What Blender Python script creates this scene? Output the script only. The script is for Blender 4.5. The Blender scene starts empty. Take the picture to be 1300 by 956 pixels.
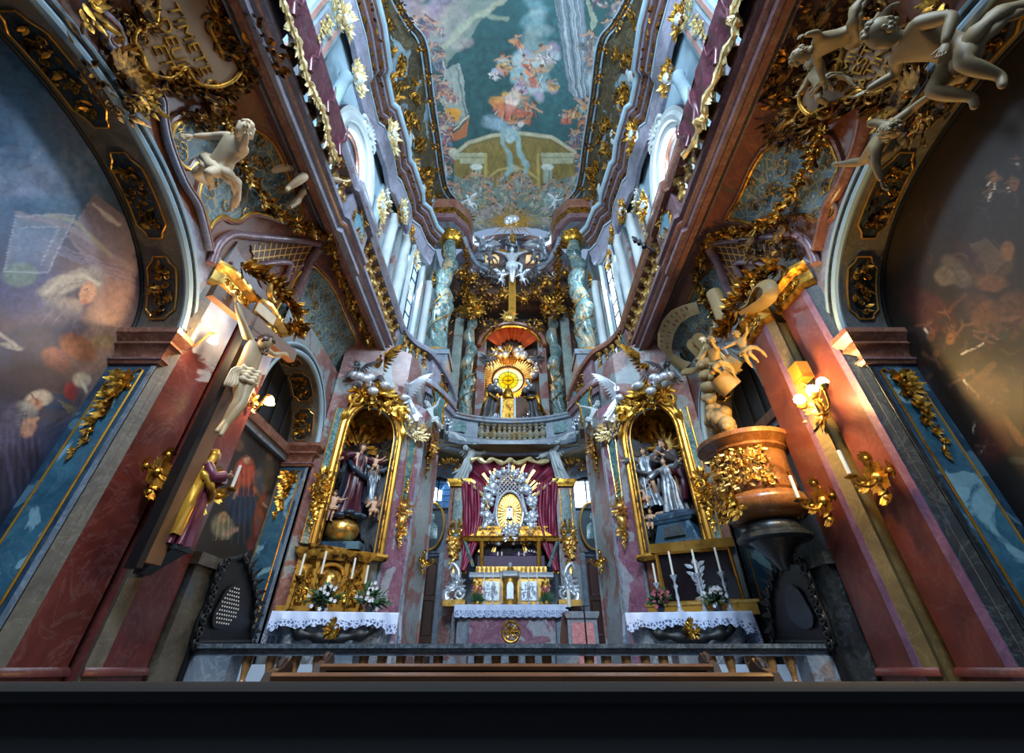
import bpy, bmesh, math, random
import numpy as np
from mathutils import Vector, Matrix
from math import sin, cos, pi, radians, sqrt, atan2
C = bpy.context.scene.collection
EYE = 1.1                       # everything is laid out with z = 0 at eye height and lifted by EYE at the end
# ---- the lens, used to read positions off the photograph for surfaces of known depth
FPX, TH, CXP, CYP = 550.0, radians(37.0), 650.0, 433.0
def ray(px, py):
    u = (px-CXP)/FPX; v = (CYP-py)/FPX
    return Vector((u, cos(TH)-v*sin(TH), sin(TH)+v*cos(TH)))
def onX(px, py, X): d = ray(px, py); return d*(X/d.x)
def onY(px, py, Y): d = ray(px, py); return d*(Y/d.y)
def onZ(px, py, Z): d = ray(px, py); return d*(Z/d.z)
def onP(px, py, p0, n):
    d = ray(px, py); n = Vector(n); return d*(Vector(p0).dot(n)/d.dot(n))
def proj(P):                    # (N,3) array -> photograph coordinates
    x, y, z = P[:, 0], P[:, 1], P[:, 2]
    D = y*cos(TH)+z*sin(TH); V = -y*sin(TH)+z*cos(TH)
    D = np.maximum(D, 1e-3)
    return np.stack([CXP+FPX*x/D, CYP-FPX*V/D], 1)
def lin(c):
    if isinstance(c, str):
        c = [int(c[i:i+2], 16)/255 for i in (0, 2, 4)]
    return tuple(x/12.92 if x <= .04045 else ((x+.055)/1.055)**2.4 for x in c)
# ---------------------------------------------------------------- materials
class NT:
    def __init__(s, name):
        s.m = bpy.data.materials.new(name); s.m.use_nodes = True
        s.t = s.m.node_tree; s.n = s.t.nodes; s.b = s.n['Principled BSDF']; s._p = None
    def node(s, typ, **kw):
        n = s.n.new(typ)
        for k, v in kw.items():
            if k in n.inputs.keys(): n.inputs[k].default_value = v
            else: setattr(n, k, v)
        return n
    def link(s, a, b): s.t.links.new(a, b)
    @property
    def pos(s):
        if s._p is None: s._p = s.n.new('ShaderNodeNewGeometry').outputs['Position']
        return s._p
    def noise(s, scale, detail=4, rough=.55, dist=0, vec=None, sc3=None):
        n = s.n.new('ShaderNodeTexNoise'); n.inputs['Scale'].default_value = scale; n.inputs['Detail'].default_value = detail
        n.inputs['Roughness'].default_value = rough; n.inputs['Distortion'].default_value = dist
        v = vec or s.pos
        if sc3:
            mp = s.n.new('ShaderNodeMapping'); mp.inputs['Scale'].default_value = sc3; s.link(v, mp.inputs['Vector']); v = mp.outputs[0]
        s.link(v, n.inputs['Vector']); return n.outputs['Fac']
    def ramp(s, fac, stops):
        r = s.n.new('ShaderNodeValToRGB'); el = r.color_ramp.elements
        while len(el) < len(stops): el.new(.5)
        for e, (p, c) in zip(el, stops):
            e.position = p; e.color = (*c, 1) if len(c) == 3 else c
        s.link(fac, r.inputs[0]); return r.outputs[0]
    def fr(s, fac, a, b):          # map a..b to 0..1
        r = s.n.new('ShaderNodeMapRange'); r.inputs[1].default_value = a; r.inputs[2].default_value = b
        s.link(fac, r.inputs[0]); return r.outputs[0]
    def math(s, op, a, b=None):
        r = s.n.new('ShaderNodeMath'); r.operation = op
        for i, x in enumerate((a, b)):
            if x is None: continue
            if isinstance(x, (int, float)): r.inputs[i].default_value = x
            else: s.link(x, r.inputs[i])
        return r.outputs[0]
    def mix(s, fac, a, b, mode='MIX'):
        r = s.n.new('ShaderNodeMix'); r.data_type = 'RGBA'; r.blend_type = mode
        for i, x in ((0, fac), (6, a), (7, b)):
            if isinstance(x, (int, float)): r.inputs[i].default_value = x
            elif isinstance(x, tuple): r.inputs[i].default_value = (*x, 1)
            else: s.link(x, r.inputs[i])
        return r.outputs[2]
    def bump(s, h, strength=.3, dist=.02):
        b = s.n.new('ShaderNodeBump'); b.inputs['Strength'].default_value = strength; b.inputs['Distance'].default_value = dist
        s.link(h, b.inputs['Height']); s.link(b.outputs[0], s.b.inputs['Normal'])
    def set(s, color=None, rough=.5, metal=0, emit=None, estr=0, spec=.5):
        if color is not None:
            if isinstance(color, tuple): s.b.inputs['Base Color'].default_value = (*color, 1)
            else: s.link(color, s.b.inputs['Base Color'])
        s.b.inputs['Roughness'].default_value = rough; s.b.inputs['Metallic'].default_value = metal
        s.b.inputs['Specular IOR Level'].default_value = spec
        if emit: s.b.inputs['Emission Color'].default_value = (*emit, 1); s.b.inputs['Emission Strength'].default_value = estr
        return s.m
def marble(name, c1, c2, vein, scale=1.2, patch=None, pt=.58, ps=1.1, veins=.5, rough=.32, bump=.0, sc3=None):
    n = NT(name); c1, c2, vein = lin(c1), lin(c2), lin(vein)
    a = n.noise(scale, 6, .6, 1.4, sc3=sc3)
    col = n.ramp(a, [(.3, c1), (.52, tuple((x+y)/2 for x, y in zip(c1, c2))), (.72, c2)])
    if patch:
        pn = n.noise(ps, 5, .55, .8, sc3=sc3)
        m = n.fr(pn, pt, pt+.025); pc = lin(patch)
        pcn = n.ramp(n.noise(scale*3, 5, .6, 1), [(.3, tuple(x*.72 for x in pc)), (.7, pc)])
        col = n.mix(m, col, pcn)
    v = n.noise(scale*1.7, 8, .62, 2.2, sc3=sc3)
    v = n.math('ABSOLUTE', n.math('SUBTRACT', v, .5))
    vm = n.math('MULTIPLY', n.math('SUBTRACT', 1.0, n.fr(v, .0, .03)), veins)
    col = n.mix(vm, col, vein)
    sp = n.fr(n.noise(scale*14, 3, .6), .3, .75)
    col = n.mix(n.math('MULTIPLY', sp, .35), col, n.mix(.6, col, (0.02, 0.02, 0.025)))
    if bump: n.bump(n.noise(scale*10, 4), bump, .01)
    return n.set(col, rough)
def gold(name, c='d9a441', dark='4a2c0c', rough=.33, scale=9, metal=.92, dt=.42, bump=.35):
    n = NT(name); f = n.noise(scale, 5, .6, .5)
    col = n.ramp(f, [(dt-.1, lin(dark)), (dt+.12, lin(c)), (.8, tuple(min(1, x*1.15) for x in lin(c)))])
    n.bump(n.noise(scale*4, 3), bump, .01)
    return n.set(col, rough, metal)
def plain(name, c, rough=.6, metal=0, var=.25, scale=6, bump=0, **kw):
    n = NT(name); c = lin(c)
    col = n.ramp(n.noise(scale, 4), [(.25, tuple(x*(1-var) for x in c)), (.75, tuple(min(1, x*(1+var*.5)) for x in c))])
    if bump: n.bump(n.noise(scale*5, 4), bump, .01)
    return n.set(col, rough, metal, **kw)
def vcol(name, rough=.7, bump=.1):
    n = NT(name); a = n.n.new('ShaderNodeAttribute'); a.attribute_name = 'Col'
    if bump: n.bump(n.noise(25, 3), bump, .004)
    return n.set(a.outputs['Color'], rough)
def lamp(name, c, s):
    n = NT(name); return n.set(lin(c), .5, emit=lin(c), estr=s)
# ---------------------------------------------------------------- mesh builder
class MB:
    def __init__(s): s.v = []; s.f = []; s.M = None
    def add(s, vs, fs):
        o = len(s.v)
        if s.M is not None: vs = [s.M @ Vector(p) for p in vs]
        s.v.extend([tuple(p) for p in vs]); s.f.extend([tuple(i+o for i in f) for f in fs]); return s
    def box(s, a, b):
        (x0, y0, z0), (x1, y1, z1) = a, b
        s.add([(x0,y0,z0),(x1,y0,z0),(x1,y1,z0),(x0,y1,z0),(x0,y0,z1),(x1,y0,z1),(x1,y1,z1),(x0,y1,z1)],
              [(0,3,2,1),(4,5,6,7),(0,1,5,4),(1,2,6,5),(2,3,7,6),(3,0,4,7)]); return s
    def grid(s, fn, nu, nv, closeu=False, closev=False):
        vs = [fn(i/(nu if closeu else nu-1), j/(nv if closev else nv-1)) for i in range(nu) for j in range(nv)]
        fs = []
        for i in range(nu if closeu else nu-1):
            for j in range(nv if closev else nv-1):
                a, b = i*nv+j, i*nv+(j+1) % nv; c, d = ((i+1) % nu)*nv+(j+1) % nv, ((i+1) % nu)*nv+j
                fs.append((a, b, c, d))
        return s.add(vs, fs)
    def loft(s, rings, cap=True, closed=True):
        n = len(rings[0]); vs = [p for r in rings for p in r]; fs = []
        for i in range(len(rings)-1):
            for j in range(n if closed else n-1):
                fs.append((i*n+j, i*n+(j+1) % n, (i+1)*n+(j+1) % n, (i+1)*n+j))
        if cap: fs += [tuple(range(n-1, -1, -1)), tuple((len(rings)-1)*n+j for j in range(n))]
        return s.add(vs, fs)
    def lathe(s, prof, c=(0, 0, 0), n=16, sx=1, sy=1, wob=None):
        rings = []
        for k, (r, z) in enumerate(prof):
            rr = []
            for i in range(n):
                a = 2*pi*i/n; q = r*(1+(wob(a, z) if wob else 0))
                rr.append((c[0]+sx*q*cos(a), c[1]+sy*q*sin(a), c[2]+z))
            rings.append(rr)
        return s.loft(rings)
    def tube(s, pts, r, n=8, flat=1.0, up=None):
        pts = [Vector(p) for p in pts]; m = len(pts)
        if not hasattr(r, '__len__'): r = [r]*m
        prev = None; rings = []
        for i, p in enumerate(pts):
            t = (pts[min(i+1, m-1)]-pts[max(i-1, 0)])
            t = t.normalized() if t.length > 1e-9 else Vector((0, 0, 1))
            if up is not None: a = Vector(up).cross(t)
            elif prev is None: a = t.orthogonal()
            else: a = prev-t*prev.dot(t)
            if a.length < 1e-6: a = t.orthogonal()
            a.normalize(); prev = a; b = t.cross(a)
            rings.append([p+a*r[i]*cos(2*pi*k/n)+b*r[i]*flat*sin(2*pi*k/n) for k in range(n)])
        return s.loft(rings)
    def ball(s, c, r, n=8, m=6):
        if not hasattr(r, '__len__'): r = (r, r, r)
        c = Vector(c); vs = [c+Vector((0, 0, -r[2]))]; fs = []
        for i in range(1, m):
            a = -pi/2+pi*i/m
            for k in range(n): vs.append(c+Vector((r[0]*cos(a)*cos(2*pi*k/n), r[1]*cos(a)*sin(2*pi*k/n), r[2]*sin(a))))
        vs.append(c+Vector((0, 0, r[2])))
        for k in range(n): fs.append((0, 1+(k+1) % n, 1+k))
        for i in range(m-2):
            for k in range(n): a = 1+i*n; fs.append((a+k, a+(k+1) % n, a+n+(k+1) % n, a+n+k))
        l = len(vs)-1
        for k in range(n): fs.append((l, l-n+k, l-n+(k+1) % n))
        return s.add(vs, fs)
    def sweep(s, path, prof, side=1, closed=False):
        # path: (x,y[,z]) in plan; prof: closed polygon of (out, dz); out is to the left of travel times side
        P = [Vector((p[0], p[1], p[2] if len(p) > 2 else 0)) for p in path]; n = len(P); rings = []
        for i, p in enumerate(P):
            def dr(a, b):
                d = (b-a); d.z = 0; return d.normalized()
            if closed: d0, d1 = dr(P[i-1], p), dr(p, P[(i+1) % n])
            else: d0 = dr(P[max(i-1, 0)], P[max(i-1, 0)+1]); d1 = dr(P[min(i, n-2)], P[min(i, n-2)+1])
            n0 = Vector((-d0.y, d0.x, 0)); n1 = Vector((-d1.y, d1.x, 0)); m = n0+n1
            m = m/max(.35, m.dot(n0)) if m.length > 1e-6 else n0
            rings.append([p+m*(o*side)+Vector((0, 0, dz)) for o, dz in prof])
        if closed: rings.append(rings[0])
        return s.loft(rings, cap=not closed)
    def prism(s, poly, o, u, v, n, depth, smoothpoly=False):
        # polygon in (u,v) plane at origin o, extruded by depth along n
        o, u, v, n = Vector(o), Vector(u), Vector(v), Vector(n)
        a = [o+u*x+v*y for x, y in poly]; b = [p+n*depth for p in a]
        return s.loft([a, b])
    def leaf(s, p, d, nrm, L, W, curl=.3, seg=4):
        p, d, nrm = Vector(p), Vector(d).normalized(), Vector(nrm).normalized(); sd = d.cross(nrm)
        if sd.length < 1e-5: return s
        sd.normalize(); nrm = sd.cross(d); vs = []; fs = []
        for i in range(seg+1):
            t = i/seg; w = W*sin(pi*min(1, .12+t*.88))**.8*(1 if t < 1 else 0)
            q = p+d*(L*t)+nrm*(L*curl*t*t)
            vs += [q-sd*w, q+nrm*W*.28*(1-t), q+sd*w, q-nrm*W*.22*(1-t)]
        for i in range(seg):
            for k in range(4): fs.append((i*4+k, i*4+(k+1) % 4, i*4+4+(k+1) % 4, i*4+4+k))
        return s.add(vs, fs)
    def scroll(s, c, u, v, r, turns=1.4, a0=0, th=.1, sgn=1, n=6, seg=14, lift=0):
        # spiral in plane u,v about c shrinking from r to .18 r; th = tube radius/r
        c, u, v = Vector(c), Vector(u).normalized(), Vector(v).normalized(); w = u.cross(v); P = []; R = []
        for i in range(seg+1):
            t = i/seg; a = a0+sgn*t*turns*2*pi; q = r*(1-.8*t)
            P.append(c+u*(q*cos(a))+v*(q*sin(a))+w*lift*t); R.append(r*th*(1.1-.5*t)*(1 if t > 0 else .4))
        s.tube(P, R, n); s.ball(P[-1], r*th*1.2, 6, 4); return s
    def build(s, name, mat, parent=None, smooth=40, kind=None, label=None, mods=None):
        me = bpy.data.meshes.new(name); o = bpy.data.objects.new(name, me); C.objects.link(o)
        vs = s.v
        if parent is not None:
            o.parent = parent
            if parent.get('_abs') is not None:
                inv = world_of(parent).inverted(); vs = [inv @ Vector(p) for p in vs]
        elif not s.v: pass
        me.from_pydata([tuple(p) for p in vs], [], s.f); me.update()
        bm = bmesh.new(); bm.from_mesh(me); bmesh.ops.recalc_face_normals(bm, faces=bm.faces); bm.to_mesh(me); bm.free()
        if smooth:
            me.polygons.foreach_set('use_smooth', [True]*len(me.polygons)); me.set_sharp_from_angle(angle=radians(smooth))
        me.materials.append(mat); o['_abs'] = 1
        if kind: o['kind'] = kind
        if label: o['label'] = label
        return o
def world_of(o):
    m = o.matrix_basis.copy(); p = o.parent
    while p is not None: m = p.matrix_basis @ m; p = p.parent
    return m
def thing(name, label, cat, loc=(0, 0, 0), rz=0, group=None, absolute=True):
    o = bpy.data.objects.new(name, None); C.objects.link(o); o.empty_display_size = .1
    o.location = loc; o.rotation_euler = (0, 0, rz); o['label'] = label; o['category'] = cat
    if absolute: o['_abs'] = 1
    if group: o['group'] = group
    return o
def tag(o, label, cat, group=None, kind=None):
    o['label'] = label; o['category'] = cat
    if group: o['group'] = group
    if kind: o['kind'] = kind
    return o
def solo(mb, name, mat, label, cat, group=None, smooth=40):
    """one-mesh thing with its origin at its base"""
    A = np.array(mb.v); c = Vector(((A[:, 0].min()+A[:, 0].max())/2, (A[:, 1].min()+A[:, 1].max())/2, A[:, 2].min()))
    mb.v = [tuple(Vector(p)-c) for p in mb.v]
    o = mb.build(name, mat, smooth=smooth); o.location = c; return tag(o, label, cat, group)
def dup(r, loc=None, rz=None, label=None, group=None, scale=None, parent=None):
    o = r.copy(); C.objects.link(o)
    if parent is not None: o.parent = parent
    if loc is not None: o.location = loc
    if rz is not None: o.rotation_euler.z = rz
    if scale is not None: o.scale = scale
    if label: o['label'] = label
    if group: o['group'] = group
    for ch in [x for x in r.children]:
        dup(ch, parent=o)
    return o
def struct(mb, name, mat, smooth=40, parent=None):
    o = mb.build(name, mat, parent, smooth=smooth)
    if parent is None: o['kind'] = 'structure'
    return o
def bez(pts, n=8):          # Catmull-Rom through points
    P = [Vector(p) for p in pts]; out = []
    for i in range(len(P)-1):
        a, b, c, d = P[max(i-1, 0)], P[i], P[i+1], P[min(i+2, len(P)-1)]
        for k in range(n):
            t = k/n
            out.append(.5*((2*b)+(c-a)*t+(2*a-5*b+4*c-d)*t*t+(3*b-a-3*c+d)*t**3))
    out.append(P[-1]); return out
# ---------------------------------------------------------------- numpy noise + painted pictures
_rs = np.random.RandomState(7); _LAT = _rs.rand(256, 256)
def vn(x, y):
    xi = np.floor(x).astype(int); yi = np.floor(y).astype(int); fx = x-xi; fy = y-yi
    fx = fx*fx*(3-2*fx); fy = fy*fy*(3-2*fy); g = lambda a, b: _LAT[a & 255, b & 255]
    return (g(xi, yi)*(1-fx)+g(xi+1, yi)*fx)*(1-fy)+(g(xi, yi+1)*(1-fx)+g(xi+1, yi+1)*fx)*fy
def fbm(x, y, o=4):
    s = 0; a = .5; t = 0
    for i in range(o):
        s = s+a*vn(x*2**i+17.3*i, y*2**i+5.1*i); t += a; a *= .55
    return s/t
class Paint:
    def __init__(s, P, base, warp=6, wl=30):
        s.P = P; x, y = P[:, 0], P[:, 1]
        s.x = x+(fbm(x/wl, y/wl)-.5)*2*warp+(fbm(x/wl*4+9, y/wl*4)-.5)*warp*.7
        s.y = y+(fbm(x/wl+50, y/wl+8)-.5)*2*warp+(fbm(x/wl*4+31, y/wl*4+3)-.5)*warp*.7
        s.c = np.zeros((len(P), 3)); s.c[:] = lin(base)
    def box(s, x0, x1, y0, y1):
        return np.flatnonzero((s.x > x0) & (s.x < x1) & (s.y > y0) & (s.y < y1))
    def blend(s, I, m, col, shade=.0, seed=0):
        if not len(I): return
        col = np.array(lin(col)); m = m[:, None]
        if shade: col = col[None]*(1+shade*2*(fbm(s.P[I, 0]/5+seed, s.P[I, 1]/5, 3)-.5))[:, None]
        s.c[I] = s.c[I]*(1-m)+col*m
    def e(s, cx, cy, rx, ry, ang=0, col='ffffff', a=1, soft=.35, shade=.5):
        q = max(rx, ry)*(1+soft); I = s.box(cx-q, cx+q, cy-q, cy+q)
        c, n = cos(radians(ang)), sin(radians(ang)); dx, dy = s.x[I]-cx, s.y[I]-cy
        d = np.sqrt(((dx*c+dy*n)/rx)**2+((-dx*n+dy*c)/ry)**2)
        s.blend(I, np.clip((1+soft/2-d)/soft, 0, 1)*a, col, shade, cx*.37+cy)
    def l(s, pts, w, col, a=1, soft=.5, taper=False, shade=.3):
        xs, ys = [q[0] for q in pts], [q[1] for q in pts]; I = s.box(min(xs)-w, max(xs)+w, min(ys)-w, max(ys)+w)
        x, y = s.x[I], s.y[I]; best = np.full(len(x), 1e9)
        for (x0, y0), (x1, y1) in zip(pts[:-1], pts[1:]):
            dx, dy = x1-x0, y1-y0; L = dx*dx+dy*dy+1e-9
            t = np.clip(((x-x0)*dx+(y-y0)*dy)/L, 0, 1)
            best = np.minimum(best, np.hypot(x-x0-t*dx, y-y0-t*dy))
        s.blend(I, np.clip((w-best)/(w*soft)+.0, 0, 1)*a, col, shade, pts[0][0])
    def poly(s, pts, col, a=1, shade=.3, raw=False):
        x, y = (s.P[:, 0], s.P[:, 1]) if raw else (s.x, s.y)
        ins = np.zeros(len(x), bool); n = len(pts)
        for i in range(n):
            (x0, y0), (x1, y1) = pts[i], pts[(i+1) % n]
            if y0 == y1: continue
            ins ^= ((y0 > y) != (y1 > y)) & (x < (x1-x0)*(y-y0)/(y1-y0)+x0)
        I = np.flatnonzero(ins); s.blend(I, np.full(len(I), float(a)), col, shade, pts[0][0])
    def fig(s, cx, cy, r, ang, cols, seed, skin='b98a6d'):
        """a loose painted figure: robe masses, limbs and a head"""
        q = random.Random(seed); c, n = cos(radians(ang)), sin(radians(ang))
        T = lambda x, y: (cx+r*(x*c-y*n), cy+r*(x*n+y*c))
        for k in range(5):
            x, y = q.uniform(-.5, .5), q.uniform(-.3, .9); X, Y = T(x, y)
            s.e(X, Y, r*q.uniform(.25, .5), r*q.uniform(.15, .32), ang+q.uniform(-50, 50), q.choice(cols), .85, .4, .7)
        for k in range(5):
            a, b = T(q.uniform(-.5, .5), q.uniform(-.3, .3)), T(q.uniform(-.8, .8), q.uniform(.2, 1.1))
            s.l([a, b], r*.07, q.choice(cols+['d8d0c4']), .7)
            s.l([(a[0]+r*.1, a[1]), (b[0]+r*.12, b[1])], r*.05, '231d22', .55)
        s.l([T(0, -.35), T(q.uniform(-.8, -.5), q.uniform(-.6, .2))], r*.1, skin, .9)
        s.l([T(0, -.35), T(q.uniform(.5, .8), q.uniform(-.6, .2))], r*.1, skin, .9)
        X, Y = T(0, -.62); s.e(X, Y, r*.15, r*.19, ang, skin, .95); X, Y = T(0, -.72); s.e(X, Y, r*.17, r*.12, ang, '3a2a22', .8)
    def weave(s, amp=.12, f=1.3):
        m = 1+amp*2*(fbm(s.P[:, 0]*f, s.P[:, 1]*f, 3)-.5)+amp*1.5*(fbm(s.P[:, 0]*.12, s.P[:, 1]*.12, 3)-.5)
        s.c = np.clip(s.c*m[:, None], 0, 1)
def painted(name, fn, nu, nv, mat, painter, parent=None, thick=0, up=None):
    """grid surface whose vertices carry pigment"""
    mb = MB(); mb.grid(fn, nu, nv); P = np.array(mb.v); col = painter(P)
    o = mb.build(name, mat, parent, smooth=60)
    at = o.data.color_attributes.new('Col', 'FLOAT_COLOR', 'POINT')
    at.data.foreach_set('color', np.concatenate([col, np.ones((len(col), 1))], 1).astype(np.float32).ravel())
    return o
# ================================================================ ornament and figure makers
def acanthus(g, o, u, v, n, w, h, k, seed, L=.3, curl=.35, sym=True, scr=3):
    R = random.Random(seed); o, u, v, n = (Vector(q) for q in (o, u, v, n)); u.normalize(); v.normalize(); n.normalize()
    m = max(w, h)
    for i in range(k):
        a = R.uniform(-pi/2, pi/2) if sym else R.uniform(0, 2*pi); r = R.random()**.6
        for sg in ((1, -1) if sym else (1,)):
            p = o+u*(sg*w*r*cos(a))+v*(h*r*sin(a)); d = u*(sg*cos(a)*R.uniform(.5, 1.2))+v*(sin(a)+.15)+n*R.uniform(.1, .5)
            g.leaf(p, d, n+u*R.uniform(-.4, .4), m*L*R.uniform(.7, 1.3), m*L*.24, curl*R.uniform(-.5, 1.2), 3)
    for i in range(scr):
        a = R.uniform(-1.2, 1.4); r = R.uniform(.45, .9); q = m*R.uniform(.12, .24)
        for sg in ((1, -1) if sym else (1,)):
            g.scroll(o+u*(sg*w*r*cos(a))+v*(h*r*sin(a))+n*m*.06, u*sg, v, q, 1.3, R.uniform(0, 6), .2, 1, 5, 9)
    return g
def vine(g, o, u, v, n, L, W, seed=0, steps=7):
    R = random.Random(seed); o, u, v, n = (Vector(q) for q in (o, u, v, n)); P = [o]
    for i in range(steps):
        t = i/steps; c = o-v*(L*t)+u*(W*.15*sin(i*2.1)); w = W*(1-t*.75); P.append(c)
        for sg in (1, -1):
            for k in range(6): g.leaf(c, u*sg*R.uniform(.3, 1.2)+v*R.uniform(-1, .8), n, w*R.uniform(.35, .75), w*.17, .4, 3)
        g.ball(c+n*w*.12, w*.16, 6, 4)
        if i < 3: g.scroll(c+u*w*.35, u, v, w*.2, 1.2, R.uniform(0, 6), .22, 1, 5, 8); g.scroll(c-u*w*.35, -u, v, w*.2, 1.2, R.uniform(0, 6), .22, 1, 5, 8)
    g.tube(P, W*.04, 5); g.leaf(P[-1], -v, n, W*.5, W*.12, .2)
    return g
def garland(g, pts, n, w, per, seed, L=1.0):
    R = random.Random(seed); P = bez(pts, 6)
    g.tube(P, w*.12, 5)
    for a, b in zip(P[:-1], P[1:]):
        d = (b-a)
        for k in range(max(1, int(per*d.length))):
            q = a+d*R.random(); nn = Vector(n(q)) if callable(n) else Vector(n)
            r = Vector((R.gauss(0, 1), R.gauss(0, 1), R.gauss(0, 1))).normalized()
            q = q+r*w*.35*R.random()
            g.leaf(q, r+nn*.5+d.normalized()*.5, nn+r*.3, w*L*R.uniform(.5, 1.1), w*.2*L, .3, 3)
            if R.random() < .18: g.ball(q+nn*w*.3, w*R.uniform(.12, .22), 6, 4)
    return g
def shell(g, o, u, v, n, r, k=9, span=pi):
    o, u, v, n = (Vector(q) for q in (o, u, v, n))
    for i in range(k):
        a = pi/2+span*((i+.5)/k-.5); g.leaf(o, u*cos(a)+v*sin(a), n, r, r*.16, .25, 4)
    g.ball(o+n*r*.1, r*.16, 7, 5); return g
def skin(g, V, E, R, sub=2):
    me = bpy.data.meshes.new('t'); me.from_pydata([tuple(v) for v in V], E, []); o = bpy.data.objects.new('t', me); C.objects.link(o)
    o.modifiers.new('s', 'SKIN').use_smooth_shade = True
    for i, r in enumerate(R):
        sv = me.skin_vertices[0].data[i]; sv.radius = (r, r) if not hasattr(r, '__len__') else r; sv.use_root = (i == 0)
    m = o.modifiers.new('u', 'SUBSURF'); m.levels = sub; m.render_levels = sub
    dg = bpy.context.evaluated_depsgraph_get(); e = o.evaluated_get(dg).to_mesh()
    g.add([Vector(v.co) for v in e.vertices], [tuple(p.vertices) for p in e.polygons])
    o.evaluated_get(dg).to_mesh_clear(); bpy.data.objects.remove(o); bpy.data.meshes.remove(me); return g
def head(g, c, f, up, r):
    """sculpted head: centre c, facing f, size r = half height"""
    f = Vector(f).normalized(); up = Vector(up); sd = f.cross(up).normalized(); up = sd.cross(f).normalized(); c = Vector(c); NU, NV = 20, 16; rings = []
    for j in range(1, NV):
        th = -pi/2+pi*j/NV; z = sin(th); row = []
        for i in range(NU):
            a = 2*pi*i/NU; x, y = cos(a)*cos(th), sin(a)*cos(th)      # x = facing
            w = .68*(1 if z > -.1 else 1+.35*(z+.1)); d = .82; X = x*d; Y = y*w
            if x > 0:
                fr = max(0, 1-abs(y)*3.4)
                if -.38 < z < .12: X += .2*fr*(1-(z+.38)/.5)*(1 if z > -.33 else .5)      # nose
                for sg in (1, -1):
                    q = sqrt((y-sg*.3)**2+(z-.1)**2)
                    if q < .2: X -= .10*(1-q/.2)                    # eye sockets
                    q = sqrt(((y-sg*.3)*1.0)**2+((z-.27)*2.2)**2)
                    if q < .22: X += .04*(1-q/.22)                  # brow
                q = sqrt((y*1.4)**2+((z+.52)*3)**2)
                if q < .28: X += .05*(1-q/.28)                      # lips
                if -.62 < z < -.5 and abs(y) < .22: X -= .025
                q = sqrt((y*1.5)**2+((z+.82)*2)**2)
                if q < .35: X += .10*(1-q/.35)                      # chin
            row.append(c+f*(X*r)+sd*(Y*r)+up*(z*r*1.05))
        rings.append(row)
    g.loft(rings)
    for sg in (1, -1):
        g.ball(c+sd*(sg*r*.68)-f*r*.05, r*.16, 6, 4)
    return g
def hand(g, w, d, nrm, L, curl=.5, thumb=1):
    """palm and five bent fingers from wrist w along d; nrm = back of the hand"""
    w, d, nrm = Vector(w), Vector(d).normalized(), Vector(nrm); sd = d.cross(nrm)
    if sd.length < 1e-4: nrm = d.orthogonal(); sd = d.cross(nrm)
    sd.normalize(); nrm = sd.cross(d)
    g.tube([w-d*L*.05, w+d*L*.15, w+d*L*.4, w+d*L*.52], [L*.13, L*.2, L*.22, L*.19], 8, .45, up=nrm)
    for k, (o, l) in enumerate(((-.15, .42), (-.05, .5), (.05, .47), (.15, .36))):
        b = w+d*L*.46+sd*(o*L); P = [b]
        for j in range(3):
            a = curl*(j+.6)*.6; P.append(P[-1]+(d*cos(a)-nrm*sin(a)+sd*o*.5)*(l*L/3))
        g.tube(P, [L*.055, L*.052, L*.046, L*.03], 6)
    b = w+d*L*.14-sd*(thumb*L*.12); P = [b, b+(d*.6-sd*thumb*.7)*L*.22, b+(d*.9-sd*thumb*.7-nrm*.25)*L*.38]
    g.tube(P, [L*.07, L*.06, L*.035], 6); return g
BODY = [('pel', 'wst', .072, .064), ('wst', 'cst', 0, .082), ('cst', 'nck', 0, .034), ('nck', 'hd', 0, .03)]
def body(g, J, H=1.0, fat=1.0, f=(0, -1, 0), hs=.066, up=(0, 0, 1), hands=True, feet=True):
    """one continuous body from joints J (pel wst cst nck hd shL elL haL shR .. hipL knL anL toL ..)"""
    names = ['pel', 'wst', 'cst', 'nck', 'shL', 'elL', 'haL', 'shR', 'elR', 'haR', 'hipL', 'knL', 'anL', 'toL', 'hipR', 'knR', 'anR', 'toR']
    rad = dict(pel=.075, wst=.064, cst=.082, nck=.03, sh=.04, el=.026, ha=.017, hip=.058, kn=.034, an=.02, to=.016)
    E = [('pel', 'wst'), ('wst', 'cst'), ('cst', 'nck'), ('cst', 'shL'), ('shL', 'elL'), ('elL', 'haL'), ('cst', 'shR'), ('shR', 'elR'), ('elR', 'haR'),
         ('pel', 'hipL'), ('hipL', 'knL'), ('knL', 'anL'), ('anL', 'toL'), ('pel', 'hipR'), ('hipR', 'knR'), ('knR', 'anR'), ('anR', 'toR')]
    J = {k: Vector(v) for k, v in J.items()}; V = []; R = []; ix = {}
    def addv(p, r): V.append(p); R.append(r*H*fat); return len(V)-1
    for n in names: ix[n] = addv(J[n], rad[n.rstrip('LR')] if n not in rad else rad[n])
    ed = []
    swell = {('shL', 'elL'): .036, ('shR', 'elR'): .036, ('elL', 'haL'): .027, ('elR', 'haR'): .027, ('hipL', 'knL'): .052, ('hipR', 'knR'): .052, ('knL', 'anL'): .037, ('knR', 'anR'): .037}
    for a, b in E:
        if (a, b) in swell:
            m = addv(J[a].lerp(J[b], .35), swell[(a, b)]); ed += [(ix[a], m), (m, ix[b])]
        else: ed.append((ix[a], ix[b]))
    skin(g, V, ed, R, 2)
    hd = J['hd']; g.tube([J['nck'], J['nck'].lerp(hd, .5), hd], [.032*H*fat, .03*H*fat, .03*H*fat], 8)
    head(g, hd, f, up, hs*H)
    if hands:
        for s in 'LR':
            d = (J['ha'+s]-J['el'+s]).normalized(); hand(g, J['ha'+s], d, J.get('bk'+s, d.orthogonal()), .1*H*(fat**.5), .6, 1 if s == 'L' else -1)
    return g
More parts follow.
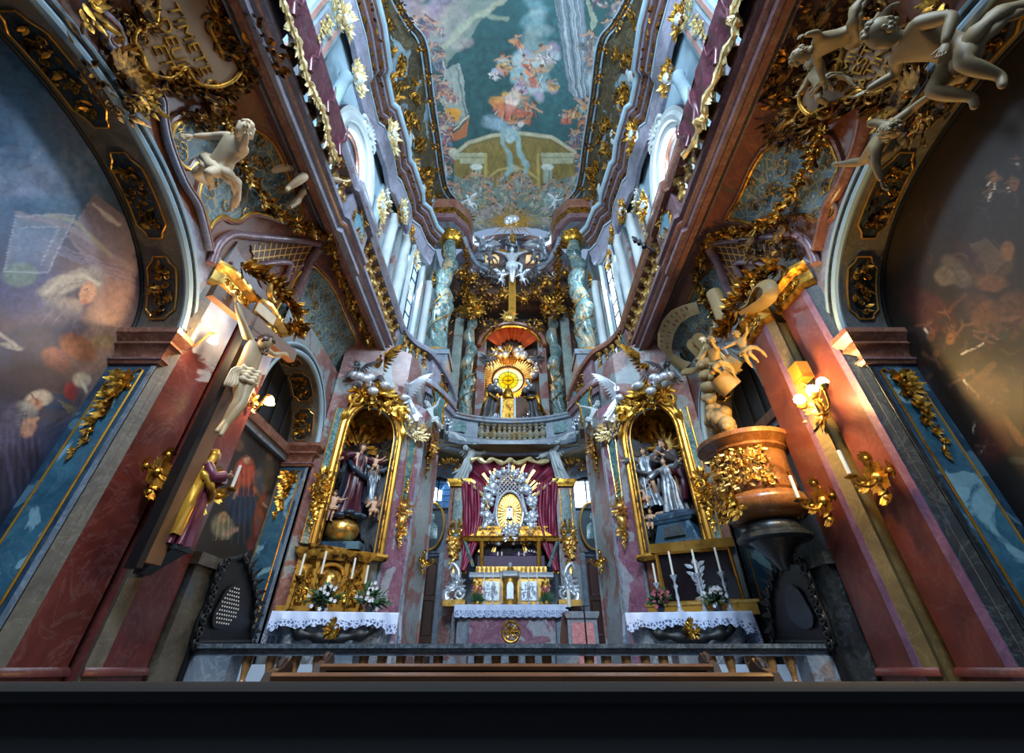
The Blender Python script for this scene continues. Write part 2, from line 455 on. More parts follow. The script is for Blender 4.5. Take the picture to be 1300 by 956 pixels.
def hair(g, c, f, up, r, seed=1, long=0, top=1.0):
    f = Vector(f).normalized(); up = Vector(up); sd = f.cross(up).normalized(); up = sd.cross(f); c = Vector(c); R = random.Random(seed)
    for k in range(46):
        a = R.uniform(0, 2*pi); z = R.uniform(-.35-long, 1)
        q = cos(a)
        if q > .35 and z < .5: continue
        zz = max(-1, min(1, z)); rr = sqrt(max(.05, 1-zz*zz)); rr = max(rr, .55) if z < 0 else rr
        p = c+f*(q*rr*.85*r)+sd*(sin(a)*rr*.75*r)+up*(z*r*1.05); g.ball(p, r*R.uniform(.17, .28), 6, 4)
    g.ball(c+up*r*.25-f*r*.12, (r*.82, r*.82, r*.85), 10, 7); return g
def robe(g, secs, folds=9, amp=.12, seed=0, n=56, twist=.6, ph0=0):
    """secs: (centre, rx, ry) rings from bottom to top"""
    R = random.Random(seed); ph = [R.uniform(0, 6) for _ in range(4)]; rings = []; m = len(secs)
    # resample smoothly
    S = []
    P = bez([s[0] for s in secs], 4); rx = bez([(s[1], s[2], s[3] if len(s) > 3 else 1) for s in secs], 4)
    for i, (c, r) in enumerate(zip(P, rx)):
        t = i/(len(P)-1); row = []
        for k in range(n):
            a = 2*pi*k/n; w = amp*(1.25-.85*t)*r[2]
            d = w*(sin(folds*a+ph[0]+twist*3*t)+.55*sin(folds*1.7*a+ph[1]-twist*5*t)+.35*sin(3*a+ph[2]+t*7))
            row.append(Vector(c)+Vector((r[0]*(1+d)*cos(a), r[1]*(1+d)*sin(a), 0)))
        rings.append(row)
    return g.loft(rings)
def cloak(g, secs, a0, a1, th=.02, folds=7, amp=.1, seed=0, n=30):
    R = random.Random(seed); ph = [R.uniform(0, 6) for _ in range(3)]; P = bez([s[0] for s in secs], 4); rx = bez([(s[1], s[2], 0) for s in secs], 4); rings = []
    for i, (c, r) in enumerate(zip(P, rx)):
        t = i/(len(P)-1); o = []; inn = []
        for k in range(n):
            a = a0+(a1-a0)*k/(n-1); d = amp*(1.2-.8*t)*(sin(folds*a+ph[0]+2*t)+.5*sin(folds*2.1*a+ph[1]-4*t))
            o.append(Vector(c)+Vector((r[0]*(1+d)*cos(a), r[1]*(1+d)*sin(a), 0))); inn.append(Vector(c)+Vector(((r[0]*(1+d)-th)*cos(a), (r[1]*(1+d)-th)*sin(a), 0)))
        rings.append(o+inn[::-1])
    return g.loft(rings)
def wing(g, o, d, up, n, L, seed=0, k=9):
    o, d, up, n = (Vector(q) for q in (o, d, up, n))
    g.tube([o, o+d*L*.35+up*L*.35, o+d*L*.75+up*L*.45], [L*.06, L*.07, L*.02], 6)
    for row, (ll, ww) in enumerate(((.62, .06), (.36, .07))):
        for i in range(k):
            t = (i+.5)/k; p = o+(d*.75+up*.45)*(L*t*(1 if t > .4 else 1)); p = o.lerp(o+d*L*.35+up*L*.35, min(1, t*2)) if t < .5 else (o+d*L*.35+up*L*.35).lerp(o+d*L*.75+up*L*.45, t*2-1)
            g.leaf(p+n*L*.02*row, d*(.25+1.1*t)-up*(1.1-1.0*t), n, L*ll*(.75+.4*t), L*ww, .1, 4)
    return g
def std_pose(H, kind=0, seed=0):
    """standing / flying / seated joints in local space, facing -y, feet at z = 0"""
    R = random.Random(seed); j = lambda x, y, z: Vector((x*H, y*H, z*H))
    J = dict(pel=j(0, 0, .52), wst=j(0, 0, .62), cst=j(0, 0, .74), nck=j(0, 0, .84), hd=j(0, -.015, .925), shL=j(.105, 0, .8), shR=j(-.105, 0, .8),
             elL=j(.17, -.02, .66), haL=j(.15, -.14, .58), elR=j(-.17, -.02, .66), haR=j(-.12, -.15, .62), hipL=j(.055, 0, .5), hipR=j(-.055, 0, .5),
             knL=j(.065, -.03, .28), knR=j(-.065, .0, .28), anL=j(.06, .02, .04), anR=j(-.06, .03, .04), toL=j(.07, -.09, .015), toR=j(-.07, -.07, .015))
    if kind == 1:   # flying: arms flung, one leg back
        J.update(elL=j(.24, -.05, .84), haL=j(.33, -.1, .96), elR=j(-.23, -.08, .78), haR=j(-.33, -.2, .76), knL=j(.09, -.14, .34), anL=j(.1, .0, .14), toL=j(.11, -.03, .06), knR=j(-.1, .02, .28), anR=j(-.16, .18, .15), toR=j(-.18, .25, .1))
    if kind == 2:   # seated
        J.update(knL=j(.1, -.22, .5), anL=j(.1, -.24, .27), toL=j(.11, -.33, .24), knR=j(-.11, -.2, .54), anR=j(-.06, -.22, .3), toR=j(-.06, -.3, .26), elL=j(.2, -.04, .68), haL=j(.16, -.2, .64), elR=j(-.21, 0, .74), haR=j(-.28, -.12, .84))
    if kind == 3:   # kneeling / leaning, arm up
        J.update(elL=j(.16, -.12, .84), haL=j(.16, -.2, .98), elR=j(-.2, -.04, .7), haR=j(-.26, -.14, .6), knL=j(.09, -.2, .42), anL=j(.08, -.04, .3), toL=j(.08, -.02, .22), knR=j(-.09, -.08, .28), anR=j(-.09, .12, .22), toR=j(-.1, .2, .2))
    if kind == 4:   # praying
        J.update(elL=j(.15, -.09, .66), haL=j(.03, -.19, .74), elR=j(-.15, -.09, .66), haR=j(-.03, -.19, .73))
    if kind == 5:   # arms wide
        J.update(elL=j(.24, -.02, .78), haL=j(.36, -.06, .84), elR=j(-.24, -.02, .74), haR=j(-.34, -.1, .64))
    return J
def putto(name, label, loc, H, kind=1, rot=(0, 0, 0), mat='cream', seed=0, group=None, wings=True, cat='statue', cloth=True, hmat=None):
    """chubby winged child figure: body, hair, wings, drapery"""
    t = thing(name, label, cat, loc, 0, group, absolute=False); t.rotation_euler = rot
    J = std_pose(H, kind, seed)
    for k in ('kn', 'an', 'to'):
        for s in 'LR': J[k+s].z = J[k+s].z*.85+.08*H
    J['hd'].z += .02*H; hd = J['hd']; R = random.Random(seed); fx = R.uniform(-.6, .6); f = Vector((fx, -1, R.uniform(-.35, .15)))
    g = MB(); body(g, J, H, 1.32, f=f, hs=.098); g.build('body', M[mat], t, smooth=80)
    g = MB(); hair(g, hd, f, (0, 0, 1), .098*H, seed); g.build('hair', M[hmat or mat], t, smooth=80)
    if wings:
        for sg in (1, -1):
            g = MB(); wing(g, J['cst']+Vector((sg*.05*H, .08*H, .02*H)), (sg*.8, .5, 0), (0, .1, 1), (0, 1, 0), .42*H, seed); g.build('wing', M[mat], t)
    if cloth:
        g = MB(); P = bez([J['hipR']+Vector((-.09*H, -.03*H, .02*H)), J['pel']+Vector((0, -.1*H, -.02*H)), J['hipL']+Vector((.1*H, -.03*H, .03*H)), J['hipL']+Vector((.16*H, .1*H, -.05*H)), J['hipL']+Vector((.2*H, .16*H, -.25*H))], 4)
        g.tube(P, [.05*H*(1+.25*sin(i*1.9)) for i in range(len(P))], 8, .6); g.tube([p+Vector((0, -.01*H, -.05*H)) for p in P], [.04*H*(1+.3*sin(i*2.3+1)) for i in range(len(P))], 8, .6); g.build('loincloth', M[mat], t, smooth=80)
    return t
def saint(name, label, loc, H, rz=0, robem='crim', cloakm='blue', skinm='skin', hairm='wood', pose=0, seed=0, group=None, cat='statue', wings=False, long=.5, cl=(.3, 3.4), lean=0, veil=False, beard=False, wm=None, halo=False):
    """standing robed figure, facing local -y"""
    t = thing(name, label, cat, loc, rz, group, absolute=False); t.rotation_euler = (.35 if loc[2] > 4 else 0, lean, rz)
    J = std_pose(H, pose, seed); R = random.Random(seed); q = R.uniform(-.3, .3); f = Vector((q, -1, -.1))
    j = lambda x, y, z: Vector((x*H, y*H, z*H))
    g = MB(); body(g, J, H, 1.0, f=f); g.build('body', M[skinm], t, smooth=80)
    sw = R.uniform(-.03, .03); g = MB()
    robe(g, [(j(sw, .01, .0), .17*H, .13*H), (j(sw*.6, 0, .14), .135*H, .11*H), (j(0, -.01, .32), .115*H, .098*H), (j(0, 0, .5), .112*H, .092*H), (j(0, 0, .63), .088*H, .072*H), (j(0, 0, .74), .105*H, .075*H), (j(0, 0, .82), .075*H, .05*H), (j(0, 0, .85), .035*H, .03*H)], 8, .17, seed)
    for s in 'LR':
        g.tube([J['sh'+s]-Vector((0, 0, .0)), J['sh'+s].lerp(J['el'+s], .5), J['el'+s], J['el'+s].lerp(J['ha'+s], .75)], [.05*H, .056*H, .055*H, .066*H], 10)
    g.build('robe', M[robem], t, smooth=70)
    if cloakm:
        g = MB(); cloak(g, [(j(sw+.02, .03, .08), .2*H, .17*H), (j(.01, .02, .3), .17*H, .15*H), (j(.0, .01, .52), .15*H, .13*H), (j(0, .01, .7), .135*H, .105*H), (j(0, .01, .83), .1*H, .07*H)], cl[0], cl[1], .02*H, 6, .19, seed+3)
        P = bez([j(.15, .0, .55), j(.05, -.13, .5), j(-.12, -.1, .58), j(-.15, .02, .7)], 5); g.tube(P, [.035*H*(1+.2*sin(i*2)) for i in range(len(P))], 8)
        P = bez([j(.16, -.02, .55), j(.19, -.06, .38), j(.15, -.05, .2)], 5); g.tube(P, [.05*H*(1.1-.03*i) for i in range(len(P))], 8, .5)
        g.build('cloak', M[cloakm], t, smooth=70)
    g = MB()
    if veil:
        hd = J['hd']; cloak(g, [(j(0, .02, .78), .12*H, .1*H), (hd+j(0, .012, -.03), .078*H, .085*H), (hd+j(0, .01, .03), .073*H, .08*H), (hd+j(0, .01, .075), .04*H, .045*H), (hd+j(0, .01, .088), .01*H, .01*H)], -.6, 3.75, .012*H, 5, .06, seed)
        g.build('veil', M[cloakm or robem], t, smooth=70)
    else:
        hair(g, J['hd'], f, (0, 0, 1), .066*H, seed, long)
        if beard:
            for k in range(9): g.ball(J['hd']+f.normalized()*(.05*H)+Vector((R.uniform(-.025, .025)*H, 0, -R.uniform(.035, .085)*H)), .017*H, 6, 4)
        g.build('hair', M[hairm], t, smooth=80)
    if wings:
        for sg in (1, -1):
            g = MB(); wing(g, J['cst']+j(sg*.04, .06, .05), (sg*.95, .3, 0), (0, .15, 1), (0, 1, 0), .58*H, seed, 12); g.build('wing', M[wm or skinm], t)
    if halo:
        g = MB()
        for k in range(22):
            a = 2*pi*k/22; g.leaf(J['hd']+j(0, .07, 0), (cos(a), .1, sin(a)), (0, -1, 0), (.2 if k % 2 else .14)*H, .012*H, 0, 2)
        g.build('halo', M['goldb'], t)
    return t
# ================================================================ materials of the place
M = {}
M['redm'] = marble('red_marble', '3c1a1a', '6c322c', 'a88078', .9, '9a8c86', .68, .9, .08, .33)
M['redm2'] = marble('red_scagliola', '401c1a', '70362c', 'a88878', 1.0, '94887c', .67, 1.1, .08, .33)
M['pinkm'] = marble('pink_marble', '74405c', '9a6c78', 'd0c0c8', 1.4, 'a8a8b0', .53, 1.5, .25, .3)
M['mixm'] = marble('mixed_marble', '74403a', '8c6a66', 'c8bcb6', 1.3, '8c9698', .5, 1.3, .25, .3)
M['bluem'] = marble('blue_marble', '142c44', '34586e', '7c9cac', 1.6, '567a8c', .58, 2.2, .12, .3)
M['greyb'] = marble('grey_blue_marble', '566270', '86929e', 'c4ced6', 1.5, '776a68', .6, 1.5, .25, .35)
M['lav'] = marble('lavender_marble', '686878', '9494a4', 'c8ccd8', 1.8, '7c6c74', .62, 2, .2, .35)
M['purp'] = marble('purple_marble', '543a54', '7c5a78', 'a894ac', 2.2, None, .6, 1, .2, .35)
M['darkm'] = marble('dark_marble', '181b1e', '2c3234', '566060', 2.2, None, .6, 1, .5, .3)
M['olive'] = marble('olive_stucco', '4c4026', '6a5830', '8a7a50', 1.5, None, .6, 1, .3, .5)
M['archm'] = marble('arch_stucco', '4a4238', '6e6656', '8e8a7c', 1.8, '565c60', .6, 1.2, .3, .45)
M['greenm'] = marble('green_marble', '2c5054', '5c8688', 'b8ccc8', 2.6, '8c8a6a', .6, 2.2, .6, .25)
M['brown'] = marble('brown_stucco', '4e2410', '8a4c22', 'a8703c', 1.0, '5c4a2c', .62, .9, .3, .45)
M['mauve'] = marble('mauve_moulding', '5e4148', '86646a', 'b09a9c', 2.4, None, .6, 1, .4, .35)
M['mould'] = marble('red_brown_moulding', '643a2c', '966450', 'c09c88', 2.0, None, .6, 1, .4, .3)
M['white'] = plain('white_stucco', 'b8c2c4', .55, var=.2, scale=2)
M['cream'] = plain('cream_stucco', 'cdb795', .6, var=.2, scale=8, bump=.1)
M['ltblue'] = plain('pale_blue_stucco', '8fa9b6', .5, var=.18, scale=2.5)
M['skin'] = plain('painted_flesh', 'c49a7c', .5, var=.15, scale=9)
M['silver'] = gold('silver', 'd0d8e2', '70787e', .3, 14, .55, .3)
M['gold'] = gold('gold')
M['gold2'] = gold('old_gold', 'c08a34', '3c240c', .4, 8, .88, .47)
M['goldb'] = gold('bright_gold', 'e0b05c', '6a4414', .3, 9, .85, .38, .3)
M['goldflat'] = gold('gilt_strip', 'c8923c', '8a5818', .32, 4, .75, .35, .1)
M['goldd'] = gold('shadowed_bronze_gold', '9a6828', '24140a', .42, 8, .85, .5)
M['putd'] = plain('shaded_cream_stucco', '7c6a48', .6, var=.25, scale=6)  # cream stucco darkened in its colour to stand in for the dim vault corner
M['wood'] = plain('walnut', '4a2c1c', .4, var=.4, scale=3)
M['pewwood'] = plain('pew_wood', '6a4228', .38, var=.45, scale=4)
M['black'] = plain('black_lacquer', '040508', .5, var=.3)
M['dark'] = plain('dark_shade_cloth', '0c0b0d', .8)
M['crim'] = plain('crimson_velvet', '8a1c40', .42, var=.4, scale=5)
M['crimd'] = marble('crimson_scagliola_drape', '3c1020', '5c1c2e', '9c6c78', 2.0, None, .6, 1, .35, .3)
M['lace'] = plain('white_linen', 'c6d2ec', .8, var=.08)
M['candle'] = plain('candle_wax', 'e6e0d0', .5, var=.05)
M['iron'] = plain('dark_iron', '14141a', .5, .4)
M['leafg'] = plain('green_leaves', '24502a', .6, var=.4, scale=20)
M['petalw'] = plain('white_petals', 'e2dfe4', .7, var=.1)
M['petalp'] = plain('pink_petals', 'b45a6a', .7, var=.2)
M['glassd'] = plain('dark_glass', '1c1418', .12, var=.5, scale=3)
M['ltbm'] = marble('light_blue_marble', '183c54', '44788c', '8cacb4', 1.2, '84acb8', .57, 1.5, .12, .3)
M['ltbm2'] = marble('teal_marble_inset', '3c7488', '6ca0b0', 'b8d4d8', 3, None, .6, 1, .5, .3)
M['goldcr'] = gold('cream_gold', 'e8d49c', '8c6c38', .4, 8, .6, .35)
M['portr'] = plain('dim_blue_canvas', '24343c', .5, var=.4, scale=3)
M['ltgreen'] = marble('grey_green_marble', '76827c', '9ca8a0', 'c8d0c8', 1.5, '8c7868', .6, .8, .3, .35)
M['apse'] = marble('dark_rust_stucco', '2c1c14', '5c3c28', '8c6c4c', 1.5, '3c3430', .55, 1, .3, .5)
M['lun'] = marble('mauve_plaster', '6a5c68', '8c7c84', 'b0a4a8', 1.2, '7c8c8c', .58, .9, .3, .5)
M['pkbeige'] = plain('rose_beige_moulding', 'a07c74', .5, var=.2)
M['pinkp'] = marble('rose_marble', 'a05c64', 'c88c8c', 'e8d0cc', 5, 'b0b4b0', .6, 5, .5, .3)
M['banner'] = plain('ochre_stucco', '8c7448', .6, var=.25, scale=6)
M['shut'] = plain('dark_grey_boards', '23262a', .5, var=.5, scale=2)
M['slate'] = plain('slate_paint', '1c2430', .4)
M['railm'] = marble('dark_grey_rail_marble', '2c343c', '56626c', 'a0acb4', 4, None, .6, 1, .5, .28)
M['step'] = plain('pale_marble_step', 'aebccc', .5, var=.1, scale=2)
M['corn'] = marble('dark_brown_cornice', '38221e', '64443c', '94766e', 2.0, None, .6, 1, .2, .32)
M['vcol'] = vcol('fresco_paint')
M['vcolg'] = vcol('oil_paint', .5)
# starry trellis plaster: pale lines and stars on slate blue
def starry():
    n = NT('starry_blue_plaster')
    v = n.node('ShaderNodeTexVoronoi', feature='DISTANCE_TO_EDGE'); v.inputs['Scale'].default_value = 8.5
    w = n.node('ShaderNodeTexVoronoi', feature='F1'); w.inputs['Scale'].default_value = 8.5
    n.link(n.pos, v.inputs['Vector']); n.link(n.pos, w.inputs['Vector'])
    e = n.fr(v.outputs['Distance'], .07, .03); st = n.fr(w.outputs['Distance'], .17, .12)
    nz = n.noise(16, 3, .6, 2); ln = n.fr(n.math('ABSOLUTE', n.math('SUBTRACT', nz, .5)), .03, .01)
    base = n.ramp(n.noise(3), [(.3, lin('2a4650')), (.7, lin('4e7484'))])
    c = n.mix(n.math('MULTIPLY', n.math('ADD', e, n.math('MULTIPLY', ln, .5)), .55), base, lin('a89c6c'))
    c = n.mix(n.math('MULTIPLY', st, .5), c, lin('c4ccc0')); n.bump(e, .3, .01)
    return n.set(c, .5)
M['star'] = starry()
def lattice():
    n = NT('gold_lattice'); s = n.node('ShaderNodeSeparateXYZ'); n.link(n.pos, s.inputs[0])
    out = None
    for sg in (1, -1):
        a = n.math('ADD', s.outputs[1], n.math('MULTIPLY', s.outputs[2], sg*.75))
        f = n.math('FRACT', n.math('MULTIPLY', a, 7.5)); f = n.fr(n.math('ABSOLUTE', n.math('SUBTRACT', f, .5)), .09, .04)
        out = f if out is None else n.math('MAXIMUM', out, f)
    return n.set(n.mix(out, lin('4a2a14'), lin('d8a040')), .4, .3)
M['latt'] = lattice()
def lacem():
    n = NT('lace_edge'); v = n.node('ShaderNodeTexVoronoi', feature='DISTANCE_TO_EDGE'); v.inputs['Scale'].default_value = 22
    n.link(n.pos, v.inputs['Vector']); e = n.fr(v.outputs[0], .2, .1)
    return n.set(n.mix(e, lin('5c6888'), lin('c4d2f0')), .8)
M['lacee'] = lacem()

# ================================================================ lower nave: arches, niches, piers (both sides)
AC, AA, AZ, AR = 1.85, 2.04, 2.95, 1.38        # first arch: centre, half width, springing, rise
BC, BA, BZ, BR = 6.42, 1.1, 3.2, 1.12          # second arch
def arch_pt(c, a, z0, r, t): return c+a*cos(t), z0+r*sin(t)
XW1, XF1, XW2, XF2 = 4.35, 3.83, 4.2, 3.6
FLOORZ = -EYE
def cove(y, ph): return 3.03+.8*cos(ph), 4.3+1.7*sin(ph)
def on_cove(px, py, off=0.0):
    d = ray(px, py); A = .8-off; B = 1.7-off; x0, z0 = 3.03, 4.3; ax = abs(d.x)
    a = ax*ax/A**2+d.z*d.z/B**2; b = -2*(ax*x0/A**2+d.z*z0/B**2); c = x0*x0/A**2+z0*z0/B**2-1
    D = b*b-4*a*c
    t = (-b+sqrt(max(D, 0)))/(2*a); return d*t
def cove_n(p):
    n = Vector(((abs(p.x)-3.03)/.64*(1 if p.x > 0 else -1), 0, (p.z-4.3)/2.89)); return -n.normalized()
for s, side in ((-1, 'left'), (1, 'right')):
    S = lambda x, y, z: (s*x, y, z)
    # nave face with its two arch openings, as a slab from the wall line back
    w = MB()
    def face(X, y0, y1, arches, ztop, xb):
        # columns of quads between lower curve and ztop
        N = 90; ys = [y0+(y1-y0)*i/N for i in range(N+1)]
        for (c, a, z, r) in arches: ys += [c-a, c+a, c-a+.001, c+a-.001, c-a-.001, c+a+.001]
        ys = sorted(set(round(q, 4) for q in ys if y0 <= q <= y1)); lo = []
        for q in ys:
            zz = FLOORZ
            for (c, a, z, r) in arches:
                if abs(q-c) < a-.0005: zz = z+r*sqrt(max(0, 1-((q-c)/a)**2))
            lo.append(zz)
        for i in range(len(ys)-1):
            w.add([S(X, ys[i], lo[i]), S(X, ys[i+1], lo[i+1]), S(X, ys[i+1], ztop), S(X, ys[i], ztop)], [(0, 1, 2, 3)])
    face(XF1, -4, 3.95, [(AC, AA, AZ, AR)], 4.75, XW1)
    struct(w, 'wall_%s' % side, M['lav']); w = MB()
    face(3.78, 3.95, 5.3, [], 4.6, XW2); struct(w, 'wall_%s_recess' % side, M['olive'] if s > 0 else M['redm2']); w = MB(); w.box((min(s*3.545, s*3.9), 4.6, FLOORZ), (max(s*3.545, s*3.9), 4.64, 3.78)); struct(w, 'wall_%s_return' % side, M['olive'] if s > 0 else M['redm']); w = MB()
    face(XF2+.02, 5.3, 7.6, [(BC, BA, BZ, BR)], 4.9, XW2)
    w.add([S(XF1, 3.95, FLOORZ), S(3.78, 3.95, FLOORZ), S(3.78, 3.95, 4.7), S(XF1, 3.95, 4.7)], [(0, 1, 2, 3)])
    nA, nB = Vector((3.36, 7.8, 0)), Vector((2.44, 8.66, 0))
    def quad(p, q_, z0, z1): w.add([S(p[0], p[1], z0), S(q_[0], q_[1], z0), S(q_[0], q_[1], z1), S(p[0], p[1], z1)], [(0, 1, 2, 3)])
    quad((XF2, 7.6), nA, FLOORZ, 6.1); quad(nB, (2.2, 9.35), FLOORZ, 6.1); quad(nA, nB, FLOORZ, 1.62)
    for i in range(24):
        fa, fb = i/24, (i+1)/24; za = 3.75+.67*sqrt(max(0, 1-(2*fa-1)**2)); zb_ = 3.75+.67*sqrt(max(0, 1-(2*fb-1)**2)); p, q_ = nA.lerp(nB, fa), nA.lerp(nB, fb)
        w.add([S(p.x, p.y, za), S(q_.x, q_.y, zb_), S(q_.x, q_.y, 6.1), S(p.x, p.y, 6.1)], [(0, 1, 2, 3)])
    w.add([S(2.2, 9.35, FLOORZ), S(2.9, 13.6, FLOORZ), S(2.9, 13.6, 6.1), S(2.2, 9.35, 6.1)], [(0, 1, 2, 3)])
    struct(w, 'wall_%s_far' % side, M['mixm'] )
    # backs of the niches behind the paintings
    w = MB(); w.box(*[tuple(sorted((s*(XW1+.03), s*(XW1+.25)))[i] if k == 0 else ((-4.2, 4.6)[i], (FLOORZ, 5)[i])[k-1] for k in range(3)) for i in (0, 1)])
    struct(w, 'wall_%s_niche' % side, M['dark'])
    # soffits and jambs
    for nm, (c, a, z, r, xw, xf, mt) in {'arch': (AC, AA, AZ, AR, XW1, XF1, 'archm'), 'small_arch': (BC, BA, BZ, BR, XW2, XF2+.02, 'archm')}.items():
        g = MB(); g.grid(lambda u, v: S(xf+(xw-xf)*v, *arch_pt(c, a, z, r, -.02+(pi+.04)*u)), 70, 6)
        struct(g, 'trim_%s_soffit_%s' % (nm, side), M[mt])
        # outer mouldings following the arch on the nave face
        for off, rr, mat in ((.03, .045, 'ltblue'), (.12, .022, 'darkm'), (.16, .03, 'ltblue')):
            g = MB(); g.tube([S(xf-.015, *arch_pt(c, a+off, z, r+off, -.0+pi*i/60)) for i in range(61)], rr, 8)
            struct(g, 'trim_%s_moulding_%s' % (nm, side), M[mat])
        g = MB(); g.tube([S(xw-.02, *arch_pt(c, a-.01, z, r-.01, pi*i/60)) for i in range(61)], .02, 6); struct(g, 'trim_%s_fillet_%s' % (nm, side), M['black'])
        for e in (1, -1):
            y = c+e*a
            g = MB(); g.add([S(xf, y, FLOORZ), S(xw, y, FLOORZ), S(xw, y, z), S(xf, y, z)], [(0, 1, 2, 3)])
            struct(g, 'wall_%s_%s_jamb' % (side, nm), M['bluem'])
# gallery underside coves
for s, side in ((-1, 'left'), (1, 'right')):
    g = MB(); g.grid(lambda u, v: (s*cove(0, v*pi/2)[0], -4+13.4*u, cove(0, v*pi/2)[1]), 60, 20)
    struct(g, 'ceiling_under_gallery_%s' % side, M['brown'])
# gallery floor slab (underside seen at the chancel curve), outline follows the parapet
GP = [(3.0, -4), (3.0, 9.0), (2.87, 9.5), (2.62, 9.85), (2.38, 10.1), (2.12, 10.6), (1.92, 11.1), (1.8, 11.5), (1.95, 12.0), (2.3, 12.5)]
for s, side in ((-1, 'left'), (1, 'right')):
    g = MB(); pts = [(s*x, y) for x, y in GP[1:]]+[(s*2.5, 13.2), (s*4.6, 13.2), (s*4.6, 9)]
    g.loft([[(x, y, 6.05) for x, y in pts], [(x, y, 6.3) for x, y in pts]]); struct(g, 'floor_gallery_%s' % side, M['olive'])
    g = MB(); g.box((min(s*3.05, s*4.6), -4, 6.05), (max(s*3.05, s*4.6), 9.0, 6.3)); struct(g, 'floor_gallery_walk_%s' % side, M['brown'])
# chancel balcony slab
BP = [(-2.6, 13.6), (-2.25, 13.85), (-1.7, 14.15), (-1.1, 14.35), (-.5, 14.45), (0, 14.48), (.5, 14.45), (1.1, 14.35), (1.7, 14.15), (2.25, 13.85), (2.6, 13.6)]
g = MB(); pts = BP+[(3.4, 13.6), (3.4, 16.9), (-3.4, 16.9), (-3.4, 13.6)]
g.loft([[(x, y, 6.0) for x, y in pts], [(x, y, 6.2) for x, y in pts]]); struct(g, 'floor_balcony', M['olive'])
# floor and chancel
g = MB(); g.box((-5, -4, FLOORZ-.1), (5, 17, FLOORZ)); struct(g, 'floor', marble('floor_stone', '3a3634', '5a5450', '88807a', 1))
g = MB(); g.box((-2.9, 9.4, FLOORZ), (2.9, 17, FLOORZ+.5)); g.box((-2.2, 10.6, FLOORZ+.5), (2.2, 17, FLOORZ+.7)); struct(g, 'floor_chancel', M['greyb'])
# back wall of the chancel, lower storey, with door and window openings left and right
YB = 15.2
g = MB(); g.box((-4.6, YB, FLOORZ), (4.6, YB+.2, 6.1)); struct(g, 'wall_back', M['greyb'])
# ================================================================ upper storey
XU = 4.3
UP = [(XU, -4), (XU, 8.2), (4.1, 9.4), (3.75, 10.6), (3.5, 12), (3.4, 13.6), (3.2, 15.6)]
for s, side in ((-1, 'left'), (1, 'right')):
    g = MB(); N = 60
    # wall with an oval window hole and a tall window hole is built of strips
    OV = (6.35, 10.3, .85, 1.3)
    def strip(y0, y1, z0, z1): g.add([(s*XU, y0, z0), (s*XU, y1, z0), (s*XU, y1, z1), (s*XU, y0, z1)], [(0, 1, 2, 3)])
    strip(-4, OV[0]-OV[2], 6, 14.2); strip(OV[0]+OV[2], 8.2, 6, 14.2)
    for i in range(40):
        ya, yb = OV[0]-OV[2]*cos(pi*i/40), OV[0]-OV[2]*cos(pi*(i+1)/40)
        ha, hb = OV[3]*sin(pi*i/40), OV[3]*sin(pi*(i+1)/40)
        g.add([(s*XU, ya, 6), (s*XU, yb, 6), (s*XU, yb, OV[1]-hb), (s*XU, ya, OV[1]-ha)], [(0, 1, 2, 3)])
        g.add([(s*XU, ya, OV[1]+ha), (s*XU, yb, OV[1]+hb), (s*XU, yb, 14.2), (s*XU, ya, 14.2)], [(0, 1, 2, 3)])
    P = UP[1:]
    for (xa, ya), (xb, yb) in zip(P[:-1], P[1:]):
        z0, z1 = 6, 15
        if (ya, yb) == (10.6, 12):
            g.add([(s*xa, ya, 12.6), (s*xb, yb, 12.6), (s*xb, yb, z1), (s*xa, ya, z1)], [(0, 1, 2, 3)])
            xm, ym = xa+(xb-xa)*.18, ya+(yb-ya)*.18; xn, yn = xa+(xb-xa)*.82, ya+(yb-ya)*.82
            g.add([(s*xa, ya, z0), (s*xm, ym, z0), (s*xm, ym, 12.6), (s*xa, ya, 12.6)], [(0, 1, 2, 3)])
            g.add([(s*xn, yn, z0), (s*xb, yb, z0), (s*xb, yb, 12.6), (s*xn, yn, 12.6)], [(0, 1, 2, 3)])
            g.add([(s*xm, ym, z0), (s*xn, yn, z0), (s*xn, yn, 8.2), (s*xm, ym, 8.2)], [(0, 1, 2, 3)])
        else: g.add([(s*xa, ya, z0), (s*xb, yb, z0), (s*xb, yb, z1), (s*xa, ya, z1)], [(0, 1, 2, 3)])
    struct(g, 'wall_%s_upper' % side, M['ltblue'])
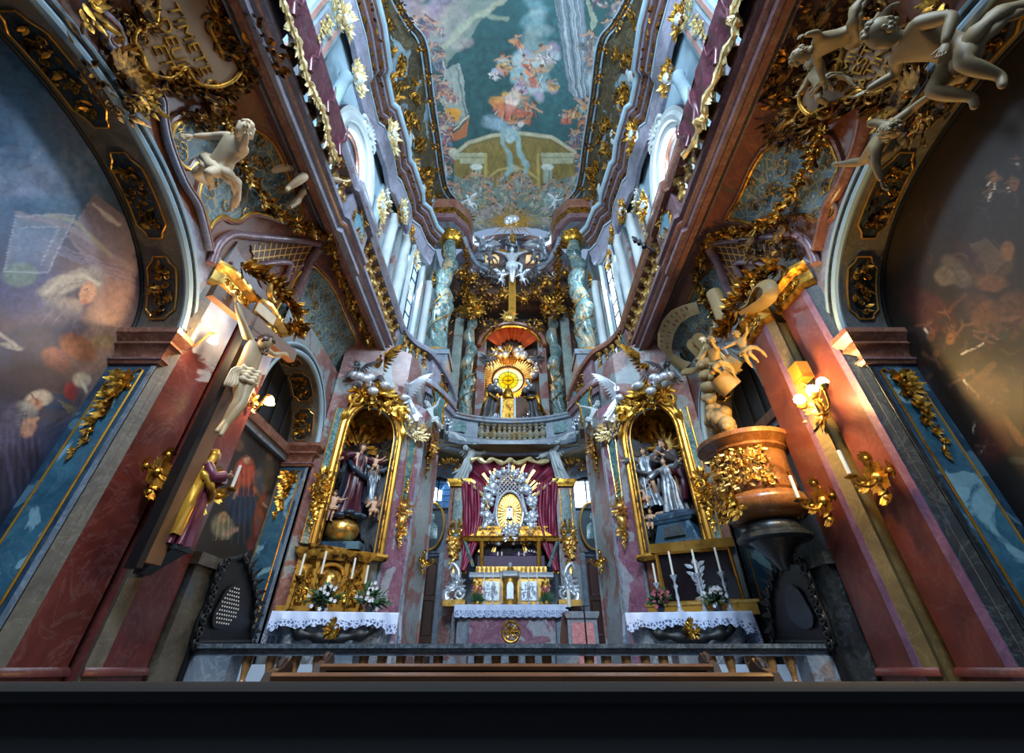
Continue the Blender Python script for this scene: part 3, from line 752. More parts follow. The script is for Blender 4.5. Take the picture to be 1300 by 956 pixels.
# main cornice, undulating
CP = [(4.0, -4), (4.0, 1), (4.0, 3.2), (3.86, 3.35), (3.8, 4.3), (3.86, 5.2), (4.02, 5.35), (4.02, 6.6), (3.86, 6.75), (3.78, 7.6), (3.84, 8.4), (3.72, 8.6), (3.6, 9.6), (3.66, 10.2), (3.4, 10.5), (3.25, 11.3), (3.0, 11.7)]
cornice_prof = [(0, -.9), (.1, -.9), (.14, -.75), (.08, -.7), (.08, -.4), (.16, -.35), (.2, -.22), (.3, -.18), (.34, -.02), (.42, 0), (.44, .1), (-.3, .1), (-.3, -.9)]
for s, side in ((-1, 'left'), (1, 'right')):
    path = [(s*(x+.2), y, 14) for x, y in CP]
    g = MB(); g.sweep(path, [(o, z) for o, z in cornice_prof], side=-1 if s < 0 else 1); struct(g, 'trim_cornice_%s' % side, M['corn'])
    g = MB(); g.sweep([(x, y, 14.02) for x, y, z in path], [(.3, .08), (.5, .1), (.54, .2), (.3, .22)], side=-1 if s < 0 else 1); struct(g, 'trim_cornice_cap_%s' % side, M['ltblue'])
    g = MB(); g.sweep([(x, y, 13.05) for x, y, z in path], [(-.1, -.5), (.04, -.5), (.1, -.35), (.1, -.1), (.16, .0), (.16, .1), (-.1, .1)], side=-1 if s < 0 else 1); struct(g, 'trim_architrave_%s' % side, M['lav'])
    # gilded egg-and-dart running under the cornice
    for o_, z_, r_, m_ in ((.36, 13.97, .03, 'lav'), (.2, 13.77, .025, 'lav'), (.12, 13.28, .04, 'ltblue')):
        g = MB(); g.sweep([(x, y, z_) for x, y, z in path], [(o_-.02, -r_), (o_+r_, -r_), (o_+r_, r_), (o_-.02, r_)], side=-1 if s < 0 else 1); struct(g, 'trim_cornice_line_%s' % side, M[m_])
    g = MB(); r = random.Random(5+s)
    P = bez([(x, y, 13.5) for x, y, z in path], 4)
    L = 0
    for a, b in zip(P[:-1], P[1:]):
        d = b-a; k = max(1, int(d.length/.13)); nn = Vector((-s, 0, 0))
        for i in range(k):
            q = a+d*(i/k)+Vector((-s*.12, 0, r.uniform(-.06, .06)))
            g.leaf(q, Vector((0, r.uniform(-.9, .9), 1)), nn, .2, .055, .3, 3); q = q+Vector((-s*.19, 0, .36)); g.leaf(q, Vector((-s*r.uniform(-.2, 1), r.uniform(-1, 1), -.1)), (0, 0, -1), .14, .045, .3, 3)
    struct(g, 'trim_cornice_gilding_%s' % side, M['gold2'])
# vault cove between cornice and fresco frame
FP = [(4.35, -4), (4.3, 2), (4.15, 3.6), (3.93, 4.62), (3.6, 5.3), (3.24, 5.9), (3.25, 7.7), (3.22, 9.4), (3.22, 11.0), (3.1, 11.8), (2.65, 12.5)]
def interp(P, y):
    for (xa, ya), (xb, yb) in zip(P[:-1], P[1:]):
        if ya <= y <= yb: return xa+(xb-xa)*(y-ya)/(yb-ya)
    return P[-1][0]
for s, side in ((-1, 'left'), (1, 'right')):
    g = MB()
    def cv(u, v):
        y = -4+16.5*u; xa, xb = interp(CP, y)+.25, interp(FP, y); 
        if y > 11.7: xa = 3.2-(y-11.7)*.4
        return (s*(xa+(xb-xa)*v**1.2+.25*sin(pi*v)), y, 14.1+3.4*(v**.85))
    g.grid(cv, 140, 14); struct(g, 'ceiling_cove_%s' % side, marble('cove_stucco', '2a2418', '56492e', '86846c', .9, '7c98a4', .6, .8, .4, .5) if s < 0 else bpy.data.materials['cove_stucco'])
    for off, rr, mt in ((0, .045, 'ltblue'), (.1, .06, 'darkm'), (.2, .045, 'gold2'), (.3, .06, 'darkm'), (.4, .04, 'ltblue')):
        g = MB(); g.tube(bez([(s*(x-off*.6), y, 17.42+off*.3) for x, y in FP], 5), rr, 7); struct(g, 'trim_fresco_frame_%s' % side, M[mt])
# ================================================================ camera
cam = bpy.data.cameras.new('camera'); co = bpy.data.objects.new('camera', cam); C.objects.link(co)
cam.sensor_width = 36; cam.lens = FPX/1300*36; cam.shift_y = -(478-433)/1300; cam.clip_start = .02
co.location = (0, 0, 0); co.rotation_euler = (radians(90+37), 0, 0)
bpy.context.scene.camera = co
# ================================================================ the ceiling fresco (pigment only)
def ceil_paint(V):
    P = proj(V); p = Paint(P, '2f5658', 4.5, 26); R = random.Random(3)
    p.e(600, 130, 120, 110, 0, '2b5052', .8, .8); p.e(700, 60, 40, 100, 0, '3a686c', .7, .8)
    wx, wy = p.x, p.y
    # upper left: clouds and crowd
    for k in range(26):
        p.e(R.uniform(500, 590), R.uniform(-40, 60), R.uniform(8, 28), R.uniform(5, 14), R.uniform(-60, 0), R.choice(['8a7c8c', '6f7f88', '9c8c8a', '5d6a74', '7c6878']), .8, .6, .6)
    p.poly([(560, 95), (640, -10), (590, -20), (535, 60)], '8c9488', .6); p.l([(565, 60), (600, 25), (650, -5)], 5, 'a8a890', .7); p.l([(575, 45), (610, 15), (640, 25)], 4, '8f9a84', .7)
    for k in range(26):
        t = R.random(); p.fig(528+30*R.random()+t*12, 20+180*t, R.uniform(9, 16), R.uniform(-40, 20), ['6c4e60', '7c6c80', '4a5a74', '86605c', '64787f', '8c8882'], k)
    # tower left
    p.poly([(563, 90), (585, 80), (592, 150), (570, 165), (560, 130)], '98a098', .8); p.l([(580, 85), (590, 150)], 1.5, '5a6460', .8); p.l([(571, 88), (577, 158)], 1, '6c7672', .7)
    p.poly([(563, 135), (585, 140), (577, 158), (566, 150)], 'b8863c', .8, raw=False)
    # spire, right
    p.poly([(702, -10), (740, -10), (752, 130), (737, 132), (722, 115)], '7e8c94', .85, raw=True)
    for k in range(5): p.l([(703+k*8, -10), (722+k*6, 118+3*k)], 1.1, 'b4bcc0' if k % 2 else '4e5c66', .8, .5)
    for k in range(7): p.l([(705+k*6, -10), (728+k*3.4, 120+2*k)], .7, 'c0c8cc' if k % 2 else '48545c', .7)
    p.poly([(744, -5), (752, 40), (760, 25), (748, -5)], '98a088', .8)
    for k in range(30):
        p.fig(R.uniform(745, 800)-(0), R.uniform(-20, 190), R.uniform(8, 15), R.uniform(-30, 40), ['6a7c88', '8a7068', '7a5a6c', '94887c', '51646c'], 100+k)
    p.e(768, 60, 12, 22, 30, 'a8b4b4', .7, .5); p.e(757, 105, 10, 18, 0, 'b0bcc0', .6, .5)
    # central column of cloud and figures
    for k in range(16): p.e(R.uniform(660, 690), -20+k*10, R.uniform(9, 17), 9, 0, R.choice(['8aa0a0', '7e8c88', '8c8a78', '6f949c']), .7, .7)
    for k in range(34):
        x, y = R.gauss(668, 18), R.gauss(88, 16); p.e(x, y, R.uniform(6, 14), R.uniform(5, 10), R.uniform(0, 90), R.choice(['8fb0b4', 'a8b8b8', '6c98a0', '9c8ca0', 'a49a84']), .75, .5)
    for k, (x, y, r) in enumerate([(655, 55, 12), (692, 68, 16), (640, 80, 17), (670, 78, 15), (684, 92, 16), (660, 105, 15), (655, 130, 22), (640, 135, 18), (672, 140, 18), (632, 92, 13), (735, 138, 17), (722, 145, 12), (745, 150, 13), (655, 160, 12), (700, 108, 12)]):
        p.fig(x, y, r, R.uniform(-40, 40), [['a05a4c', 'c08a5c', 'b4684a'], ['b49ab0', '8c9cb4', 'c8c0b8'], ['c89a4c', 'a0704c', '88a0a4'], ['b46450', 'c87850', 'd0a890']][k % 4], 200+k)
    p.e(652, 128, 8, 16, 20, 'd8c4b4', .8); p.e(633, 132, 9, 8, 0, 'cf9448', .8); p.e(648, 140, 22, 5, 15, 'b05c4c', .7)
    p.e(630, 158, 18, 9, 10, '8aa4b0', .8, .5)
    # left flags
    p.poly([(563, 138), (580, 135), (582, 150), (568, 160)], 'c88c30', .9); p.poly([(572, 178), (595, 148), (592, 175), (580, 180)], 'b46a38', .85); p.l([(556, 190), (593, 146)], 1.2, 'd8c8a8', .8)
    for k in range(22): p.fig(R.uniform(552, 572)+k*.1, R.uniform(110, 240), R.uniform(8, 13), R.uniform(-40, 40), ['7c5060', 'a05c48', '5c7c94', 'a8a088', '6a7884'], 300+k)
    for k in range(22): p.fig(R.uniform(728, 762)-k*.3, R.uniform(150, 255), R.uniform(8, 13), R.uniform(-40, 40), ['6c6478', '88706c', '5c8088', '9aa498', '7c5c74'], 400+k)
    # painted temple below
    wx, wy = p.x, p.y; p.x = P[:, 0]+(wx-P[:, 0])*.12; p.y = P[:, 1]+(wy-P[:, 1])*.12
    p.poly([(578, 262), (576, 205), (590, 185), (620, 173), (660, 170), (700, 175), (728, 192), (735, 262)], '80703c', .95); p.poly([(572, 302), (576, 222), (600, 232), (640, 240), (680, 238), (725, 224), (740, 302)], '6c8484', .75)
    for k in range(9):
        p.l([(590+k*15, 180), (608+k*15, 225)], .9, 'a8853c', .5); p.l([(608+k*15, 180), (590+k*15, 225)], .9, '6a5224', .5)
    p.l([(577, 196), (595, 181), (625, 172), (660, 169), (700, 174), (730, 193)], 3, 'b4b094', .9); p.l([(577, 200), (596, 185), (626, 176), (660, 173), (699, 178), (728, 196)], 1.2, '6a6444', .8)
    for x0, x1 in ((582, 618), (686, 730)):
        p.poly([(x0, 194), (x1, 194), (x1-3, 208), (x0+2, 208)], 'a8ab8c', .9); p.l([(x0, 200), (x1, 200)], .8, '6e6e50', .8)
    for x in (604, 694):
        p.poly([(x-5, 208), (x+7, 208), (x+6, 262), (x-3, 262)], '9aa89c', .9); p.l([(x+3, 210), (x+3, 262)], 1.2, '60705e', .7)
        p.e(x+1, 212, 8, 4, 0, 'c4ccc0', .9)
    p.l([(617, 196), (616, 262)], 2.5, 'b0a05c', .8); p.l([(683, 196), (684, 262)], 2.5, 'b0a05c', .8)
    p.l([(617, 228), (632, 216), (650, 212), (668, 216), (684, 228)], 2, 'b4a468', .8); p.e(652, 214, 8, 5, 0, 'a8a48c', .8)
    p.x, p.y = wx, wy
    # smoke wreaths of the falling figures
    p.l([(640, 160), (636, 180), (648, 195), (650, 215), (640, 228)], 4, '86a4a4', .9); p.l([(655, 165), (660, 190), (668, 215), (662, 238)], 4, '8cb0b0', .9); p.e(648, 170, 7, 10, 0, '9cb8b8', .9)
    p.e(577, 197, 6, 7, 0, 'b4b8a0', .9)
    for k in range(80): p.fig(R.uniform(575, 735), R.uniform(225, 275), R.uniform(7, 13), R.uniform(-60, 60), ['7c9694', '8c9880', '70847a', '9c8c5c', '6c8890', '8a7c78', '98a098'], 500+k)
    for k in range(40): p.fig(R.uniform(570, 738), R.uniform(262, 300), R.uniform(8, 14), R.uniform(-60, 60), ['8c8c9c', '9ca8a4', 'b0a494', '7c8088'], 600+k, 'b0a098')
    for k in range(26):
        a = pi*k/25; p.l([(648, 285), (648+80*cos(a), 285-22*sin(a))], 1, 'c8b070' if k % 2 else '8c9480', .5)
    p.weave(.16, 1.1); return p.c
def cfn(u, v):
    y = -1.0+15.0*u; x = interp(FP, y)+.12 if y < 12.5 else 2.65-(y-12.5)*.15
    t = 2*v-1
    return (x*t, y, 17.45+.75*(1-t*t)-(max(0, y-12.0)**2)*.1)
painted('ceiling_fresco', cfn, 420, 300, M['vcol'], ceil_paint)['kind'] = 'structure'
# ================================================================ the four wall paintings
def left_paint(V):
    P = proj(V); p = Paint(P, '3c4660', 4, 40)
    p.e(60, 180, 90, 110, 20, '3f6d98', .9, .9); p.e(20, 120, 60, 60, 0, '35608c', .8, .9); p.e(110, 150, 50, 50, 0, '56688c', .8, .9)
    p.e(25, 230, 55, 22, -10, '7a88a8', .6, .8); p.e(5, 215, 30, 18, 0, '6a88a4', .6)
    p.poly([(85, 300), (120, 245), (190, 300), (192, 380), (140, 370)], '7c7484', .8, raw=True)
    p.poly([(20, 275), (95, 275), (60, 345), (5, 345)], '8290a8', .6); p.poly([(30, 290), (75, 290), (50, 335), (18, 335)], '60789a', .6)
    p.l([(22, 272), (60, 282), (110, 300), (190, 355)], 5, '8c8a98', .7); p.l([(60, 275), (100, 285), (140, 320)], 4, '98a088', .6); p.l([(100, 310), (190, 365)], 2, '4c4a62', .6)
    p.l([(118, 258), (135, 270), (150, 285)], 2.5, 'b8b8c0', .8); p.e(138, 274, 12, 4, 40, 'a8a8b4', .7)
    p.e(110, 420, 90, 90, 0, '8a6a5c', .7, .9); p.e(150, 440, 55, 60, 0, 'a8836a', .75, .9); p.e(165, 380, 30, 40, 0, '9a7a74', .7, .9)
    p.e(35, 370, 45, 40, 0, '46507a', .8, .6); p.e(25, 348, 22, 14, 0, '6e8478', .7)
    for k in range(7): p.l([(40+k*4, 300+k*3), (190, 350+k*4)], 1.1, '646a8c' if k % 2 else '8c88a0', .5)
    p.l([(20, 275), (95, 275), (60, 345), (5, 345), (20, 275)], 1.2, 'a4acc0', .6); p.l([(30, 290), (75, 290), (50, 335)], 1, '9cb0c8', .6)
    for k in range(26): p.e(10+(k*37)%130, 190+(k*53)%60, 14, 5, (k*40)%180, '6c88ac' if k % 2 else '8494b4', .35, .9)
    p.e(95, 365, 42, 20, -25, '8a8682', .9); p.e(80, 360, 34, 12, -20, 'a49c90', .8); p.e(95, 385, 24, 16, -35, '3c3c52', .9); p.e(112, 372, 10, 13, 20, 'b48c74', .9); p.e(88, 390, 16, 12, 0, '9a8c84', .8)
    p.l([(58, 372), (80, 352), (105, 350), (124, 362)], 3.5, 'b4aca0', .7); p.l([(62, 384), (84, 362), (108, 358)], 1.2, '6c6870', .7); p.l([(50, 395), (70, 372), (95, 360)], 1.2, '8c867e', .7)
    p.e(110, 374, 9, 13, 22, 'b88c70', .95); p.l([(106, 370), (112, 368)], .9, '3c2c28', .9); p.l([(114, 374), (118, 378)], .9, '8c6050', .8); p.e(107, 384, 5, 3, 20, '9c5c4c', .8)
    for k in range(8): p.l([(60+k*5, 392+k*2), (40+k*7, 420+k)], 1.2, 'a49c94' if k % 2 else '4c4a5c', .6)
    for k in range(10): p.l([(130+k*5, 400+k*6), (175, 395+k*8)], 1.2, 'b89880' if k % 2 else '7c6458', .35)
    p.e(70, 410, 40, 22, 0, '5a5c70', .6); p.e(45, 440, 50, 30, -10, '2c3a58', .85); p.e(15, 440, 15, 4, 10, 'aaa49c', .7); p.l([(0, 425), (20, 438)], 3, 'b8b0a8', .7)
    p.e(100, 440, 25, 15, 30, 'a0603c', .8); p.e(130, 432, 14, 10, 0, 'a8845c', .8); p.e(72, 455, 20, 14, 30, 'a0624c', .7)
    p.e(40, 490, 60, 35, 0, '241c2a', .8, .6); p.e(70, 510, 20, 12, 0, '26405c', .8); p.e(105, 480, 12, 10, 0, 'c0b098', .8); p.l([(100, 475), (110, 495)], 3, 'cfc0a8', .8); p.e(90, 495, 8, 12, 0, '8c2c30', .8)
    for k in range(10): p.l([(72+k*4, 505+k*2), (95+k*3, 530-k)], 1, '8a7a5c', .7)
    for k in range(6): p.l([(110-k*6, 500+k*6), (60-k*4, 495+k*8)], 1.2, '50402c', .6)
    p.e(50, 505, 17, 10, -10, 'b8a896', .9); p.e(45, 512, 9, 8, 0, 'a87c60', .9); p.e(34, 520, 14, 12, 30, '98948a', .9)
    p.e(15, 560, 40, 45, 20, '33304c', .9); p.e(10, 545, 15, 35, 20, '545066', .7); p.e(36, 543, 9, 14, 30, 'a87c64', .9); p.l([(38, 535), (48, 530)], 3, 'b08868', .8)
    for k in range(7): p.l([(28+k*2.2, 515), (20+k*3, 540+k*2)], 1, 'b0aca0' if k % 2 else '7c7a78', .3)
    p.l([(40, 500), (48, 508)], 1, '3c2820', .9); p.e(47, 512, 3, 2, 0, '8c5c48', .9)
    for k in range(12): p.l([(4+k*4, 545+k), (0+k*5, 640)], 1.5, '544f70' if k % 2 else '221f34', .6)
    p.e(30, 620, 50, 50, 0, '181624', .6); p.l([(5, 560), (20, 640)], 3, '4c4868', .6); p.l([(18, 555), (40, 620)], 2.5, '403c58', .6)
    for k in range(12): p.l([(60, 540+k*9), (130, 500+k*12)], 2, '2a2018', .45)
    p.e(20, 720, 120, 60, 0, '0d0c14', .9, .6); p.weave(.18, .7); return p.c
def right_paint(V):
    P = proj(V); p = Paint(P, '1c1610', 5, 40); R = random.Random(9)
    p.e(1220, 300, 80, 100, 0, '261c14', .8, .9); p.e(1260, 340, 30, 18, -20, '453416', .8)
    for x, y, r in ((1262, 230, 16), (1285, 235, 14), (1255, 245, 12), (1290, 205, 12)): p.fig(x, y, r, 0, ['33301f', '3c3428', '2c2c28'], int(x), '5c4028')
    p.e(1215, 345, 24, 14, 50, '4c4438', .85); p.e(1200, 352, 14, 12, 30, '5c5446', .8); p.poly([(1228, 310), (1255, 305), (1280, 330), (1262, 350), (1245, 345)], '46392a', .9)
    p.e(1280, 320, 9, 12, 0, '6c4c2c', .9); p.e(1230, 330, 25, 12, 50, '301c14', .8); p.e(1180, 395, 45, 20, 40, '3c1a18', .8); p.l([(1190, 405), (1225, 375)], 3, '4a2c18', .8)
    p.e(1260, 360, 22, 10, 0, '5a3c24', .8); p.e(1255, 400, 35, 20, 40, '3c2414', .9); p.e(1285, 400, 24, 30, 20, '4a3020', .9); p.e(1248, 400, 12, 20, 30, '5a3a1c', .8)
    p.e(1180, 425, 12, 7, 0, '5c3020', .8); p.e(1205, 428, 10, 7, 0, '4a2c20', .8)
    for k in range(16): p.fig(R.uniform(1170, 1300), R.uniform(400, 620), R.uniform(14, 30), R.uniform(-40, 40), ['2a1812', '33241a', '1c2426', '40241a', '241a1c'], 700+k, '5c4030')
    p.e(1250, 490, 30, 16, -20, '4c3020', .8); p.l([(1240, 480), (1262, 462)], 6, '5a3c2a', .8); p.l([(1268, 520), (1296, 560)], 7, '6a4630', .8); p.e(1258, 520, 22, 30, 20, '38201a', .9); p.e(1262, 560, 20, 30, 0, '4a1c18', .7)
    
    for k in range(60):
        x, y = R.uniform(1150, 1300), R.uniform(230, 640); a = R.uniform(0, 6.28); L_ = R.uniform(8, 26); p.l([(x, y), (x+L_*cos(a)*.5, y+L_*.5*sin(a)), (x+L_*cos(a+.5), y+L_*sin(a+.5))], R.uniform(1, 2.5), R.choice(['4a3018', '38281a', '52402a', '2c1810']), .45)
    for x, y in ((1180, 428), (1206, 430), (1262, 228), (1290, 236)): p.e(x, y, 6, 7, 0, '6c482c', .9); p.l([(x-3, y-1), (x+3, y-1)], .8, '1c0e08', .8)
    p.e(1292, 585, 12, 5, 0, '4c5048', .8); p.e(1270, 650, 60, 60, 0, '0c0a0c', .9, .7); p.weave(.25, .7); return p.c
def arch_fill(s, xw, c, a, z, r, zb):
    def fn(u, v):
        y = c-a+2*a*u; zt = z+r*sqrt(max(0, 1-((y-c)/a)**2)); return (s*(xw+.0), y, zb+(zt-zb)*v)
    return fn
for s, nm, fnc in ((-1, 'left', left_paint), (1, 'right', right_paint)):
    o = painted('wall_painting', arch_fill(s, XW1, AC, AA, AZ, AR, FLOORZ+.6), 300, 300, M['vcolg'], fnc)
    tag(o, 'large blue arched painting with a veiled woman and an old man with white beard' if s < 0 else 'large very dark brown arched painting of crowded figures beside the glowing lamp pier', 'painting')
def small_paint(V):
    P = proj(V); p = Paint(P, '2c2620', 2, 30)
    p.e(310, 600, 12, 20, 10, 'b8543c', .9); p.e(305, 640, 18, 24, 0, '24344c', .9); p.e(330, 610, 8, 20, 0, '3a4654', .9); p.e(313, 583, 4, 5, 0, 'a8846c', .9)
    p.l([(303, 600), (300, 625)], 3.5, 'b05a40', .9); p.l([(322, 620), (335, 640)], 3, 'a0603c', .9); p.e(283, 668, 14, 16, -20, '8c8466', .9); p.e(284, 656, 6, 7, 0, 'a8845c', .9); p.l([(285, 678), (300, 672)], 4, 'b48c70', .9)
    p.e(330, 655, 9, 28, 10, '8c4428', .9); p.e(342, 650, 6, 20, 0, '5c6258', .8); p.e(340, 600, 8, 20, 0, '4c4030', .8); p.e(303, 565, 6, 8, 0, '6a4a34', .7); p.e(345, 700, 10, 30, 0, '3c3228', .8)
    p.e(313, 584, 4, 5, 0, 'b48c70', .95); p.l([(309, 580), (317, 579)], 1.5, '4c3020', .8); p.l([(300, 622), (296, 632)], 2, 'b08c70', .9); p.l([(333, 640), (340, 646)], 2, 'b08c70', .9)
    for k in range(9): p.l([(300+k*3, 592+k), (298+k*3.4, 630)], .9, 'd07050' if k % 2 else '7c3020', .5)
    for k in range(10): p.l([(296+k*3, 630), (290+k*4, 690)], .9, '3c5068' if k % 2 else '161e2c', .6)
    for k in range(6): p.l([(276+k*3, 655), (270+k*4, 685)], .9, 'b0a888' if k % 2 else '5c5440', .6)
    for k in range(12): p.e(325+(k*17)%25, 570+k*10, 4, 5, 0, '6c5040' if k % 2 else '3c342c', .7)
    p.e(322, 690, 10, 10, 0, '6e2c20', .7); p.e(326, 560, 14, 18, 0, '1c1a18', .8)
    p.weave(.25, .9); return p.c
o = painted('wall_painting', lambda u, v: (-4.12, 5.3+2.3*u, -.4+3.45*v), 160, 200, M['vcolg'], small_paint); tag(o, 'painting of figures in red and blue robes beneath the dark shuttered lunette', 'painting')
# ================================================================ piers, pilasters, arch ornament
M['redL'] = None
def redgrad():
    n = NT('red_marble_with_pale_top'); base = n.ramp(n.noise(1.2, 6, .6, 1.3), [(.3, lin('40191a')), (.7, lin('70342c'))])
    s = n.node('ShaderNodeSeparateXYZ'); n.link(n.pos, s.inputs[0])
    k = n.math('ADD', n.noise(.75, 5, .55, .8), n.math('MULTIPLY', n.math('SUBTRACT', s.outputs[2], 4.0), .22))
    pc = n.ramp(n.noise(2.2, 5), [(.3, lin('6a7288')), (.7, lin('b4b4c0'))]); col = n.mix(n.fr(k, .6, .62), base, pc)
    v = n.math('ABSOLUTE', n.math('SUBTRACT', n.noise(2, 8, .62, 2.2), .5)); col = n.mix(n.math('MULTIPLY', n.math('SUBTRACT', 1.0, n.fr(v, 0, .025)), .1), col, lin('c0a09c'))
    return n.set(col, .3)
M['redL'] = redgrad()
def vprism(g, pts, z0, z1): g.loft([[(x, y, z0) for x, y in pts], [(x, y, z1) for x, y in pts]]); return g
PB = [(3.735, 4.0), (3.68, 4.49), (3.85, 4.49), (3.9, 4.0)]
PA = [(3.49, 4.62), (3.5, 5.2), (3.75, 5.2), (3.7, 4.62)]
for s, side in ((-1, 'left'), (1, 'right')):
    S = lambda P: [(s*x, y) for x, y in P]
    where = 'crucifix' if s < 0 else 'glowing lamp'
    for nm, PP, edge, lab, z1 in (('near', PB, [(3.83, 3.9), (3.735, 4.0), (3.9, 4.02)], 'broad red marble pilaster nearest the viewer, on the %s side' % where, 3.88), ('next', PA, [(3.56, 4.52), (3.49, 4.62), (3.7, 4.64)], 'red marble pilaster just beyond the recess, on the %s side' % where, 3.8)):
        t = thing('pilaster', lab, 'pilaster', (s*PP[0][0], PP[0][1], FLOORZ), group='red nave pilasters')
        g = MB(); vprism(g, S(PP), FLOORZ, z1); g.build('shaft', M['redL' if s < 0 else 'redm2'], t)
        g = MB(); vprism(g, S(edge), FLOORZ, z1); g.build('bevel_strip', M[('darkm' if nm == 'near' else 'olive') if s > 0 else 'archm'], t)
        if s > 0: g = MB(); a_, b_ = Vector((PP[0][0], PP[0][1], 0)), Vector((PP[1][0], PP[1][1], 0)); d_ = (b_-a_).normalized(); vprism(g, [(a_.x-.008, a_.y-.005), (a_.x-.008+d_.x*.085, a_.y+d_.y*.085), (a_.x+.1, a_.y+.08), (a_.x+.1, a_.y+.01)], FLOORZ, z1); g.build('purple_edge', M['purp'], t)
        cx = sum(p[0] for p in PP[:2])/2
        path = [(s*edge[0][0], edge[0][1]), (s*PP[0][0], PP[0][1]), (s*PP[1][0], PP[1][1]), (s*(PP[1][0]+.12), PP[1][1]+.02)]
        g = MB(); g.sweep([(x, y, -.16) for x, y in path], [(-.02, -.14), (.05, -.14), (.06, -.06), (.04, -.03), (.04, .0), (.015, .05), (-.02, .05)], side=-s*-1 if s < 0 else 1); g.build('base_moulding', M['cream'], t)
        g = MB(); g.sweep([(x, y, -.06) for x, y in path], [(-.02, 0), (.03, 0), (.03, .03), (.01, .06), (-.02, .06)], side=s); g.build('base_torus', M['redm'], t)
        # gilded entablature block
        g = MB(); g.sweep([(x, y, z1) for x, y in path], [(-.05, -.02), (.03, -.02), (.05, .03), (.02, .06), (.02, .2), (.06, .24), (.1, .27), (.1, .32), (-.05, .32)], side=s); g.build('capital', M['goldb' if s < 0 else 'gold2'], t)
        # scroll relief on the capital
        g = MB(); a, b = Vector((s*PP[0][0], PP[0][1], z1+.13)), Vector((s*PP[1][0], PP[1][1], z1+.13)); d = (b-a).normalized(); nn = Vector((-s, 0, 0))
        for k in range(5):
            c = a.lerp(b, (k+.5)/5)+nn*.03; g.scroll(c, d*(1 if k % 2 else -1), Vector((0, 0, 1)), .055, 1.4, 0, .2, 1, 5, 10); g.leaf(c, d+Vector((0, 0, .5)), nn, .07, .015, .2, 2)
        g.build('relief', M['gold'], t)
    # acanthus heap above the piers with volute
    t = thing('gilded_capital_ornament', 'heap of gilded leaves and volute above the pilasters on the %s side' % where, 'ornament', (s*3.5, 4.6, 4.1))
    g = MB(); g.scroll((s*3.42, 4.55, 4.32), (0, -1, 0), (0, 0, 1), .2, 1.6, 1.2, .22, 1, 8, 18); g.scroll((s*3.35, 5.25, 4.28), (0, -1, 0), (0, 0, 1), .16, 1.6, 1.2, .22, 1, 8, 18); g.build('volute', M['goldb' if s < 0 else 'gold2'], t)
    g = MB(); garland(g, [(s*3.62, 4.05, 4.32), (s*3.45, 4.5, 4.42), (s*3.36, 4.9, 4.38), (s*3.3, 5.35, 4.1)], (-s, 0, .4), .2, 130, 4+s); g.build('foliage', M['gold2'], t)
    # capital band of the near and far arch jambs
    for (c, a, z, xw, xf, nm) in ((AC, AA, AZ, XW1, XF1, 'large'), (BC, BA, BZ, XW2, XF2+.02, 'small')):
        path = [(s*(xw), c+a, z), (s*(xf-.0), c+a-.0, z), (s*(xf), c+a+.13, z)]
        t = thing('arch_impost', 'moulded red-brown impost under the %s arch on the %s side' % (nm, where), 'moulding', (s*xf, c+a, z-.35))
        prof = [(-.02, -.34), (.03, -.34), (.05, -.3), (.02, -.27), (.02, -.2), (.07, -.14), (.1, -.12), (.08, -.08), (.13, -.02), (.15, .0), (.15, .06), (-.02, .06)]
        g = MB(); g.sweep(path, prof, side=s); g.build('moulding', M['mould'], t)
        g = MB(); g.sweep([(x, y, z_-.3) for x, y, z_ in path], [(.02, 0), (.06, 0), (.06, .02), (.02, .02)], side=s); g.build('fillet', M['mauve'], t)
        # jamb face: framed blue panel with gold drop
        yj = c+a-.012; w = xw-xf; t = thing('jamb_panel', 'blue marble panel with gilt border and leaf drop, %s arch, %s side' % (nm, where), 'panel', (s*(xf+w/2), yj, FLOORZ))
        zt = z-.42; x0, x1 = xf+w*.2, xf+w*.8
        g = MB(); pts = [(s*x0, yj, -.5), (s*x0, yj, zt), (s*(x0+w*.08), yj, zt+.02), (s*(x0+w*.16), yj, zt-.03), (s*(x1-w*.16), yj, zt-.03), (s*(x1-w*.08), yj, zt+.02), (s*x1, yj, zt), (s*x1, yj, -.5)]
        g.tube(pts, .0125, 6); g.build('border', M['goldflat'], t)
        g = MB(); g.box((min(s*x0, s*x1), yj+.002, -.9), (max(s*x0, s*x1), yj+.012, zt-.03)); g.build('field', M['ltbm'] if 'ltbm' in M else M['bluem'], t)
        g = MB(); vine(g, (s*(x0+x1)/2, yj-.01, zt-.1), (1, 0, 0), (0, 0, 1), (0, -1, 0), .9 if nm == 'large' else .7, w*.42, 3, 9); shell(g, (s*(x0+x1)/2, yj-.01, zt-.14), (1, 0, 0), (0, 0, 1), (0, -1, 0), w*.22, 7); g.build('leaf_drop', M['gold'], t)
        # narrow stone edge beside the jamb
        g = MB(); g.box((min(s*(xf-.0), s*(xf+.05)), c+a-.01, FLOORZ), (max(s*(xf), s*(xf+.05)), c+a+.11, z-.36)); struct(g, 'trim_jamb_edge_%s_%s' % (nm, side), M['darkm' if s > 0 else 'greyb'])
    # cartouche panels on the soffits
    def soff(c, a, z, r, xw, xf, tt, w, off):
        y, zz = arch_pt(c, a-off, z, r-off, tt); return Vector((s*(xf+(xw-xf)*w), y, zz))
    specs = [(AC, AA, AZ, AR, XW1, XF1, t0, t1, 'large', q) for t0, t1, q in ((11, 39, 'lowest'), (46, 74, 'second'), (81, 109, 'third'), (116, 144, 'far'))]
    specs += [(BC, BA, BZ, BR, XW2, XF2+.02, t0, t1, 'small', q) for t0, t1, q in ((8, 38, 'lowest'), (46, 78, 'middle'), (86, 118, 'top'))]
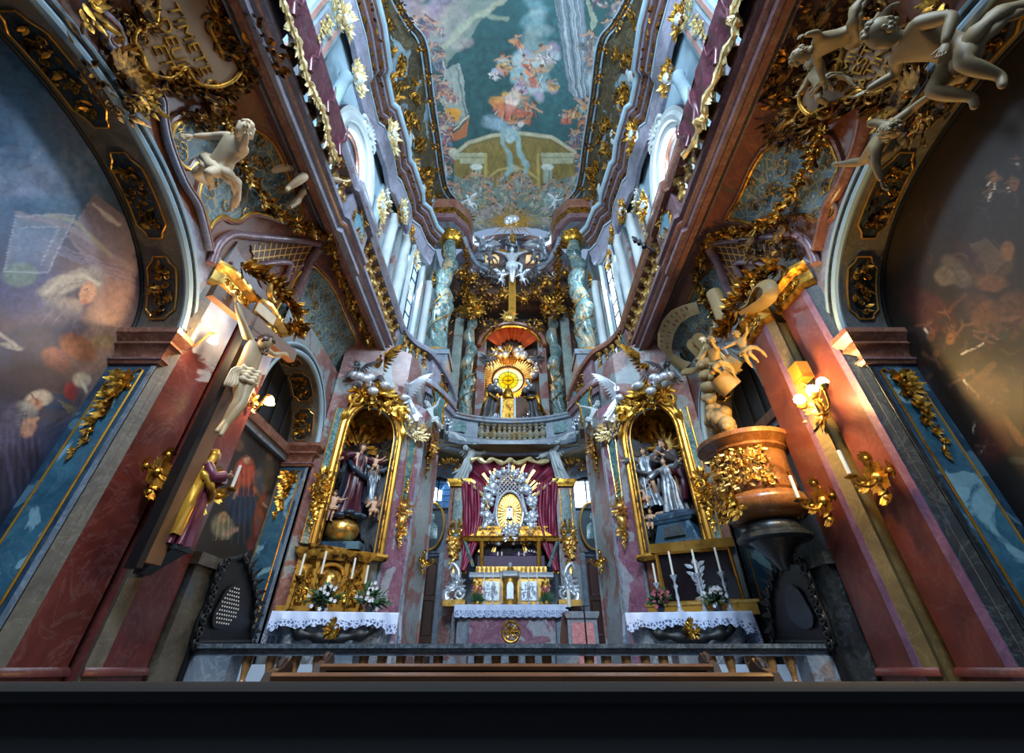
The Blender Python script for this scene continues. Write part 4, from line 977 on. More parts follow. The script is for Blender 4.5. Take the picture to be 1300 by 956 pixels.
    for (c, a, z, r, xw, xf, t0, t1, nm, q) in specs:
        def wf(u):
            e = min(u, 1-u)
            return .14+.04*min(1, e/.04) if e < .07 else (.18+.14*min(1, (e-.07)/.1))
        p0 = soff(c, a, z, r, xw, xf, radians((t0+t1)/2), .5, .01)
        t = thing('soffit_cartouche', '%s dark panel with gilt flowers under the %s arch on the %s side' % (q, nm, where), 'panel', p0, group='cartouches of the %s %s arch' % (where, nm))
        g = MB(); g.grid(lambda u, v: soff(c, a, z, r, xw, xf, radians(t0+(t1-t0)*u), .5+wf(u)*(2*v-1), .012), 40, 5); g.build('field', M['darkm'], t)
        L = [soff(c, a, z, r, xw, xf, radians(t0+(t1-t0)*k/40), .5+wf(k/40), .014) for k in range(41)]+[soff(c, a, z, r, xw, xf, radians(t0+(t1-t0)*k/40), .5-wf(k/40), .014) for k in range(40, -1, -1)]
        g = MB(); g.tube(L+[L[0]], .011 if nm == 'large' else .009, 6); g.build('border', M['goldflat'], t)
        g = MB(); R = random.Random(t0)
        for k in range(44):
            u = R.uniform(.12, .88); wd = .26*(1-abs(u-.5)*1.5); v = R.uniform(-1, 1)*wd
            p = soff(c, a, z, r, xw, xf, radians(t0+(t1-t0)*u), .5+v, .02); nn = Vector((0, c-p.y, z-p.z)).normalized()
            d = Vector((R.gauss(0, 1), R.gauss(0, 1), R.gauss(0, 1)))
            if k % 4 == 0: 
                tt = radians(t0+(t1-t0)*u); uu = Vector((0, -sin(tt), cos(tt)))
                g.scroll(p+nn*.01, (1, 0, 0), uu, .045, 1.3, R.uniform(0, 6), .2, 1, 5, 8)
            elif k % 4 == 1: g.ball(p+nn*.01, .02, 6, 4)
            else: g.leaf(p, d-nn*d.dot(nn)+nn*.3, nn, .085, .022, .3, 3)
        g.build('flowers', M['gold2' if s > 0 else 'gold2'], t)
# ================================================================ gallery underside: panels, ribs, garlands
def surf(px, py, off=0.0):
    p = on_cove(px, py, off); 
    if p.z < 4.32:
        q = onX(px, py, (XF1-off)*(1 if px > CXP else -1)); return q
    return p
def cpar(p):    # cove parameters of a point
    return p.y, atan2((p.z-4.3)/1.7, (abs(p.x)-3.03)/.8)
def cove_patch(g, poly, off, step=.035):
    Q = [cpar(on_cove(*p)) for p in poly]; s = 1 if poly[0][0] > CXP else -1
    y0, y1 = min(q[0] for q in Q), max(q[0] for q in Q); a0, a1 = min(q[1] for q in Q), max(q[1] for q in Q)
    def ins(y, a):
        r = False
        for i in range(len(Q)):
            (ya, aa), (yb, ab) = Q[i], Q[(i+1) % len(Q)]
            if (aa > a) != (ab > a) and y < (yb-ya)*(a-aa)/(ab-aa)+ya: r = not r
        return r
    ny, na = int((y1-y0)/step)+1, int((a1-a0)*1.3/step)+1; st = {}
    def vid(i, j):
        if (i, j) not in st:
            y, a = y0+(y1-y0)*i/ny, a0+(a1-a0)*j/na; st[(i, j)] = len(V); V.append((s*(3.03+(.8-off)*cos(a)), y, 4.3+(1.7-off)*sin(a)))
        return st[(i, j)]
    V, F = [], []
    for i in range(ny):
        for j in range(na):
            if ins(y0+(y1-y0)*(i+.5)/ny, a0+(a1-a0)*(j+.5)/na): F.append((vid(i, j), vid(i+1, j), vid(i+1, j+1), vid(i, j+1)))
    g.add(V, F); return g
def mirror(P): return [(2*CXP+4-x, y) for x, y in P]
A1 = [(235, 151), (223, 158), (217, 174), (220, 188), (227, 204), (236, 213), (243, 214), (249, 206), (255, 214), (256, 228), (252, 245), (255, 258), (261, 270), (266, 290), (272, 281), (284, 274), (294, 279), (304, 279), (314, 272), (325, 270), (340, 274), (355, 279), (370, 279), (384, 275), (380, 258), (372, 240), (359, 204), (345, 180), (325, 166), (305, 162), (290, 158), (254, 152)]
A1R = [(968, 194), (990, 184), (1015, 186), (1035, 182), (1050, 178), (1060, 196), (1064, 214), (1056, 232), (1053, 250), (1058, 268), (1040, 280), (1018, 272), (1000, 276), (980, 272), (960, 285), (940, 280), (925, 277), (935, 258), (944, 240), (955, 215)]
B1 = [(345, 412), (352, 392), (366, 372), (378, 350), (396, 338), (408, 348), (420, 362), (432, 386), (444, 414), (458, 444), (462, 462), (446, 474), (425, 480), (410, 476), (402, 455), (394, 438), (378, 426), (360, 420)]
for P, nm in ((A1, 'blue plaster field with pale stars behind the two putti over the crucifix pier'), (A1R, 'dim green-blue plaster field with gilt tracery, beneath the toppling putto by the lamp pier'), (B1, 'blue-green plaster field beneath the garland above the small arch with the dark shutter'), (mirror(B1), 'plaster field behind the white scroll banner above the pulpit')):
    t = thing('starry_plaster_panel', nm, 'panel', on_cove(*P[0]), group='starry panels under the galleries')
    g = MB(); cove_patch(g, P, .014); g.build('field', M['star'], t)
    g = MB(); L = [on_cove(x, y, .02) for x, y in P]; L = bez(L+[L[0]], 4); g.tube(L, .024, 6); g.build('border', M['goldflat' if P[0][0] < 400 else 'gold2'], t)
    L2 = [on_cove(x, y, .012) for x, y in P]; g = MB(); cc = sum(L2, Vector())/len(L2); L2 = [cc+(p-cc)*1.07 for p in L2]; g.tube(bez(L2+[L2[0]], 4), .035, 6); g.build('outer_rib', M['mould'], t)
    # fine gilded tracery
    g = MB(); R = random.Random(11)
    xs = [p[0] for p in P]; ys = [p[1] for p in P]
    def pin(x, y):
        r = False
        for i in range(len(P)):
            (xa, ya), (xb, yb) = P[i], P[(i+1) % len(P)]
            if (ya > y) != (yb > y) and x < (xb-xa)*(y-ya)/(yb-ya)+xa: r = not r
        return r
    k = 0
    while k < 60:
        x, y = R.uniform(min(xs), max(xs)), R.uniform(min(ys), max(ys))
        if not pin(x, y): continue
        k += 1; p = on_cove(x, y, .03); n = cove_n(p); u = Vector((0, 1, 0)); v = n.cross(u)
        g.scroll(p, u*R.choice((1, -1)), v, R.uniform(.05, .1), 1.1, R.uniform(0, 6), .09, 1, 4, 9)
    g.build('tracery', M['gold2'], t)
LT = [(318, 312), (340, 308), (362, 308), (384, 310), (402, 314), (400, 322), (388, 332), (380, 350), (372, 368), (364, 384), (356, 378), (360, 360), (366, 344), (372, 330), (356, 328), (340, 330), (322, 336)]
for P, w in ((LT, 'crucifix'), (mirror(LT), 'pulpit')):
    t = thing('lattice_band', 'brown band with gold diamond lattice between mauve ribs, vault above the %s' % w, 'panel', on_cove(*P[0])); s = -1 if P[0][0] < CXP else 1
    g = MB(); cove_patch(g, P, .02); g.build('lattice', M['latt'], t)
    g = MB()
    F = (lambda q: q) if s < 0 else (lambda q: mirror([q])[0])
    for L, r in (([(268, 335), (278, 310), (296, 298), (318, 300), (340, 302), (362, 304), (385, 306), (405, 310)], .06), ([(322, 340), (345, 334), (368, 334), (366, 346), (358, 366), (350, 384)], .05), ([(405, 316), (394, 330), (386, 350), (378, 370), (368, 392)], .08)):
        g.tube(bez([on_cove(*F(q), .04) for q in L], 5), r, 8)
    g.build('rib', M['mauve'], t, smooth=80)
# gilded leaf garlands that hang in front of the vaults
GL = [(285, 128), (290, 160), (300, 185), (306, 205), (318, 228), (335, 252), (356, 272), (378, 286), (400, 294), (420, 298), (424, 320), (430, 345), (440, 366), (448, 388), (458, 408), (468, 428), (470, 452), (468, 472)]
t = thing('leaf_garland', 'long gilded leaf garland trailing down the vault above the crucifix', 'garland', surf(*GL[-1])); g = MB(); garland(g, [surf(x, y, .1) for x, y in GL], cove_n, .13, 110, 3); g.build('foliage', M['gold2'], t)
g = MB(); R = random.Random(2)
for x, y in GL[1:]:
    p = surf(x, y, .16); g.ball(p, .035, 8, 6); acanthus(g, p, (0, 1, 0), (0, 0, 1), cove_n(p), .1, .1, 6, int(x), .6)
g.build('blossom', M['goldb'], t)
GR = [(1050, 120), (1040, 170), (1030, 200), (1010, 240), (985, 275), (960, 290), (930, 296), (900, 305), (890, 330), (884, 352), (892, 372), (905, 392), (912, 420), (910, 450), (918, 480)]
t = thing('leaf_garland', 'long gilded leaf garland trailing past the white scroll above the pulpit', 'garland', surf(*GR[-1])); g = MB(); garland(g, [surf(x, y, .1) for x, y in GR], cove_n, .13, 110, 8); g.build('foliage', M['gold2'], t)
g = MB()
for x, y in GR[1:]:
    p = surf(x, y, .16); g.ball(p, .035, 8, 6); acanthus(g, p, (0, 1, 0), (0, 0, 1), cove_n(p), .1, .1, 6, int(x), .6)
g.build('blossom', M['gold'], t)
# inscription cartouches in the near vault corners
def cartouche(P, label, lines, u_dir, s, tcol, tsize, cpx):
    p0 = on_cove(*cpx, .12); n = cove_n(p0); n.y = -.15; n.normalize(); u = Vector(u_dir); u = (u-n*u.dot(n)).normalized(); v = n.cross(u)
    t = thing('inscription_cartouche', label, 'cartouche', p0)
    pts = [onP(x, y, p0, n) for x, y in P]; loc = [((q-p0).dot(u), (q-p0).dot(v)) for q in pts]
    sm = [(q.x, q.y) for q in bez([(a, b, 0) for a, b in loc+[loc[0]]], 5)][:-1]
    g = MB(); g.prism(sm, p0-n*.02, u, v, n, .06); g.build('tablet', M['brownt'], t)
    g = MB(); g.tube([p0+u*a+v*b+n*.05 for a, b in sm+[sm[0]]], .028, 7); g.build('rim', M['gold2'], t, smooth=80)
    g = MB(); R = random.Random(4)
    for i in range(0, len(sm), 3):
        a, b = sm[i]; q = p0+u*a*1.1+v*b*1.1; d = (u*a+v*b).normalized()
        for k in range(8): g.leaf(q+u*R.uniform(-.08, .08)+v*R.uniform(-.08, .08), d+u*R.uniform(-.8, .8)+v*R.uniform(-.8, .8)+n*.3, n, R.uniform(.08, .17), .03, .6, 4)
        if i % 9 == 0: g.scroll(q+n*.05, u, v, .12, 1.5, R.uniform(0, 6), .2, R.choice((1, -1)), 6, 14)
    g.build('acanthus', M['goldd'], t)
    for k, (txt, cx, cy, ang, sz) in enumerate(lines):
        c = onP(cx, cy, p0+n*.05, n); cu = bpy.data.curves.new('inscription', 'FONT'); cu.body = txt; cu.size = sz; cu.extrude = .012; cu.align_x = 'CENTER'; cu.align_y = 'CENTER'
        # reading direction given by two photograph points
        d = (onP(cx+cos(radians(ang))*10, cy+sin(radians(ang))*10, p0+n*.05, n)-c); d.normalize(); e = n.cross(d)
        o = bpy.data.objects.new('inscription', cu); C.objects.link(o); o.parent = t; cu.materials.append(M[tcol])
        m = Matrix((d, e, n)).transposed().to_4x4(); m.translation = c; o.matrix_local = world_of(t).inverted() @ m
M['brownt'] = plain('brown_stucco_tablet', '8a6c4c', .6, var=.2, scale=2)
cartouche([(196, -12), (196, 12), (192, 30), (172, 36), (166, 52), (176, 68), (180, 84), (192, 96), (212, 100), (224, 94), (232, 86), (240, 98), (252, 108), (272, 110), (290, 104), (302, 90), (302, 78), (292, 70), (278, 66), (270, 52), (262, 34), (272, 20), (268, 0), (262, -14)],
          'brown lobed cartouche inscribed TIMETE DEUM, in the vault corner over the blue painting', [('TIMETE', 241, 52, 62, .2), ('DEUM', 222, 62, 64, .2), ('ET', 207, 72, 64, .2)], (0, 1, 0), -1, 'gold2', .2, (232, 60))
cartouche([(1082, 40), (1098, 28), (1118, 26), (1120, 46), (1112, 52), (1136, 50), (1152, 60), (1158, 78), (1150, 96), (1138, 108), (1124, 116), (1108, 120), (1094, 116), (1080, 124), (1066, 130), (1044, 140), (1032, 146), (1020, 132), (1022, 112), (1036, 100), (1050, 98), (1062, 96), (1070, 80), (1076, 60)],
          'dark gold cartouche carved with lines of letters, in the vault corner on the lamp side', [('SI MILL', 1078, 82, -65, .17), ('TESTE', 1096, 78, -62, .17), ('LATINA', 1110, 84, -58, .16), ('NIVEIS', 1124, 92, -55, .15)], (0, 1, 0), 1, 'gold2', .2, (1095, 80))
# mauve scroll mouldings of the spandrels
for P, w in (([(105, 0), (128, 20), (145, 36), (150, 52), (142, 58), (134, 50), (138, 42)], 'upper'), ([(178, 118), (176, 108), (184, 104), (196, 112), (205, 128), (207, 150), (212, 176), (220, 200), (230, 224), (236, 236), (250, 258), (256, 276), (262, 300), (266, 318)], 'lower')):
    for s in (-1, 1):
        Q = P if s < 0 else mirror(P); t = thing('spandrel_scroll', '%s mauve S-scroll moulding beside the large arch, %s side' % (w, 'crucifix' if s < 0 else 'lamp'), 'moulding', surf(*Q[-1]))
        L = bez([surf(x, y, .03) for x, y in Q], 5); g = MB(); g.tube(L, .075, 8, .6); g.build('scroll', M['lav' if s < 0 else 'mould'], t, smooth=80)
        g = MB(); g.tube([p+Vector((-s*.05, 0, 0)) for p in L], .02, 6); g.build('bead', M['mould'], t, smooth=80)
        c = surf(*Q[0], .1); g = MB(); acanthus(g, c, (0, 1, 0), (0, 0, 1), (-s, -.3, -.3), .2, .2, 16, 3, .6); g.build('leaf_cluster', M['gold2'], t)
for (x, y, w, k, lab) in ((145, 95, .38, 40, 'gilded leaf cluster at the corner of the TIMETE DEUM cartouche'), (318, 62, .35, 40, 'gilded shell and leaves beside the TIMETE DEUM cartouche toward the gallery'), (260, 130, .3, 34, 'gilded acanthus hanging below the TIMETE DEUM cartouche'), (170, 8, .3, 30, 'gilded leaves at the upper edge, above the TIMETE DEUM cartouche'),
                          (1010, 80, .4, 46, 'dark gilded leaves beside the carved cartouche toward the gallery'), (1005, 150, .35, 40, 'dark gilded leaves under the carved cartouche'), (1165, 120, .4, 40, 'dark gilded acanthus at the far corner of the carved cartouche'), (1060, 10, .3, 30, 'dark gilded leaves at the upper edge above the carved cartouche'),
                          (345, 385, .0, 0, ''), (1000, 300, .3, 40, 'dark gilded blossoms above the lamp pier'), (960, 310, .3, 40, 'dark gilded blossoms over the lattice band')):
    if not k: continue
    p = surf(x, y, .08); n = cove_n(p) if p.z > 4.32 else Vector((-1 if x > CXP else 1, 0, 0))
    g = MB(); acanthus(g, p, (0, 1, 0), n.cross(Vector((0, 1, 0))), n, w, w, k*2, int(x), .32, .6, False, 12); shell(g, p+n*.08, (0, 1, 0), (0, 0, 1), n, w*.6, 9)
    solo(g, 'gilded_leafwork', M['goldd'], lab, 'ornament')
# sculpted putti of the vaults
putto('putto', 'cream putto with outstretched arm under the gallery, above the gold garland', surf(342, 236, .3), 1.4, 1, (0, .3, radians(60)), 'cream', 3, wings=False)
putto('putto', 'cream putto seen from below on the blue starry field', surf(240, 262, .25), 1.1, 3, (.9, .5, radians(30)), 'cream', 5, wings=False)
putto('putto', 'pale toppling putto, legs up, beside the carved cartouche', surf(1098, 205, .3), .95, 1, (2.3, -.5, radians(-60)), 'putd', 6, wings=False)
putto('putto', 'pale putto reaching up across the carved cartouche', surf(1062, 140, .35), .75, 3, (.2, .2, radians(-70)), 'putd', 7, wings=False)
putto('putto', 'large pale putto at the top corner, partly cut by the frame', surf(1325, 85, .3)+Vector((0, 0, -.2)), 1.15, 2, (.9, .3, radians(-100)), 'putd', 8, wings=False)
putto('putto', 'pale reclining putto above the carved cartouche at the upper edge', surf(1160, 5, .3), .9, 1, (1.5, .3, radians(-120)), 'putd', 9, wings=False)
# ================================================================ crucifix
cp0, cn = Vector((-3.3, 4.34, 0)), Vector((.966, -.259, 0)); cd = Vector((.259, .966, 0)); cp0 = Vector((-3.3, 4.36, 0))
M['crossw'] = plain('brown_cross_wood', '6e4a30', .45, var=.4, scale=3)
t = thing('crucifix', 'tall dark wooden cross with pale carved figure, hung against the red pilasters', 'crucifix', cp0+Vector((0, 0, .4)))
g = MB()
def bar(a, b, w, th):
    a, b = Vector(a), Vector(b); d = (b-a).normalized(); sd = cn.cross(d).normalized(); g.loft([[p+sd*w+cn*th, p-sd*w+cn*th, p-sd*w-cn*th, p+sd*w-cn*th] for p in (a, b)])
bar(cp0+Vector((0, 0, .75)), cp0+Vector((0, 0, 3.85)), .085, .045); g.build('upright', M['crossw'], t)
g = MB(); bar(cp0-cd*.72+Vector((0, 0, 3.5)), cp0+cd*.72+Vector((0, 0, 3.52)), .085, .05); g.build('crossbeam', M['crossw'], t)
g = MB(); bar(cp0-cd*.11+cn*-.02+Vector((0, 0, .7)), cp0-cd*.11+cn*-.02+Vector((0, 0, 3.6)), .03, .07); g.build('black_edge', M['black'], t)
pc = cp0+cn*.17
def q(x, y, o=0): return onP(x, y, pc+cn*o, cn)
J = dict(haL=q(300, 384, -.06), elL=q(306, 405), shL=q(316, 432), cst=q(321, 440, .02), nck=q(330, 431, .05), hd=q(335, 436, .12), wst=q(316, 460, .02), pel=q(311, 477, .0),
         shR=q(334, 443), elR=q(347, 451), haR=q(360, 449, -.06), hipL=q(305, 480), hipR=q(315, 482, .03), knL=q(303, 508, .06), knR=q(308, 512, .1), anL=q(285, 536, .02), anR=q(287, 540, .06), toL=q(274, 549, .08), toR=q(279, 554, .1))
g = MB(); Hc = 1.55; fdir = cn+Vector((0, 0, -.6))+cd*.5; body(g, J, Hc, 1.0, f=fdir, up=(0, 0, 1), hs=.07); g.build('body', plain('pale_carved_wood', '9c8460', .45, var=.25, scale=7), t, smooth=80)
g = MB(); hair(g, J['hd'], fdir, (0, 0, 1), .07*Hc, 3, .6)
for k in range(8): g.ball(J['hd']+fdir.normalized()*.07+Vector((random.uniform(-.03, .03), 0, -.05-.01*k)), .022, 6, 4)
g.build('hair', M['wood'], t, smooth=80)
g = MB(); w0 = J['pel']
P = bez([w0-cd*.11+cn*.03, w0-cd*.04+cn*.11+Vector((0, 0, -.02)), w0+cd*.07+cn*.11, w0+cd*.12+cn*.02, w0+cd*.02-cn*.1, w0-cd*.11+cn*.0], 6)
for k in range(4): g.tube([p+Vector((0, 0, .05-.045*k)) for p in P], [.032*(1+.3*sin(i*1.3+k)) for i in range(len(P))], 8)
for k in range(5):
    a = w0-cd*(.1+.008*k)+cn*.06; g.tube(bez([a, a-cd*(.04+.015*k)+Vector((0, 0, -.07)), a-cd*(.02+.02*k)+Vector((0, 0, -.18-.015*k)), a-cd*(.05+.015*k)+Vector((0, 0, -.24-.01*k))], 4), [.024*(1+.3*sin(i)) for i in range(13)], 7, .6)
g.build('loincloth', M['cream'], t, smooth=80)
g = MB(); bar(cp0+cn*.06+Vector((0, 0, 3.72))-cd*.16, cp0+cn*.06+Vector((0, 0, 3.72))+cd*.16, .07, .01); g.build('title_board', M['cream'], t)
# mourning Virgin on her console
vb = onX(222, 694, -3.26)
t = saint('virgin_statue', 'painted carved Virgin in gold mantle and plum robe, standing on the grey console below the crucifix', tuple(vb), .98, radians(52), 'plum', 'goldrobe', 'skin', 'wood', 4, 5, veil=True, cl=(-1.2, 3.9)) if False else None
M['plum'] = plain('plum_painted_robe', '5e2236', .4, var=.35, scale=6); M['goldrobe'] = gold('gold_painted_mantle', 'd8a43c', '7a5418', .35, 5, .6, .35, .1); M['teal'] = plain('teal_painted_lining', '1c6474', .4)
t = saint('virgin_statue', 'carved Virgin in gold mantle and plum robe with folded hands, below the crucifix', tuple(vb), .98, radians(118), 'plum', 'goldrobe', 'skin', 'wood', 4, 5, veil=True, cl=(-.5, 3.6))
g = MB(); cloak(g, [((.03, .04, .1), .2, .16), ((.02, .03, .35), .17, .14), ((0, .02, .6), .14, .12)], -1.0, .6, .02, 6, .1, 9); 
o = g.build('mantle_lining', M['teal'], None, smooth=70); o.parent = t
g = MB(); g.box((-3.5, vb.y-.12, vb.z-.04), (-3.16, vb.y+.14, vb.z)); 
t = thing('console_bracket', 'grey marble console under the carved Virgin', 'bracket', (-3.4, vb.y, vb.z-.4)); g.build('shelf', M['darkm'], t)
g = MB(); g.loft([[(-3.5, vb.y-.1, vb.z-.04), (-3.2, vb.y-.1, vb.z-.04), (-3.2, vb.y+.12, vb.z-.04), (-3.5, vb.y+.12, vb.z-.04)], [(-3.5, vb.y-.08, vb.z-.12), (-3.3, vb.y-.08, vb.z-.12), (-3.3, vb.y+.1, vb.z-.12), (-3.5, vb.y+.1, vb.z-.12)], [(-3.5, vb.y-.06, vb.z-.24), (-3.44, vb.y-.06, vb.z-.24), (-3.44, vb.y+.08, vb.z-.24), (-3.5, vb.y+.08, vb.z-.24)]]); g.build('corbel', M['darkm'], t)
# ================================================================ gold cross sconces with candles
def sconce(label, loc, rz, r=.25, group='gilt cross sconces', absolute=False, candle=True):
    t = thing('cross_sconce', label, 'candle sconce', loc, rz, group, absolute=False); g = MB()
    for k in range(4):
        a = k*pi/2; d = Vector((cos(a), 0, sin(a))); e = Vector((-sin(a), 0, cos(a)))
        g.tube([d*0, d*r*.6, d*r*.8], [r*.12, r*.09, r*.16], 6, .5, up=(0, 1, 0))
        for q in (-1, 1): g.leaf(d*r*.35, d+e*.7*q+Vector((0, -.25, 0)), (0, -1, 0), r*.4, r*.13, .35, 3)
        for q in (-1.6, -.8, 0, .8, 1.6): g.leaf(d*r*.7, d+e*.9*q+Vector((0, -.3, 0)), (0, -1, 0), r*.46, r*.17, .35, 3)
        g.ball(d*r*.78+Vector((0, -r*.12, 0)), r*.1, 6, 4)
        for q in (.2, .35, .5, .65, .8):
            b = a+pi*q/2*1.0+0; dd = Vector((cos(a+q*pi/2), 0, sin(a+q*pi/2))); g.leaf(dd*r*.1, dd+Vector((0, -.15, 0)), (0, -1, 0), r*(.66 if q == .5 else .55), r*.14, .1, 3)
    g.ball((0, -r*.1, 0), (r*.2, r*.16, r*.2), 8, 6); g.build('cross', M['gold'], t)
    g = MB(); P = bez([(0, -.02, 0), (0, -r*.5, -r*.35), (0, -r*1.0, -r*.25), (0, -r*1.1, -r*.02)], 5); g.tube(P, r*.06, 6); g.lathe([(r*.05, 0), (r*.22, r*.05), (r*.24, r*.09), (r*.1, r*.08), (r*.1, r*.18)], (0, -r*1.1, -r*.05), 10); g.build('arm', M['gold'], t)
    if candle:
        g = MB(); g.lathe([(r*.075, 0), (r*.075, r*1.0), (r*.03, r*1.03)], (0, -r*1.1, r*.1), 8); g.build('candle', M['candle'], t)
    return t
sconce('gold cross sconce with white candle on the near red pilaster left of the crucifix', onX(198, 600, -3.62), radians(90))
sconce('gold cross sconce with white candle just behind the carved Virgin', onX(262, 622, -3.42), radians(90))
sconce('gold cross sconce with white candle on the broad near pilaster below the lamp', onX(1116, 606, 3.62), radians(-90))
sconce('gold cross sconce with white candle on the red pilaster next to the pulpit', onX(1047, 636, 3.42), radians(-90))
# ================================================================ lamps on the walls
def bulb_lamp(label, base, tip, name='wall_lamp', r=.05, cup=True):
    base, tip = Vector(base), Vector(tip); t = thing(name, label, 'wall lamp', base); g = MB(); m = (base+tip)/2
    g.tube(bez([base, base.lerp(tip, .35)+Vector((0, 0, -.1)), base.lerp(tip, .7)+Vector((0, 0, .08)), tip+Vector((0, 0, .06))], 6), .014, 6); acanthus(g, base, (0, 1, 0), (0, 0, 1), (tip-base).normalized(), .09, .12, 14, 3, .6); g.build('arm', M['goldb'], t)
    g = MB(); g.lathe([(.012, .06), (r*.7, .03), (r*1.15, -.03), (r*1.3, -.05), (r*1.1, -.045), (r*.6, .02), (.005, .045)], tip, 12); g.build('shade', M['glow2'], t)
    g = MB(); g.ball(tip-Vector((0, 0, .02)), r*.75, 10, 8); g.build('bulb', M['glow'], t); return t
M['glow'] = lamp('lit_bulb', 'ffe6b0', 45); M['glow2'] = lamp('lit_glass_shade', 'ffd890', 4)
bulb_lamp('lit bulb on a gilt bracket beside the impost of the blue arch', onX(238, 432, -3.78), onX(272, 430, -3.5), r=.045)
bulb_lamp('lit glass shade on a curved gilt arm near the dark shutter', onX(320, 512, -3.42), onX(343, 508, -3.15), r=.055)
t = thing('candelabrum_lamp', 'glowing gilt wall lamp cluster on the red pier beside the pulpit', 'wall lamp', (3.55, 4.5, 2.2)); c0 = onX(1030, 503, 3.36)
g = MB(); acanthus(g, (3.55, 4.5, c0.z), (0, 1, 0), (0, 0, 1), (-1, 0, 0), .12, .2, 26, 5, .6)
for dy in (-.22, 0, .22): g.tube(bez([(3.55, 4.48, c0.z-.1), (3.42, c0.y+dy*.5, c0.z-.18), (c0.x, c0.y+dy, c0.z-.05)], 6), .014, 6)
g.build('arm', M['goldb'], t)
for k, dy in enumerate((-.24, -.05, .2)):
    g = MB(); g.ball((c0.x, c0.y+dy, c0.z+.03+.02*k), .06, 10, 8); g.build('bulb', M['glow'], t)
    g = MB(); g.lathe([(.03, -.08), (.05, -.05), (.055, -.03), (.02, -.04)], (c0.x, c0.y+dy, c0.z+.03), 10); g.build('drip_pan', M['goldb'], t)
g = MB(); g.box((3.42, 4.32, c0.z+.3), (3.56, 4.5, c0.z+.52)); g.build('plaque', M['goldflat'], t)
